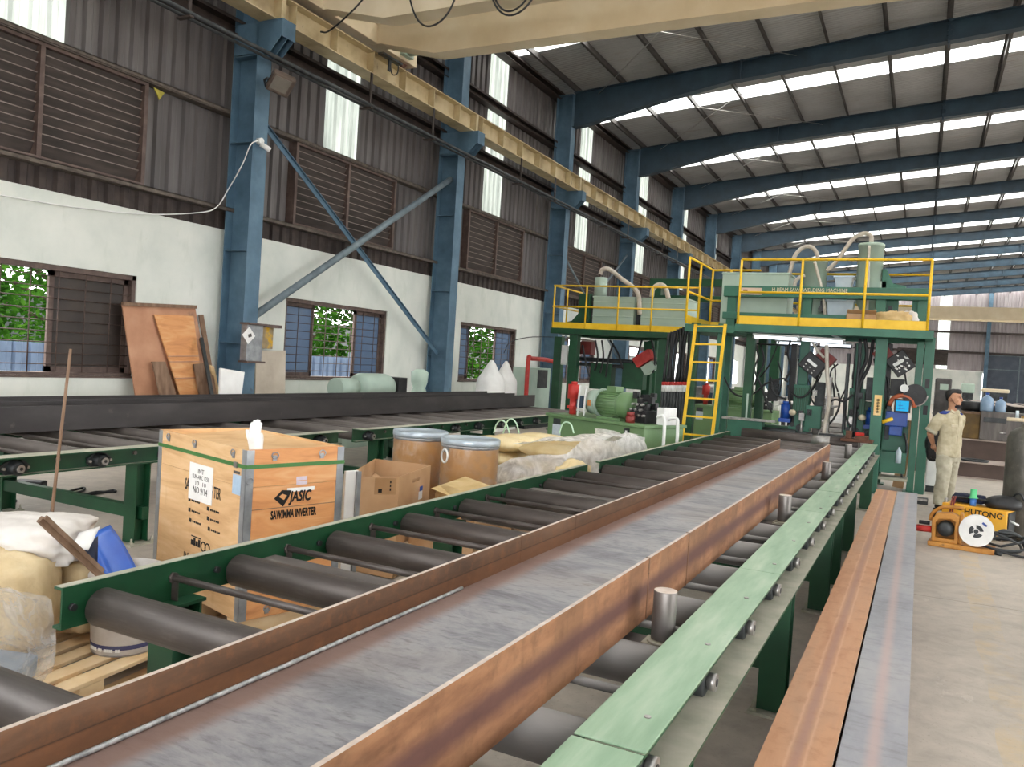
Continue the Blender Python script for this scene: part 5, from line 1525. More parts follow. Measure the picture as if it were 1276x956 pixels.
c_ = FR(368, 683); onright('Input Voltage', .05, c_.y, c_.z, width=.28)
c_ = FR(375, 609.5); MB().box(0, c_.y - .09, c_.z - .011, .0015, c_.y + .09, c_.z + .011).build('pale_label', MT['paper'], cr)
for i, py in enumerate((596, 601.5)):
    c_ = FR(376, py); MB().box(0, c_.y - .036, c_.z - .011, .0015, c_.y + .036, c_.z + .011).build('small_label', M('lilac_label_%d' % i, ['#c9b9c4', '#d6c8d2'], 20), cr)
p0, p1, p2 = FL(237.5, 575.5), FL(266.5, 583), FL(264, 631)
s = MB().box(p0.x, -.0035, (p2.z + FL(235, 620).z) / 2, p1.x, -.001, (p0.z + p1.z) / 2); so = s.build('paper_label', MT['paper'], cr)
lx = (p0.x + p1.x) / 2; lz1, lz0 = (p0.z + p1.z) / 2, (p2.z + FL(235, 620).z) / 2
for (s_, sz, f_) in (('INT', .040, .20), ('SUN-ARC 1250', .036, .36), ('10  10', .036, .53), ('NO 9/14', .056, .72)):
    q = text('label_lettering', s_, sz, (lx, -.0036, lz1 + (lz0 - lz1) * f_), X_, Z_, MT['inkgrey'] if sz < .05 else MT['ink'], None, depth=.0004, width=(p1.x - p0.x) * {'INT': .25, 'SUN-ARC 1250': .72, '10  10': .45, 'NO 9/14': .6}[s_]); q.parent = so
c_ = FL(295, 604); MB().box(c_.x - .045, -.002, c_.z - .055, c_.x + .045, -.0005, c_.z + .055).build('blue_label', M('pale_blue_label', ['#9db7d0', '#b1c6da'], 20), cr)
MB().box(c_.x - .04, -.002, c_.z + .06, c_.x + .03, -.0005, c_.z + .075).build('stencil_marks', MT['inkgrey'], cr)
b = MB()
for x in (-CW + .02, -CW / 2 - .05, -.12): b.box(x, .0, 0, x + .1, CL, CB)
b.build('skids', MT['rawwood'], cr)

# white glove standing out of the crate
MT['glove'] = M('white_cotton_glove', ['#dcdad8', '#e8e6e4', '#f0efee'], 12, rough=.9, bump=.2, bscale=60)
gp = at(319, 560, y=c0.y + .12)
gl_ = thing('work_glove', 'white cotton work glove sticking up out of the wooden crate', 'glove', (gp.x, gp.y, 1.0))
b = MB().tube(bez([(0, 0, 0), (0, 0, .06), (-.005, 0, .10), (-.01, 0, .15)], 4), [.036, .036, .037, .038, .038, .038, .039, .04, .042, .043, .043, .042, .036], 12)
b.build('cuff_and_palm', MT['glove'], gl_)
for (dx, ln, r) in ((-.03, .055, .012), (-.012, .07, .013), (.008, .075, .013), (.026, .06, .012)):
    MB().tube(bez([(dx - .008, 0, .13), (dx - .01, -.003, .16), (dx - .012, .006, .16 + ln * .6), (dx - .014, .012, .15 + ln)], 4), [r] * 12 + [r * .7], 8).build('finger', MT['glove'], gl_)
MB().tube(bez([(-.03, 0, .08), (-.055, 0, .12), (-.066, 0, .15), (-.068, 0, .165)], 4), [.014] * 12 + [.009], 8).build('thumb', MT['glove'], gl_)

# cardboard carton
k0, k1, k2 = at(430.5, 593.5, z=.68), at(497.5, 594.5, z=.68), at(537, 580, z=.68)
ct = thing('cardboard_carton', 'open brown cardboard carton right of the wooden crate', 'carton', (k1.x, k1.y, 0), math.atan2(k1.y - k0.y, k1.x - k0.x))
Mi = full_matrix(ct).inverted()
e0, e2, e3 = [Mi @ Vector((p.x, p.y, 0)) for p in (k0, k2, Vector((-4.28, 5.87, 0)))]
Q = [Vector((0, 0, 0)), e2, e3, e0]
LW, LD = -e0.x, e2.y
b = MB()
tops = [.68, .68, .70, .68]
for i in range(4):
    j = (i + 1) % 4
    p, q = Q[i], Q[j]; nn = Vector((-(q - p).y, (q - p).x, 0)).normalized() * .006
    b.add([p + Vector((0, 0, .12)), q + Vector((0, 0, .12)), q + Vector((0, 0, tops[j])), p + Vector((0, 0, tops[i])), p + nn + Vector((0, 0, .12)), q + nn + Vector((0, 0, .12)), q + nn + Vector((0, 0, tops[j])), p + nn + Vector((0, 0, tops[i]))], [(0, 1, 2, 3), (5, 4, 7, 6), (3, 2, 6, 7), (0, 4, 5, 1)])
b.add([q + Vector((0, 0, .13)) for q in Q], [(0, 1, 2, 3)])
b.build('carton_walls', MT['card'], ct)
def cf(pts): return [Q[0].lerp(Q[1], v).lerp(Q[3].lerp(Q[2], v), u) + Vector((0, 0, z)) for u, v, z in pts]
MB().add(cf([(.97, .30, .50), (.55, .32, .44), (.55, .96, .46), (.97, .96, .58)]), [(0, 1, 2, 3)]).build('flap', MT['card'], ct, solid=.004)
MB().add(cf([(.02, .45, .675), (.34, .47, .60), (.36, .94, .58), (.02, .96, .675)]), [(0, 1, 2, 3)]).build('flap', MT['card'], ct, solid=.004)
RD = (e2 - Q[0]).normalized(); RN = Vector((RD.y, -RD.x, 0))
tp = M('brown_tape', ['#a37d58', '#b08a64'], 6, rough=.3)
MB().box(-.19, -.0015, .54, -.02, 0, .67).build('packing_tape', tp, ct)
k = MB().box(-.16, -.003, .555, -.13, -.0015, .585)
for i in range(3): k.box(-.07, -.003, .57 + .03 * i, -.06, -.0015, .59 + .03 * i)
k.build('printed_marks', MT['ink'], ct)
def rq(a, b, z0, z1, o_): return [RD * a + RN * o_ + Vector((0, 0, z0)), RD * b + RN * o_ + Vector((0, 0, z0)), RD * b + RN * o_ + Vector((0, 0, z1)), RD * a + RN * o_ + Vector((0, 0, z1))]
so = MB().add(rq(.50, .60, .42, .49, .002), [(0, 1, 2, 3)]).build('white_label', MT['paper'], ct); MB().add(rq(.52, .60, .49, .53, .003), [(0, 1, 2, 3)]).build('blue_print', MT['bluep'], so)
text('carton_lettering', 'KEEP DRY', .045, RD * .42 + RN * .001 + Vector((0, 0, .60)), RD, Z_, tp, ct, depth=.0005)
pallet('pallet', 'wooden pallet under the open brown carton', (-4.35, 5.0, 0), math.radians(12), .85, .95)
# white packaging board beside the crate
o = thing('packing_board', 'white packing board standing between the crate and the brown carton', 'board', (-3.30, 4.22, 0), crz)
MB().box(-.02, 0, 0, .0, .10, .86).build('board', MT['paper'], o, bevel=.002)
MB().box(0.0, .08, 0, .02, .11, .855).build('edge_strip', MT['zinc'], o)

# fibre drums
MT['drum'] = M('kraft_fibre_drum', ['#a97a49', '#b68650', '#c1935e'], 3, rough=.35, stretch=(1, 1, .3), coat=.3)
MT['lid'] = M('pale_blue_steel_lid', ['#a3b1be', '#b5c1cb', '#c8d0d6'], 3, rough=.3, metal=.3)
t = NT('clear_plastic_film')
a = t.n('ShaderNodeBsdfTransparent'); g = t.n('ShaderNodeBsdfGlossy'); d = t.n('ShaderNodeBsdfDiffuse'); m = t.n('ShaderNodeMixShader'); m2 = t.n('ShaderNodeMixShader')
g.inputs['Roughness'].default_value = .2; d.inputs['Color'].default_value = lin('#e6e4e4')
bn = t.n('ShaderNodeBump'); bn.inputs['Strength'].default_value = .8; bn.inputs['Distance'].default_value = .02; t.l(t.noise(9, 5, .6, dist=1.0), bn.inputs['Height']); t.l(bn.outputs[0], g.inputs['Normal'])
m.inputs[0].default_value = .6; t.l(g.outputs[0], m.inputs[1]); t.l(d.outputs[0], m.inputs[2])
fac = t.ramp(t.noise(7, 6, .7, dist=1.5), [(.45, .03), (.75, .38)])
t.l(fac, m2.inputs[0]); t.l(a.outputs[0], m2.inputs[1]); t.l(m.outputs[0], m2.inputs[2]); t.l(m2.outputs[0], t.out.inputs['Surface'])
MT['film'] = t.mat
def drum(c, r, zt, label, handle=None, lab=False):
    o = thing('fibre_drum', label, 'drum', (c[0], c[1], .12), 0, 'fibre drums with blue lids')
    H = zt - .12
    MB().lathe([(r, 0), (r, H - .05), (r * .99, H - .04)], n=40).build('drum_body', MT['drum'], o)
    l = MB().lathe([(r * 1.035, H - .055), (r * 1.045, H - .045), (r * 1.045, H - .012), (r * 1.02, H), (r * .97, H - .002), (r * .93, H - .014), (.001, H - .010)], n=40)
    l.build('lid', MT['lid'], o)
    MB().lathe([(r * 1.02, 0), (r * 1.025, .03), (r * 1.01, .035)], n=40).build('base_ring', MT['zinc'], o)
    MB().lathe([(r * 1.01, H - .085), (r * 1.03, H - .075), (r * 1.03, H - .06), (r * 1.01, H - .055)], n=40).build('clamp_ring', MT['zinc'], o)
    f = MB(); rn = random.Random(int(r * 1000) + len(label))
    n = 48
    def fp(u, v):
        q = 2 * PI * u
        w = 1.03 + .05 * abs(noise.noise(Vector((math.cos(q) * 2, math.sin(q) * 2, v * 2 + r)))) + .08 * v * v * abs(noise.noise(Vector((math.cos(q) * 3, math.sin(q) * 3, 5))))
        return Vector((math.cos(q) * r * w, math.sin(q) * r * w, H - .06 - v * (H - .1)))
    f.grid(fp, n, 10); f.build('plastic_wrap', MT['film'], o)
    if handle is not None:
        a = handle
        hp_ = Vector((math.cos(a), math.sin(a), 0)); tg_ = Vector((-math.sin(a), math.cos(a), 0))
        k = MB(); cc = hp_ * (r * 1.06) + Vector((0, 0, H - .16))
        k.tube([cc + tg_ * (.045 * math.cos(q)) + Vector((0, 0, .06 * math.sin(q))) + hp_ * .012 for q in [2 * PI * i / 20 for i in range(20)]], .009, 8, closed=True)
        k.build('carry_handle', MT['white'], o)
        k = MB().bar(cc - tg_ * .04 + Vector((0, 0, .055)), cc + tg_ * .04 + Vector((0, 0, .055)), .01, .04); k.build('handle_clip', MT['steel'], o)
    if lab:
        a = -1.05
        s = MB()
        def lp(z0, z1, rr): return lambda u, v: Vector((math.cos(a + .42 * (u - .5)) * rr, math.sin(a + .42 * (u - .5)) * rr, z0 + (z1 - z0) * v))
        s.grid(lp(H - .62, H - .42, r * 1.075), 6, 1, 0); s.grid(lp(H - .42, H - .36, r * 1.075), 6, 1, 1)
        so = s.build('paper_label', [MT['paper'], M('yellow_label_top', ['#d9a94e', '#e6bd6c'], 9)], o, solid=.002)
        k = MB()
        for i in range(3): k.grid(lp(H - .46 - .035 * i, H - .45 - .035 * i, r * 1.078), 6, 1)
        k.build('blue_print', MT['bluep'], so)
        for i in range(4): pass
    return o
drum((-4.385, 6.75), .262, .90, 'left fibre drum with a blue lid, behind the open carton')
drum((-3.74, 6.62), .268, .895, 'right fibre drum with a white ring handle and a yellow topped label', -1.95, True)
pallet('pallet', 'wooden pallet under the two fibre drums', (-4.75, 6.30, 0), 0, 1.35, .75)
# kraft paper roll
a, b = Vector((-3.46, 5.62, 0)), Vector((-3.02, 5.40, 0))
o = thing('paper_roll', 'roll of tan kraft paper lying between the carton and the drums', 'paper roll', (a.x, a.y, 0))
q = MB().cyl((0, .12, .50), (b.x - a.x, b.y - a.y + .0, .50), .085, n=24, mc=1); q.build('roll', [MT['kraft'], MT['card']], o)
q = MB().add([(-.06, .0, .56), (b.x - a.x, b.y - a.y - .05, .54), (b.x - a.x + .12, b.y - a.y + .35, .60), (.0, .45, .62)], [(0, 1, 2, 3)]); q.build('loose_sheet', MT['kraft'], o, solid=.003)
q = MB().box(-.15, -.15, .0, .45, .5, .415); q.build('support_box', MT['card'], o, bevel=.004)

# wrapped pile of flux sacks
def sackmesh(w, l, h, seed):
    m = MB()
    def disp(p):
        q = Vector(p)
        e = 3.2
        s = (abs(q.x) ** e + abs(q.y) ** e + abs(q.z) ** 2) ** (1 / e)
        q = q / max(s, .3)
        q.z *= 1 - .35 * (max(abs(q.x), abs(q.y)) ** 4)
        n = noise.fractal(Vector((p.x * 2, p.y * 2, p.z * 2)) + Vector((seed * 5.3, seed, 0)), .9, 2, 4)
        return q * (1 + .05 * n)
    m.ball((0, 0, 0), (w / 2, l / 2, h / 2), 28, disp=disp)
    return m
MT['sackpale'] = M('pale_yellow_flux_sack', ['#d3b983', '#e0c997', '#ead7ae'], 5, rough=.55, bump=.12, bscale=18, spots=('#c09a72', 6, .68))
pb = Vector((-3.85, 8.45, 0)); prz = math.radians(-8)
pallet('pallet', 'wooden pallet under the plastic wrapped pile of sacks', (pb.x - .75, pb.y - .75, 0), prz, 1.5, 1.45)
rn = random.Random(9); sk0 = None
Rz = Matrix.Rotation(prz, 3, 'Z')
nb = 0
for layer in range(4):
    for i in range(2):
        for j in range(3):
            loc = pb + Rz @ Vector((-.36 + .70 * i + rn.uniform(-.03, .03), -.46 + .46 * j + rn.uniform(-.02, .02), 0)) + Vector((.05, .05, .205 + .165 * layer))
            nb += 1
            if sk0 is None:
                sk0 = sackmesh(.69, .455, .168, 1).build('flux_sack', MT['sackpale']); q = sk0
                tag(q, 'pale yellow sack in the plastic wrapped pile', 'sack', 'flux sacks in the wrapped pile')
            else: q = dup(sk0)
            q.location = loc; q.rotation_euler = (0, 0, prz + rn.uniform(-.06, .06) + (PI if rn.random() < .5 else 0))
            q['label'] = 'pale yellow sack of the plastic wrapped pile: %s layer, %s %s' % (['bottom', 'second', 'third', 'top'][layer], ['front', 'middle', 'back'][j], ['left', 'right'][i])
t = NT('milky_plastic_film')
a = t.n('ShaderNodeBsdfTransparent'); b = t.n('ShaderNodeBsdfTranslucent'); d = t.n('ShaderNodeBsdfPrincipled'); m = t.n('ShaderNodeMixShader'); m2 = t.n('ShaderNodeMixShader')
b.inputs['Color'].default_value = lin('#e8e6e6'); d.inputs['Base Color'].default_value = lin('#f3f1f0'); d.inputs['Roughness'].default_value = .3
bn = t.n('ShaderNodeBump'); bn.inputs['Strength'].default_value = .7; bn.inputs['Distance'].default_value = .02; t.l(t.noise(11, 5, .6, dist=1.2), bn.inputs['Height']); t.l(bn.outputs[0], d.inputs['Normal'])
m.inputs[0].default_value = .8; t.l(b.outputs[0], m.inputs[1]); t.l(d.outputs[0], m.inputs[2])
t.l(t.ramp(t.noise(4.5, 6, .65, dist=1.5), [(.3, .40), (.65, .92)]), m2.inputs[0]); t.l(a.outputs[0], m2.inputs[1]); t.l(m.outputs[0], m2.inputs[2]); t.l(m2.outputs[0], t.out.inputs['Surface'])
MT['milky'] = t.mat
o = thing('plastic_cover', 'crumpled clear plastic film wrapped round the right end of the sack pile', 'plastic film', (pb.x, pb.y, 0), prz)
def cov(u, v):
    # skirt round front-right corner, u along perimeter, v down
    per = [(-.80, -.80), (.82, -.80), (.86, .82), (.2, .84)]
    L_ = [0, 1.62, 3.24, 3.9]
    s = u * 3.9
    for i in range(3):
        if s <= L_[i + 1] + 1e-6:
            k = (s - L_[i]) / (L_[i + 1] - L_[i]); x = per[i][0] + (per[i + 1][0] - per[i][0]) * k; y = per[i][1] + (per[i + 1][1] - per[i][1]) * k; break
    n = noise.fractal(Vector((s * 2.4, v * 2.0, 3)), .8, 2, 5)
    top = .40 + .46 * min(1, max(0, (s - .3) / 1.6)) + .03 * math.sin(s * 7)
    z = .13 + (top - .13) * (1 - v) + .02 * n
    bl_ = 1.04 + .05 * n + .05 * math.sin(v * 3)
    return Vector((x * bl_, y * bl_, z))
MB().grid(cov, 80, 16).build('film_skirt', MT['milky'], o)
MB().grid(lambda u, v: Vector((.15 + .72 * u, -.80 + 1.62 * v, .87 + .05 * noise.noise(Vector((u * 5, v * 6, 1))) - .10 * (1 - u) ** 2)), 16, 24).build('film_top', MT['milky'], o)
MT['tie'] = plain('pale_green_strap', '#b9d8bd', .4)
for (px, py, w) in ((625, 528, 10), (637, 526, 10), (706, 530, 9)):
    a = at(px - w, 540, y=8.4); b = at(px + w, 540, y=8.4); tp_ = at(px, py - 4, y=8.4)
    o = thing('strap_loop', 'pale green strap loop standing up from the sack pile, %s' % {625: 'left one of the pair', 637: 'right one of the pair', 706: 'single one at its right end'}[px], 'strap', ((a + b) / 2))
    MB().tube(bez([a, a.lerp(tp_, .6) + Vector((-.02, 0, .02)), tp_, b.lerp(tp_, .6) + Vector((.02, 0, .02)), b], 5), .009, 6).build('strap_band', MT['tie'], o, world=True)
# small tan bundle by the conveyor gap
lump('paper_sack', 'small tan sack showing in the gap of the conveyor side rail', 'sack', (-2.86, 7.05, .0), (.16, .25, .40), 8, MT['sackpale'], .15)
t = NT('thin_clear_bag_film')
a = t.n('ShaderNodeBsdfTransparent'); b = t.n('ShaderNodeBsdfTranslucent'); d = t.n('ShaderNodeBsdfPrincipled'); m = t.n('ShaderNodeMixShader'); m2 = t.n('ShaderNodeMixShader')
b.inputs['Color'].default_value = lin('#ecebea'); d.inputs['Base Color'].default_value = lin('#e4e2e0'); d.inputs['Roughness'].default_value = .25
bn = t.n('ShaderNodeBump'); bn.inputs['Strength'].default_value = .8; bn.inputs['Distance'].default_value = .02; t.l(t.noise(8, 5, .6, dist=1.6), bn.inputs['Height']); t.l(bn.outputs[0], d.inputs['Normal'])
m.inputs[0].default_value = .55; t.l(b.outputs[0], m.inputs[1]); t.l(d.outputs[0], m.inputs[2])
t.l(t.ramp(t.noise(5, 6, .65, dist=1.8), [(.42, .10), (.72, .55)]), m2.inputs[0]); t.l(a.outputs[0], m2.inputs[1]); t.l(m.outputs[0], m2.inputs[2]); t.l(m2.outputs[0], t.out.inputs['Surface'])
MT['bagfilm'] = t.mat
# sacks, bags and pail at the near pallet
pallet('pallet', 'pale wooden pallet under the bags in the lower left corner', (-3.10, 1.72, 0), math.radians(97), 1.3, 1.15, 9)
PZ = .12
MT['kraft2'] = M('yellow_kraft_sack', ['#bba279', '#cbb48c', '#d8c6a2'], 5, rough=.7, bump=.6, bscale=9, bdist=.02)
sk = lump('kraft_sack', 'yellowish kraft paper sack standing under the white woven sack at lower left', 'sack', (-3.80, 2.32, PZ), (.27, .20, .26), 12, MT['kraft2'], .10, 1.5, 48, rz=.35, group='kraft sacks at lower left', sharp=.8)
sk = lump('kraft_sack', 'kraft paper sack with printed capitals, just behind the end of the near conveyor rail', 'sack', (-3.75, 2.70, PZ), (.16, .16, .22), 14, MT['kraft2'], .09, 1.4, 40, rz=.2, group='kraft sacks at lower left', sharp=.6)
text('sack_lettering', '01', .075, (.06, -.168, .27), (1, .15, 0), (0, .1, 1), MT['inkgrey'], sk, sx=.8)
text('sack_lettering', 'ETAL', .05, (.06, -.170, .17), (1, .15, 0), (0, .1, 1), MT['inkgrey'], sk, sx=.8)
lump('woven_sack', 'white woven plastic sack draped over the kraft sacks at lower left', 'sack', (-3.92, 2.52, .50), (.34, .26, .12), 21, MT['woven'], .22, 1.6, 56, rz=.45, sharp=1.0)
lump('plastic_bag', 'clear white plastic bag in the lower left corner', 'bag', (-3.37, 1.99, PZ), (.28, .21, .245), 31, MT['bagfilm'], .10, 1.3, 56, rz=.4, sharp=1.6)
t_in = MB().obox((-3.40, 2.02, .22), (.34, .22, .10), (.1, .1, .5))
o = tag(t_in.build('plastic_tray', M('grey_blue_tray', ['#6d7582', '#88909b'], 8, rough=.4), bevel=.02), 'grey blue item inside the clear plastic bag at lower left', 'tray')
# pail with blue sheet and stick in it
pc = Vector((-3.41, 2.70, PZ))
pl = thing('paint_pail', 'dirty white plastic pail with a dark blue band standing on the near pallet', 'pail', pc)
MT['pail'] = M('dirty_white_pail', ['#9d948c', '#b6afa9', '#c6c1bd'], 6, rough=.5, spots=('#8a8a62', 7, .68), bump=.05)
PH, PR = .40, .165
MB().lathe([(PR * .88, 0), (PR * .90, .01), (PR * .99, PH - .05), (PR * 1.04, PH - .05), (PR * 1.05, PH - .03), (PR * 1.0, PH - .02), (PR * 1.02, PH), (PR * .96, PH), (PR * .86, .02), (.001, .02)], n=40).build('pail_body', MT['pail'], pl)
MB().lathe([(PR * .895, .006), (PR * .915, .055), (PR * .90, .056)], n=40).build('blue_band', M('navy_band', ['#2d2c4d', '#38365a'], 9, rough=.5), pl)
k = MB()
for i in range(16):
    a = -1.9 + i * .072
    if i in (5, 8, 13): continue
    k.obox((math.cos(a) * PR * .912, math.sin(a) * PR * .912, .032), (.004, .009, .014), (0, 0, a))
k.build('band_lettering', MT['paper'], pl)
MT['blueflex'] = M('glossy_blue_plastic_sheet', ['#2c57b5', '#3766c6', '#4a78d4'], 3, rough=.25)
o = thing('plastic_sheet', 'curled glossy blue plastic sheet with a white back, standing in the pail', 'plastic sheet', (pc.x, pc.y, pc.z))
pts_a = [at(q[0], q[1], y=2.80) - pc for q in ((128, 716), (122, 700), (124, 682), (132, 662))]
def bsheet(u, v):
    a0 = at(124, 722, y=2.60); a1 = at(192, 722, y=2.80); b0 = at(112, 682, y=2.62); b1 = at(137, 654, y=2.80)
    p = a0.lerp(a1, u).lerp(b0.lerp(b1, u), v)
    p = p + Vector((.03, -.09, .02)) * math.sin(u * PI) * (1 - v * .3) + Vector((0, 0, -.13)) * (1 - v) ** 2
    return p - pc
MB().grid(bsheet, 14, 10).build('sheet', MT['blueflex'], o, solid=.003)
def wflap(u, v):
    a0 = at(90, 681, y=2.45); a1 = at(110, 686, y=2.45); b0 = at(99, 664, y=2.48); b1 = at(125, 656, y=2.60)
    return a0.lerp(a1, u).lerp(b0.lerp(b1, u), v) - pc
MB().grid(wflap, 4, 4).build('white_back', MT['paper'], o, solid=.003)
def dflap(u, v):
    a0 = at(100, 694, y=2.50); a1 = at(121, 714, y=2.56); b0 = at(104, 682, y=2.50); b1 = at(122, 668, y=2.60)
    return a0.lerp(a1, u).lerp(b0.lerp(b1, u), v) - pc
MB().grid(dflap, 4, 4).build('dark_underside', M('dark_navy_plastic', ['#141f3a', '#1b294a'], 5, rough=.4), o, solid=.003)
a, b = at(50, 647, y=2.22), at(120, 712, y=2.50)
o = thing('wood_stick', 'split brown wooden stick leaning out of the pail', 'stick', (b.x, b.y, b.z))
k = MB().bar(a, b + (b - a) * .35, .022, .03); k.bar(a + Vector((.02, .01, .01)), b + Vector((0.02, .02, .0)), .012, .018); k.build('stick', MT['oldwood'], o, world=True)
a, b = at(88, 435, y=3.0), at(61, 655, y=2.97)
o = thing('bamboo_pole', 'thin upright brown pole behind the white woven sack', 'pole', (b.x, b.y, 0))
k = MB().cyl((b.x - (a.x - b.x) * .55, b.y, 0.0), a, .0105, .008, n=8); k.build('pole', MT['oldwood'], o, world=True)
# scraps on the floor between the conveyors
rn = random.Random(3); names = ['left', 'middle', 'right']
for i, (px, py, sx, sy, mt) in enumerate(((520, 697, .22, .08, 'oldwood'), (545, 688, .3, .12, 'card'), (575, 700, .18, .07, 'kraft'), (610, 655, .3, .1, 'rawwood'), (470, 712, .2, .12, 'card'), (650, 660, .3, .14, 'oldwood'), (430, 725, .3, .05, 'rawwood'))):
    c = at(px, py, z=.03)
    m = MB().obox((0, 0, .03), (sx * 1.6, sy * 1.6, .05), (0, .08, rn.uniform(-1, 1)))
    o = m.build('wood_scrap', MT[mt], bevel=.006); o.location = (c.x, c.y, .02)
    tag(o, 'scrap of packing wood or card on the floor, seen between the conveyor rollers', 'scrap', 'packing scraps under the near conveyor')
# cable on the floor behind the far conveyor leg
o = thing('extension_cable', 'dark cable with a black handle lying on the floor under the far conveyor', 'cable', at(90, 612, z=.0))
pts = [at(*q, z=.012) for q in ((46, 608), (60, 612), (75, 616), (90, 611), (105, 608), (100, 613), (80, 615), (70, 611), (95, 616), (120, 615), (140, 611), (143, 613), (120, 613), (105, 616), (85, 614))]
MB().tube(bez(pts, 5), .012, 6).build('cable', MT['black'], o, world=True)
c = at(38, 603, z=.04); MB().obox(c, (.30, .12, .08), (0, 0, .5)).build('handle', MT['black'], o, world=True, bevel=.02)
o = thing('extension_cable', 'dark cable loops lying near the left picture edge under the far conveyor', 'cable', at(10, 627, z=.0))
MB().tube(bez([at(*q, z=.012) for q in ((-10, 620), (5, 622), (20, 624), (12, 627), (0, 628), (8, 625), (18, 627), (4, 630), (-12, 629))], 5), .012, 6).build('cable', MT['black'], o, world=True)

# ------------------------------------------------------------------ along the side wall
MT['beige'] = M('plain_beige_board', ['#b5a797', '#c2b5a5', '#cdc1b3'], 3, rough=.8)
def lean(name, label, cat, pts, th, mat, xt=-9.97, xb=-9.76, group=None, extra=None):
    """a board leaning on the wall: pts are its visible corners (px, py) bottom-left, top-left, top-right, bottom-right"""
    P4 = []
    for i, (px, py) in enumerate(pts):
        P4.append(at(px, py, x=(xt if i in (1, 2) else xb)))
    bl_, tl, tr_, br = P4
    # carry the two long edges down to the floor
    def down(t, b):
        d = b - t; return t + d * ((t.z - .0) / (t.z - b.z))
    bl_, br = down(tl, bl_), down(tr_, br)
    n = (tr_ - tl).cross(bl_ - tl).normalized()
    if n.x < 0: n = -n
    o = thing(name, label, cat, (bl_ + br) / 2, 0, group)
    m = MB(); q = [bl_, tl, tr_, br]
    m.add(q + [p + n * th for p in q], [(0, 1, 2, 3), (7, 6, 5, 4), (0, 4, 5, 1), (1, 5, 6, 2), (2, 6, 7, 3), (3, 7, 4, 0)])
    m.build('board', MT[mat], o, world=True)
    return o, q, n
o, q, n = lean('plywood_sheet', 'big reddish plywood sheet leaning on the wall with a batten along its top', 'plywood sheet', [(168, 495), (151, 379), (242, 383), (262, 495)], .02, 'osb')
MB().bar(q[1] + n * .03, q[2] + n * .03, .06, .05).build('top_batten', MT['oldwood'], o, world=True)
o, q, n = lean('plywood_offcut', 'narrower orange plywood panel with battens leaning on the big sheet', 'plywood panel', [(224, 495), (191, 392), (240, 394), (253, 495)], .02, 'ply2', -9.89, -9.68)
for k_ in (.30, .34, .46): MB().bar(q[1].lerp(q[0], k_) + n * .028, q[2].lerp(q[3], k_) + n * .028, .02, .018).build('batten', MT['osb'], o, world=True)
lean('dark_board', 'short dark brown board leaning in front of the plywood, left one', 'board', [(199, 495), (188, 451), (204, 451), (219, 495)], .03, 'oldwood', -9.71, -9.62)
lean('dark_board', 'short dark brown board leaning in front of the plywood, right one', 'board', [(248, 495), (240, 454), (254, 453), (264, 495)], .03, 'oldwood', -9.71, -9.62)
lean('wood_batten', 'tall thin wooden batten leaning left of the blue column', 'batten', [(264, 495), (247, 393), (252, 393), (269, 495)], .03, 'oldwood', -9.97, -9.45)
lean('wood_batten', 'short dark batten leaning beside the tall thin one', 'batten', [(257, 470), (248, 422), (252, 422), (261, 470)], .03, 'dgrey', -9.74, -9.28)
lean('wood_slab', 'rough edged wood offcut leaning beside the white board', 'offcut', [(268, 495), (260, 455), (265, 457), (273, 495)], .03, 'rawwood', -9.60, -9.55)
lean('foam_board', 'pale rough white board leaning in front of the nearest blue column', 'board', [(272, 495), (273, 459), (303, 464), (299, 495)], .03, 'paper', -9.22, -9.16)
lean('beige_board', 'plain beige board leaning on the wall right of the nearest blue column', 'board', [(317, 495), (318, 437), (355, 437), (354, 495)], .02, 'beige', -9.9, -9.78)
# switch boxes
a, b = at(303, 404, x=-9.36), at(320, 450, x=-9.36)
sb = thing('switch_box', 'grey steel switch box with a white notice on the nearest blue column', 'switch box', (-9.38, a.y, b.z))
MB().box(-9.395, a.y, b.z, -9.26, b.y, a.z).build('box_body', MT['zinc'], sb, world=True, bevel=.006)
MB().box(-9.40, a.y - .03, a.z, -9.2, b.y + .02, a.z + .03).box(-9.40, a.y - .03, b.z - .03, -9.2, b.y + .02, b.z).build('box_rims', MT['brown'], sb, world=True)
c = at(310, 418, x=-9.25)
MB().obox(c, (.004, .19, .19), (.75, 0, 0)).build('paper_notice', MT['paper'], sb, world=True)
MB().obox(c + Vector((.004, .02, 0)), (.003, .07, .05), (.3, 0, 0)).build('notice_print', MT['inkgrey'], sb, world=True)
a, b = at(321, 407, x=-9.85), at(338, 435, x=-9.85)
sb = thing('fuse_box', 'rusty wall box with a yellow stain and little roof, right of the nearest blue column', 'fuse box', (-9.9, a.y, b.z))
MB().box(-9.99, a.y, b.z, -9.82, b.y, a.z).build('box_body', M('stained_box', ['#8d7a5e', '#a18c6a', '#b39b72'], 5, rough=.7, spots=('#d8a92e', 5, .52)), sb, world=True, bevel=.006)
MB().box(-9.99, a.y - .06, a.z, -9.75, b.y + .12, a.z + .05).build('box_roof', MT['brown'], sb, world=True)
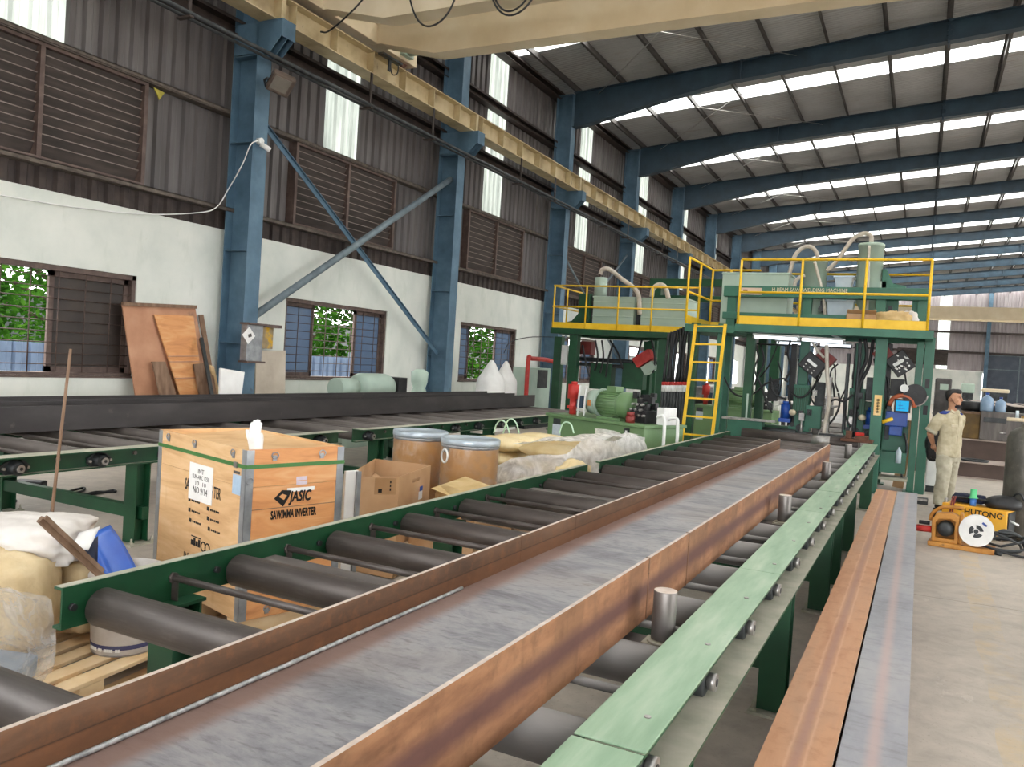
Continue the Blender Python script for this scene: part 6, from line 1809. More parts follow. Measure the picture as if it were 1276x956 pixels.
# floodlight on the bracket, camera, wires, tag
a = at(350, 104, y=9.40)
fl = thing('floodlight', 'brown floodlight tilted down from the nearest blue column bracket', 'floodlight', a)
zz = -Vector((.50, -.38, -.78)).normalized(); xx = Vector((.3, .95, 0)).cross(zz).normalized(); yy = zz.cross(xx)
Rm = Matrix((xx, yy, zz)).transposed()
MB().obox((0, 0, 0), (.34, .36, .13), Rm).build('lamp_housing', M('brown_lamp_housing', ['#4d423c', '#5d5049', '#6c5e55'], 8, rough=.5), fl, bevel=.03)
MB().obox(Rm @ Vector((.02, -.02, -.068)), (.24, .26, .012), Rm).build('lamp_glass', M('dusty_lamp_glass', ['#77716a', '#89837b'], 6, rough=.2), fl)
MB().tube([Rm @ Vector((-.02, -.2, .02)), Rm @ Vector((-.12, -.2, .10)), (-.30, 0, -.02)], .02, 8).build('lamp_arm', MT['dgrey'], fl)
a = at(325, 180, x=-9.34)
cc = thing('security_camera', 'small white security camera on the nearest blue column', 'camera', a)
MB().cyl((-.06, 0, .05), (.02, 0, .05), .05, n=20).build('camera_base', MT['white'], cc)
MB().cyl((.02, -.02, .0), (.10, .10, -.07), .04, n=18).build('camera_body', MT['white'], cc); MB().cyl((.10, .10, -.07), (.104, .106, -.073), .03, n=18).build('camera_lens', MT['black'], cc)
o = thing('white_cable', 'thin white cable running from the camera down and along the wall', 'cable', a)
MB().tube(bez([at(321, 175, x=-9.36), at(312, 181, y=9.2), at(302, 205, y=9.2), at(285, 235, y=9.2), at(270, 258, x=-9.84), at(247, 265, x=-9.9), at(180, 267, x=-9.95), at(90, 258, x=-9.95), at(0, 243, x=-9.95), at(-30, 238, x=-9.95)], 6), .009, 6).build('cable', MT['white'], o, world=True)
o = thing('black_cable', 'thin dark cable drooping along the wall between the window and the small platform', 'cable', at(640, 424, x=-9.95))
MB().tube(bez([at(628, 440, x=-9.95), at(634, 428, x=-9.95), at(645, 423, x=-9.95), at(663, 420, x=-9.95), at(690, 420, x=-9.5)], 6), .012, 6).build('cable', MT['black'], o, world=True)
a = at(198, 116, x=-9.85)
o = thing('yellow_tag', 'small dirty yellow rag hanging from the louvre corner', 'rag', a)
MB().add([(0, -.09, .05), (0, .09, .03), (.01, .0, -.10), (.02, -.04, -.04)], [(0, 1, 2, 3)]).build('rag', M('dirty_yellow_rag', ['#8f8433', '#b0a444'], 9, rough=.8), o, solid=.01)
# machines and goods near the wall, behind the far conveyor
gm = thing('gear_motor', 'grey electric motor and gearbox standing behind the far conveyor under the window', 'motor', (-8.7, 11.6, 0))
def W_(px, py, x=-8.7): return at(px, py, x=x)
a, b = W_(418, 478), W_(440, 478); r = .17
MB().cyl((-8.7, a.y, 1.0), (-8.7, b.y, 1.0), r, n=24).build('motor_body', MT['greybox'], gm, world=True)
MB().lathe([(.20, 0), (.24, .1), (.24, .75), (.2, .9), (.1, .94), (.001, .94)], (-8.7, b.y + .1, 1.02), 24, axis='Y').build('gearbox', MT['greybox'], gm, world=True)
MB().box(-8.9, a.y, 0, -8.5, b.y + 1.0, .80).build('machine_stand', MT['greybox'], gm, world=True, bevel=.01)
MB().box(-8.85, b.y + 1.08, .8, -8.5, b.y + 1.35, 1.2).build('black_drive', MT['black'], gm, world=True, bevel=.01)
a = W_(522, 485)
o = thing('water_dispenser', 'pale figure like stand with a bottle top behind the far conveyor beside the second column', 'dispenser', (-8.7, a.y, 0))
MB().lathe([(.16, 0), (.16, .9), (.12, 1.0), (.16, 1.12), (.17, 1.30), (.08, 1.36), (.001, 1.36)], (-8.7, a.y, 0), 20).build('stand', MT['greybox'], o, world=True)
for (px, label, w) in ((611, 'white plastic covered heap with a peak, left one behind the far conveyor end', .46), (629, 'white plastic covered heap with a peak, right one behind the far conveyor end', .40)):
    a = at(px, 480, x=-8.9)
    o = thing('covered_goods', label, 'covered goods', (-8.9, a.y, 0), 0, 'white covered heaps')
    m = MB()
    def cv(u, v, w=w):
        q = 2 * PI * u; rr = w * (.08 + .92 * v ** .8) * (1 + .12 * noise.noise(Vector((math.cos(q) * 2, math.sin(q) * 2, v * 3 + w))))
        return Vector((math.cos(q) * rr * .8, math.sin(q) * rr * .8, 1.62 - .60 * v ** .9 if v < .85 else 1.11 - (v - .85) * 7.4))
    m.grid(cv, 24, 12); m.build('cover', MT['paper'], o)
a, b = at(653, 462, x=-8.6), at(692, 490, x=-8.6)
o = thing('red_frame_cabinet', 'grey cabinet in a red tubular frame behind the far conveyor end', 'cabinet', (-8.6, a.y, 0))
MB().box(-8.95, a.y + .1, .45, -8.55, b.y - .5, 1.50).build('cabinet', MT['greybox'], o, world=True, bevel=.01)
MB().box(-8.55, a.y + .7, 1.0, -8.54, b.y - .7, 1.45).build('dark_panel', MT['dgrey'], o, world=True)
k = MB().tube(bez([(-8.5, a.y, .5), (-8.5, a.y, 1.66), (-8.5, a.y + .2, 1.72), (-8.5, b.y - .4, 1.66), (-8.5, b.y - .1, 1.3), (-8.5, b.y - .1, .4)], 6), .055, 10)
k.build('red_frame', MT['red'], o, world=True)
MB().box(-9.0, a.y, 0, -8.5, b.y, .45).build('base', MT['dgrey'], o, world=True)
# ------------------------------------------------------------------ right side: welder, cylinder, stores
MT['amber'] = M('amber_welder_paint', ['#dc9a22', '#e8a82e', '#efb846'], 3, rough=.4, spots=('#a8701f', 12, .74))
MT['amber_dirty'] = M('dirty_amber_casting', ['#9b6324', '#b57b30', '#c98f42'], 8, rough=.55, spots=('#54371c', 10, .62))
w0, w1 = at(1167, 655, z=0), at(1252, 676, z=0)
ww = thing('welding_machine', 'amber welding power source lettered HUTONG standing on the floor', 'welding machine', (.30, 10.55, 0), math.radians(-17))
LWm, Dm, Hm = .66, .34, .335
b = MB().box(0, 0, .03, LWm, Dm, Hm); b.build('case', MT['amber'], ww, bevel=.012, seg=3)
b = MB().box(LWm, .02, .04, LWm + .012, Dm - .02, Hm - .02); b.build('rear_panel', MT['dgrey'], ww)
b = MB()
for x in (.06, LWm - .1):
    for y in (.03, Dm - .07): b.box(x, y, 0, x + .04, y + .04, .03)
b.build('rubber_feet', MT['black'], ww)
b = MB().tube(bez([(.10, .10, Hm), (.10, .10, Hm + .05), (.12, .12, Hm + .07), (.5, .16, Hm + .07), (.55, .18, Hm + .05), (.55, .18, Hm)], 5), .014, 8); b.build('handle', MT['black'], ww)
text('case_lettering', 'HUTONG', .088, (.425, -.0005, .27), (1, 0, 0), (0, 0, 1), MT['ink'], ww, depth=.0008, bold=.002)
k = MB()
for (x, z) in ((.06, .30), (.62, .29), (.62, .08), (.06, .08)): k.cyl((x, 0, z), (x, -.004, z), .008, n=8)
k.build('screws', MT['steel'], ww)
for dx in (0, .025):
    MB().tube(bez([(.10 + dx, .05, Hm + .08), (.10 + dx, -.01, Hm + .02), (.09 + dx, -.02, .2), (.08 + dx, -.05, .12)], 6), .009, 8).build('red_cable', MT['dred'], ww)
k = MB().cyl((.02, .08, Hm - .03), (.02, .08, Hm + .045), .02, n=12); k.build('cable_plug', MT['steel'], ww)
k = MB().tube([(LWm + .01, .08, .23), (LWm + .10, .06, .20)], .012, 8); k.build('white_plug', MT['white'], ww)
# cans on top
c = ww.matrix_basis
def on(x, y, z): return Matrix.LocRotScale(ww.location, ww.rotation_euler, None) @ Vector((x, y, z))
o = thing('spray_can', 'blue can with a tall green cap standing on the amber welding machine', 'can', on(.29, .10, Hm))
MB().cyl((0, 0, 0), (0, 0, .085), .034, n=22).build('can_body', M('sky_blue_can', ['#3f78d0', '#5289da'], 6, rough=.35), o)
MB().lathe([(.05, .085), (.05, .092), (.034, .094), (.034, .185), (.030, .19), (.001, .19)], n=22).build('green_cap', M('mint_green_cap', ['#58c07f', '#68cc8d'], 6, rough=.35), o)
o = thing('folded_cloth', 'dark navy cloth lying behind the can on the amber welding machine', 'cloth', on(.22, .24, Hm))
lump('x', '', '', (0, 0, 0), (.20, .09, .06), 44, M('navy_cloth', ['#1c2136', '#272d45'], 8, rough=.9), .3, root=o).name = 'cloth'
hl = thing('welding_helmet', 'black welding helmet lying behind the amber machine beside the gas cylinder', 'helmet', on(.56, .24, Hm - .02), .2)
m = MB().ball((0, 0, .07), (.19, .14, .10), 24, disp=lambda p: Vector((p.x, p.y, max(p.z, -.55)))); m.build('helmet_shell', MT['black'], hl)
m = MB().tube(bez([(.10, .05, .12), (.12, .02, .19), (.16, -.02, .2), (.20, -.02, .13)], 5), .012, 8); m.build('head_band', MT['dgrey'], hl)
m = MB().box(-.30, .0, .0, .30, .10, .012)
# wire feeder
wf = thing('wire_feeder', 'dirty amber wire feeder with a white spool in front of the amber machine', 'wire feeder', (.17, 9.55, 0), math.radians(-6))
f = MB()
ol = [(.03, .05), (.27, .05), (.27, .33), (.20, .36), (.06, .34), (.02, .26)]
il = [(.065, .09), (.235, .09), (.235, .27), (.19, .295), (.085, .28), (.06, .24)]
vs = [(x, -.03, z) for x, z in ol] + [(x, -.03, z) for x, z in il] + [(x, .12, z) for x, z in ol] + [(x, .12, z) for x, z in il]
n6 = 6
fs = []
for i in range(n6):
    j = (i + 1) % n6
    fs += [(i, j, n6 + j, n6 + i), (12 + j, 12 + i, 18 + i, 18 + j), (j, i, 12 + i, 12 + j), (n6 + i, n6 + j, 18 + j, 18 + i)]
f.add(vs, fs); f.box(.0, -.06, 0, .60, .24, .05); f.box(.05, .10, .05, .26, .12, .33); f.box(.27, .04, .05, .30, .2, .36)
f.build('feeder_frame', MT['amber_dirty'], wf, bevel=.01)
MB().lathe([(.001, -.02), (.05, -.03), (.075, -.01), (.08, .03), (.08, .10)], (.15, .0, .185), 24, axis='Y').build('drive_motor', MT['dgrey'], wf)
MB().tube(bez([(.0, .05, .25), (.02, .04, .33), (.10, .03, .40), (.22, .03, .42), (.30, .04, .42)], 6), .018, 8).build('carry_handle', MT['amber_dirty'], wf)
MB().tube(bez([(.02, .09, .28), (.06, .09, .37), (.16, .09, .40), (.28, .09, .40)], 6), .012, 8).build('carry_handle', MT['dgrey'], wf)
MB().cyl((.02, .03, .16), (-.12, .03, .155), .035, n=16).build('red_torch_socket', MT['red'], wf)
MB().cyl((-.0, .03, .22), (-.10, .03, .22), .02, n=12).build('black_plug', MT['black'], wf)
MB().tube([(.60, .0, .02), (.66, -.02, .02)], .02, 8).build('frame_foot', MT['dgrey'], wf)
sp = MB().cyl((.43, -.075, .22), (.43, -.065, .22), .155, n=40).cyl((.43, .04, .22), (.43, .05, .22), .155, n=40).cyl((.43, -.065, .22), (.43, .04, .22), .085, n=30)
spo = sp.build('wire_spool', MT['white'], wf)
m = MB()
for i in range(3):
    a = 2.2 + i * 2 * PI / 3
    pts = []
    for q in range(7): pts.append((.43 + .066 * math.cos(a + q * .25), .22 + .066 * math.sin(a + q * .25)))
    for q in range(6, -1, -1): pts.append((.43 + .030 * math.cos(a + q * .25), .22 + .030 * math.sin(a + q * .25)))
    m.prism(pts, -.0765, -.0752)
m.build('spool_openings', MT['dgrey'], spo)
MB().cyl((.43, -.09, .22), (.43, -.06, .22), .022, n=16).build('spool_hub', MT['dgrey'], spo)
k = MB().obox((.50, -.0765, .30), (.05, .002, .02), (0, .6, 0)); k.build('spool_print', MT['bluep'], spo)
# hoses lying right of the feeder
o = thing('hose_coil', 'loose coil of dark welding cables on the floor right of the wire feeder', 'cable coil', at(1250, 676, z=0))
rn = random.Random(8)
for i in range(5):
    cx, cy = .86 + rn.uniform(-.05, .12), 9.78 + rn.uniform(-.08, .15); rx, ry = rn.uniform(.18, .28), rn.uniform(.2, .32)
    MB().tube([(cx + rx * math.cos(2 * PI * q / 22), cy + ry * math.sin(2 * PI * q / 22), .02 + .03 * i + .10 * max(0, math.sin(2 * PI * q / 22 + i)) ) for q in range(22)], .013, 8, closed=True).build('cable_loop', MT['dgrey'], o, world=True)
MB().tube(bez([(.60, 9.6, .10), (.72, 9.6, .13), (.85, 9.75, .22), (1.02, 9.9, .15), (1.1, 9.7, .03), (1.5, 9.3, .015)], 8), .014, 8).build('cable_tail', MT['dgrey'], o, world=True)
MB().tube(bez([(.60, 9.55, .09), (.78, 9.5, .05), (.95, 9.5, .02), (1.3, 9.35, .015), (1.6, 9.1, .015)], 8), .012, 8).build('cable_tail', MT['black'], o, world=True)
# gas cylinder
t = NT('scuffed_grey_cylinder')
col = t.ramp(t.noise(5, 8, .65, vec=t.mapping((1, 1, .6))), [(.3, '#3f3e3a'), (.5, '#55534d'), (.7, '#6d6a62')])
col = t.mix(t.ramp(t.noise(16, 6, .7), [(.6, 0.0), (.72, .5)]), col, '#8d877a')
MT['cyl'] = t.bsdf(col, .45, .3)
gc = thing('gas_cylinder', 'tall scuffed dark gas cylinder at the right picture edge behind the welder', 'gas cylinder', (1.10, 10.95, 0))
R_ = .185
MB().lathe([(R_ * .9, 0), (R_, .03), (R_, 1.05), (R_ * .96, 1.13), (R_ * .78, 1.20), (R_ * .45, 1.245), (.05, 1.26), (.05, 1.30), (.001, 1.30)], n=40).build('cylinder_body', MT['cyl'], gc)
vb = M('brass_valve', ['#a9813f', '#c29a55', '#d2b06e'], 10, rough=.35, metal=.7)
MB().cyl((0, 0, 1.29), (0, 0, 1.40), .028, n=16).cyl((-.06, 0, 1.36), (.10, 0, 1.36), .02, n=14).cyl((.02, -.03, 1.36), (.02, -.10, 1.40), .045, n=16).build('valve', vb, gc)
MB().cyl((-.20, -.02, 1.335), (.10, -.02, 1.335), .022, n=12).build('pale_tube', MT['cream'], gc)
MB().cyl((-.10, 0, 1.35), (-.10, 0, 1.44), .018, n=12).build('flow_tube', MT['cloudy'], gc)
MB().tube([(-.20, -.03, 1.16), (-.26, -.05, 1.17)], .012, 8).build('small_peg', MT['steel'], gc)
# small things by the gantry foot
o = thing('steel_offcut', 'small dark steel offcut on the floor between the gantry foot and the worker', 'offcut', at(1147, 628, z=0))
MB().box(-.08, -.06, 0, .09, .06, .09).build('block', MT['dgrey'], o, bevel=.006); MB().box(-.07, -.062, .05, .08, -.06, .085).build('bright_edge', MT['steel'], o)
o = thing('control_cabinet', 'small pale grey cabinet against the right gantry column', 'cabinet', (.18, 14.3, 0))
MB().box(-.03, 0, .10, .12, .3, .60).build('cabinet_body', MT['white'], o, bevel=.008); MB().box(-.02, .02, 0, .11, .28, .1).build('plinth', MT['dgrey'], o)
o = thing('packing_strip', 'tall brown cardboard strip standing between the two gantry columns', 'cardboard', (-.13, 14.25, 0))
MB().obox((-.05, .1, .55), (.16, .03, 1.1), (.08, .1, 0)).build('strip', MT['card'], o)
o = thing('black_bag', 'black bag hanging behind the worker beside the gantry column', 'bag', (.22, 13.3, .55))
lump('x', '', '', (0, 0, 0), (.12, .1, .28), 51, MT['black'], .3, root=o).name = 'bag_body'
MB().tube(bez([(0, 0, .5), (-.03, .05, .65), (-.05, .15, .72)], 5), .012, 6).build('bag_strap', MT['black'], o)
# low steel beams lying across behind the worker
MT['palesteel'] = M('dusty_pink_steel', ['#8f8079', '#a3938b', '#b5a59d'], 3, rough=.6)
for i, (y0, zt, x0, x1, lb) in enumerate(((17.3, .30, -.1, 1.62, 'nearer steel beam lying crosswise on the floor behind the worker'), (19.2, .62, .1, 2.1, 'farther, higher steel beam lying crosswise behind the worker'))):
    o = thing('cross_beam', lb, 'steel beam', ((x0 + x1) / 2, y0, 0), 0, 'beams lying across behind the worker')
    m = MB().box(x0, y0, zt - .02, x1, y0 + .9, zt); m.build('top_flange', MT['palesteel'], o, world=True)
    m = MB().box(x0, y0 + .06, 0.02, x1, y0 + .10, zt - .02).box(x0, y0 + .8, 0.02, x1, y0 + .84, zt - .02); m.build('web', M('brown_web_%d' % i, ['#4f403a', '#5d4c45'], 4, rough=.7), o, world=True)
    m = MB().box(x0, y0, 0, x1, y0 + .9, .02); m.build('bottom_flange', MT['palesteel'], o, world=True)
o = thing('cable_ring', 'dark cable ring lying on the nearer crosswise beam', 'cable', (.98, 17.6, .30))
MB().tube([(.22 * math.cos(q), .2 * math.sin(q), .02) for q in [2 * PI * i / 24 for i in range(24)]], .02, 8, closed=True).build('ring', MT['dgrey'], o)
# brown tank, dark lockers, water bottles
def W2(px, py, y): return at(px, py, y=y)
a, b = W2(1200, 512, 19.7), W2(1222, 560, 19.7)
o = thing('rusty_bin', 'rusty brown steel bin standing behind the worker', 'bin', ((a.x + b.x) / 2, 19.7, .62))
m = MB().box(a.x - a.x / 2 - b.x / 2, -.3, 0, (b.x - a.x) / 2 - .06, .3, a.z - .62); m.build('bin_body', M('rusty_ochre_bin', ['#4b3a22', '#6b5326', '#8a6c33'], 3, rough=.6), o, bevel=.02)
MB().box((a.x - b.x) / 2 - .03, -.33, a.z - .66, (b.x - a.x) / 2 - .04, .33, a.z - .62).build('bin_rim', MT['oldwood'], o)
a = W2(1212, 500, 19.7)
o = thing('black_tub', 'black round tub on top of the rusty bin', 'tub', (a.x, 19.7, W2(1212, 512, 19.7).z))
MB().lathe([(.20, 0), (.24, .05), (.24, .18), (.20, .2), (.001, .2)], n=24).build('tub', MT['black'], o)
a, b = W2(1222, 512, 19.5), W2(1252, 575, 19.5)
o = thing('steel_locker', 'dark scratched steel locker between the rusty bin and the gas cylinder', 'locker', ((a.x + b.x) / 2, 19.5, 0))
m = MB().box((a.x - b.x) / 2, -.2, .625, (b.x - a.x) / 2 + .5, .4, a.z); m.build('locker_body', M('scratched_dark_locker', ['#4a4644', '#5e5855', '#756e6a'], 4, rough=.5, stretch=(3, 3, .5)), o, bevel=.01)
MB().box((a.x - b.x) / 2 + .05, -.22, 1.0, (b.x - a.x) / 2 - .05, -.2, a.z - .12).build('locker_door', MT['dgrey'], o, bevel=.005)
zt = a.z
for (px, s, lb) in ((1229, .82, 'big blue water bottle on the dark locker, left one'), (1246, .66, 'smaller blue water bottle on the dark locker, right one')):
    c = W2(px, 515, 19.5)
    o = thing('water_bottle', lb, 'water bottle', (c.x, 19.5, zt), 0, 'blue water bottles')
    MB().lathe([(.14 * s, 0), (.15 * s, .03), (.15 * s, .26 * s), (.13 * s, .33 * s), (.05 * s, .39 * s), (.04 * s, .42 * s)], n=22).build('bottle_body', M('clear_blue_bottle_%d' % px, ['#7d97b4', '#93a9bf'], 5, rough=.15), o)
    MB().lathe([(.045 * s, .42 * s), (.045 * s, .47 * s), (.001, .47 * s)], n=16).build('bottle_cap', MT['bluep'], o)
# dark cabinet and stacked beams farther back
a, b = W2(1166, 471, 32), W2(1184, 505, 32)
o = thing('machine_cabinet', 'dark grey machine cabinet far back between the gantry and the worker', 'cabinet', ((a.x + b.x) / 2, 32, 0))
m = MB().box((a.x - b.x) / 2, 0, 0, (b.x - a.x) / 2, .8, a.z); m.build('cabinet_body', M('dark_machine_paint', ['#3d3a39', '#4b4746', '#5a5654'], 3, rough=.5), o, bevel=.05)
MB().box((a.x - b.x) / 2 + .15, -.02, a.z - .4, (b.x - a.x) / 2 - .1, 0, a.z - .2).build('control_panel', MT['greybox'], o)
rn = random.Random(2)
for i in range(9):
    x0 = 1.0 + i * .62; y0 = 21.5 + (i % 3) * .8
    o = hbeam('stored_beam', 'stored dark steel beam end on in the stack behind the worker', 9, h=.6, w=.42, outer='palesteel', inner='darkbeam', edge='palesteel', web='darkbeam')
    o['category'] = 'steel beam'; o['group'] = 'stored beams behind the worker'
    o.location = (x0, y0, .30 + .70); 
    st_ = MB().box(x0 - .2, y0, 0, x0 + .2, y0 + 9, .695)
    tag(st_.build('stored_beam', MT['darkbeam']), kind='thing', label='dark lower beam of the stack behind the worker', cat='steel beam', group='lower stored beams behind the worker')
for (px, py, w, h, y, nm, lb, mt) in ((1206, 484, .5, .4, 40, 'small_motor', 'small grey motor unit far back above the stored beams', 'greybox'), (1240, 487, .9, .14, 36, 'pale_bench', 'pale flat bench far back above the stored beams', 'cream')):
    c = at(px, py, y=y)
    o = thing(nm, lb, nm.split('_')[1], (c.x, y, 0)); MB().box(-w / 2, -.3, c.z - h / 2, w / 2, .3, c.z + h / 2).build('body', MT[mt], o, bevel=.04)
    MB().box(-w / 2 + .05, -.25, 0, w / 2 - .05, .25, c.z - h / 2).build('stand', MT['dgrey'], o)
MB_ = None
# ------------------------------------------------------------------ the worker
MT['skin'] = M('tan_skin', ['#a8775c', '#b98768', '#c49474'], 12, rough=.55)
MT['khaki'] = M('khaki_work_cloth', ['#a59a7e', '#b8ae93', '#c6bda4'], 9, rough=.85, bump=.35, bscale=16, bdist=.012)
MT['khaki2'] = M('pale_khaki_trousers', ['#98927f', '#ada793', '#bcb7a4'], 9, rough=.85, bump=.4, bscale=14, bdist=.014)
MT['hair'] = M('black_hair', ['#0f0e0e', '#1a1818', '#252222'], 40, rough=.5, stretch=(1, 1, .3), bump=.3, bscale=90)
MT['shoe'] = M('dark_shoe', ['#231f1d', '#2f2a27', '#3b3531'], 12, rough=.6)
def loft(m, rings, n=24, mm=0):
    vs = []
    for (c, rx, ry) in rings:
        for j in range(n):
            a = 2 * PI * j / n
            vs.append((c[0] + rx * math.cos(a), c[1] + ry * math.sin(a), c[2]))
    fs = [(i * n + j, i * n + (j + 1) % n, (i + 1) * n + (j + 1) % n, (i + 1) * n + j) for i in range(len(rings) - 1) for j in range(n)]
    fs.append(tuple(reversed(range(n)))); fs.append(tuple((len(rings) - 1) * n + j for j in range(n)))
    return m.add(vs, fs, mm, True)
def fuse(o, vox, smooth=4):
    r = o.modifiers.new('fuse', 'REMESH'); r.mode = 'VOXEL'; r.voxel_size = vox; r.use_smooth_shade = True
    s = o.modifiers.new('smooth', 'SMOOTH'); s.factor = .5; s.iterations = smooth
    return o
pr_ = thing('person', 'worker in khaki shirt and trousers standing with hands behind his back, face mask under chin', 'person', (.385, 12.45, 0), math.radians(-40))
HT = math.radians(24)
def hd(p):
    q = Matrix.Rotation(HT, 3, 'Z') @ Vector(p); return q + Vector((.015, 0, 1.515))
b = MB()
loft(b, [((0, 0, .74), .09, .13), ((0, 0, .84), .10, .14), ((0, 0, .98), .09, .125), ((0, 0, 1.15), .10, .14), ((-.005, 0, 1.28), .085, .15), ((-.005, 0, 1.34), .05, .07)])
b.tube([(-.005, 0, 1.31), (.005, 0, 1.38), hd((-.01, 0, -.06))], [.058, .052, .055], 14)
b.ball(hd((-.005, 0, .025)), (.094, .074, .093), 24, R=Matrix.Rotation(HT, 3, 'Z'))
b.ball(hd((.022, 0, -.035)), (.066, .060, .085), 22, R=Matrix.Rotation(HT, 3, 'Z'))
b.tube([hd((.082, 0, .018)), hd((.098, 0, -.004)), hd((.106, 0, -.022)), hd((.088, 0, -.030))], [.009, .011, .014, .010], 8)   # nose
b.ball(hd((.080, 0, -.058)), (.014, .024, .008), 10); b.ball(hd((.079, 0, -.068)), (.013, .022, .008), 10)                 # lips
b.ball(hd((.070, 0, -.100)), (.022, .028, .020), 12)                                                                   # chin
for s in (-1, 1):
    b.ball(hd((-.008, s * .074, -.005)), (.020, .010, .032), 10)                                                        # ear
    b.tube([hd((.080, s * .014, .030)), hd((.078, s * .034, .033)), hd((.066, s * .052, .026))], .009, 8)              # brow
    b.ball(hd((.060, s * .042, -.025)), (.022, .020, .020), 10)                                                         # cheek
    sh, el, wr = Vector((-.005, s * .165, 1.27)), Vector((-.115, s * .235, 1.035)), Vector((-.185, s * .085, .875))
    b.tube(bez([sh, sh.lerp(el, .5) + Vector((0, s * .01, 0)), el], 4), [.056 - .001 * i for i in range(9)], 12)
    b.tube(bez([el, el.lerp(wr, .4) + Vector((-.01, 0, 0)), wr], 4), [.046, .046, .045, .043, .041, .038, .035, .031, .028], 12)
    hnd = (wr - el).normalized()
    pc_ = wr + hnd * .04 + Vector((0, 0, -.015))
    b.ball(pc_, (.028, .042, .046), 14)
    for f in range(4):
        a0 = pc_ + Vector((.014 - .010 * f, -s * .020, -.026 + .004 * f)); dl = (.062, .074, .070, .056)[f]
        d1 = (hnd * .5 + Vector((.0, -s * .55, -.55))).normalized(); d2 = (d1 + Vector((.5, 0, .2))).normalized()
        b.tube([a0, a0 + d1 * dl * .45, a0 + d1 * dl * .7 + d2 * dl * .15, a0 + d1 * dl * .75 + d2 * dl * .4], [.0105, .010, .009, .007], 8)
    t0 = pc_ + Vector((.02, s * .012, .012))
    b.tube([t0, t0 + Vector((.022, -s * .012, -.022)), t0 + Vector((.026, -s * .024, -.050))], [.012, .011, .008], 8)
    lg_x = .02 if s < 0 else -.03
    b.tube(bez([(0, s * .085, .80), (lg_x, s * .095, .46), (lg_x - .02, s * .10, .09)], 6), [.085 - .0045 * i for i in range(13)], 14)
    b.tube([(lg_x - .03, s * .10, .06), (lg_x + .05, s * .105, .045), (lg_x + .15, s * .11, .035)], [.036, .036, .028], 10)
fuse(b.build('body', MT['skin'], pr_), .009, 3)
# eyes and brows
for s in (-1, 1):
    MB().ball(hd((.083, s * .032, .012)), (.006, .015, .006), 10).build('eye', MT['black'], pr_)
    MB().tube([hd((.092, s * .014, .036)), hd((.090, s * .034, .041)), hd((.075, s * .054, .034))], .0045, 6).build('eyebrow', MT['hair'], pr_)
h = MB()
h.ball(hd((-.018, 0, .042)), (.098, .080, .088), 26, R=Matrix.Rotation(HT, 3, 'Z'), disp=lambda p: Vector((p.x, p.y, max(p.z, -.55 if p.x < -.1 else .22 + .3 * (p.x + .1)))))
h.ball(hd((.035, 0, .090)), (.060, .062, .040), 16, R=Matrix.Rotation(HT, 3, 'Z')); h.ball(hd((-.068, 0, .0)), (.034, .060, .050), 14, R=Matrix.Rotation(HT, 3, 'Z'))
fuse(h.build('hair', MT['hair'], pr_), .008, 2)
k = MB().ball(hd((.056, 0, -.108)), (.044, .052, .028), 18, R=Matrix.Rotation(HT, 3, 'Z'))
for s in (-1, 1): k.tube([hd((.05, s * .05, -.09)), hd((.02, s * .072, -.05)), hd((-.012, s * .086, .0))], .0028, 6)
k.build('face_mask', M('dark_face_mask', ['#17131a', '#231c25'], 12, rough=.8), pr_)
s_ = MB()
loft(s_, [((.0, 0, .72), .128, .165), ((0, 0, .76), .135, .175), ((0, 0, .88), .128, .168), ((.004, 0, 1.0), .122, .160), ((.008, 0, 1.14), .125, .172), ((.0, 0, 1.25), .108, .178), ((-.005, 0, 1.305), .078, .15), ((-.005, 0, 1.345), .062, .085)], 32)
for s in (-1, 1):
    sh, el = Vector((-.005, s * .158, 1.27)), Vector((-.112, s * .232, 1.045))
    s_.tube(bez([sh, sh.lerp(el, .5) + Vector((0, s * .02, 0)), el], 4), [.075, .078, .079, .078, .077, .076, .075, .073, .072], 16)
so = fuse(s_.build('shirt', MT['khaki'], pr_), .011, 3)
tx_ = bpy.data.textures.new('cloth_folds', 'CLOUDS'); tx_.noise_scale = .075; tx_.noise_depth = 2
d = so.modifiers.new('folds', 'DISPLACE'); d.texture = tx_; d.strength = .022; d.mid_level = .5
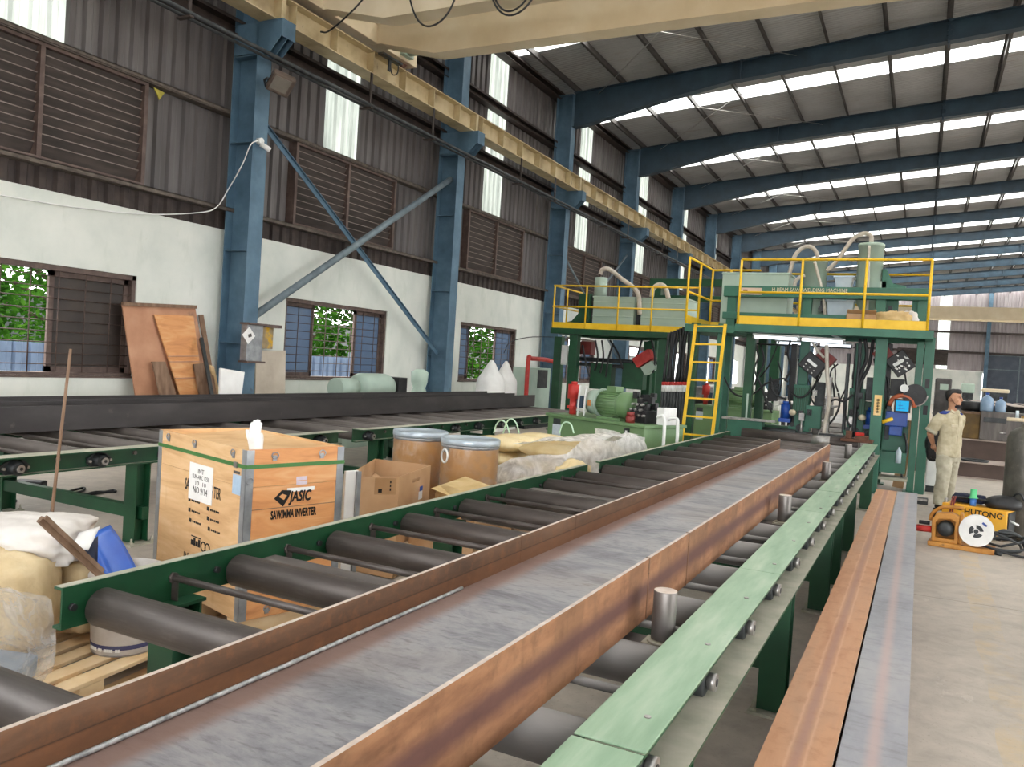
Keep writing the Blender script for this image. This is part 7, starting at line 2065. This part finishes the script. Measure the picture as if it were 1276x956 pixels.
for s in (-1, 1):
    sh, el = Vector((-.005, s * .158, 1.27)), Vector((-.112, s * .232, 1.045)); d_ = (el - sh).normalized()
    MB().tube([el - d_ * .035, el - d_ * .01, el + d_ * .012], [.079, .082, .077], 18).build('rolled_cuff', MT['khaki2'], so)
    MB().obox((-.012, s * .125, 1.318), (.11, .09, .014), (s * -.42, 0, 0)).build('blue_shoulder_patch', M('blue_yoke_%d' % (s + 1), ['#2c3f8e', '#3a4fa3'], 9, rough=.8), so, bevel=.006)
    MB().obox((.052, s * .05, 1.335), (.05, .06, .012), (s * .5, .9, s * .5)).build('collar', MT['khaki'], so, bevel=.004)
MB().obox((.120, -.080, 1.150), (.012, .090, .034), (0, .05, -.45)).build('pocket_flap', M('pale_pocket_flap', ['#c4baa0', '#d0c7af'], 9, rough=.85), so, bevel=.004)
MB().obox((.124, -.005, 1.04), (.012, .026, .50), (0, 0, 0)).build('button_placket', MT['khaki'], so, bevel=.004)
t_ = MB()
loft(t_, [((0, 0, .66), .11, .155), ((0, 0, .74), .116, .158), ((0, 0, .90), .105, .148)], 28)
for s in (-1, 1):
    lg_x = .02 if s < 0 else -.03
    t_.tube(bez([(0, s * .080, .74), (lg_x * .6, s * .088, .60), (lg_x, s * .095, .44), (lg_x - .02, s * .10, .25), (lg_x - .02, s * .10, .07)], 4), [.100, .100, .099, .097, .094, .091, .089, .087, .086, .085, .084, .083, .082, .082, .081, .080, .079], 18)
to = fuse(t_.build('trousers', MT['khaki2'], pr_), .011, 3)
d = to.modifiers.new('folds', 'DISPLACE'); d.texture = tx_; d.strength = .026; d.mid_level = .5
for s in (-1, 1):
    lg_x = .02 if s < 0 else -.03
    k = MB(); k.tube(bez([(lg_x - .075, s * .10, .035), (lg_x - .02, s * .10, .045), (lg_x + .07, s * .106, .040), (lg_x + .165, s * .112, .030)], 4), [.026, .036, .042, .044, .045, .044, .043, .042, .041, .040, .038, .034, .024], 12)
    k.box(lg_x - .085, s * .10 - .04, 0, lg_x + .18, s * .108 + .044, .016)
    k.build('shoe', MT['shoe'], pr_, bevel=.004)
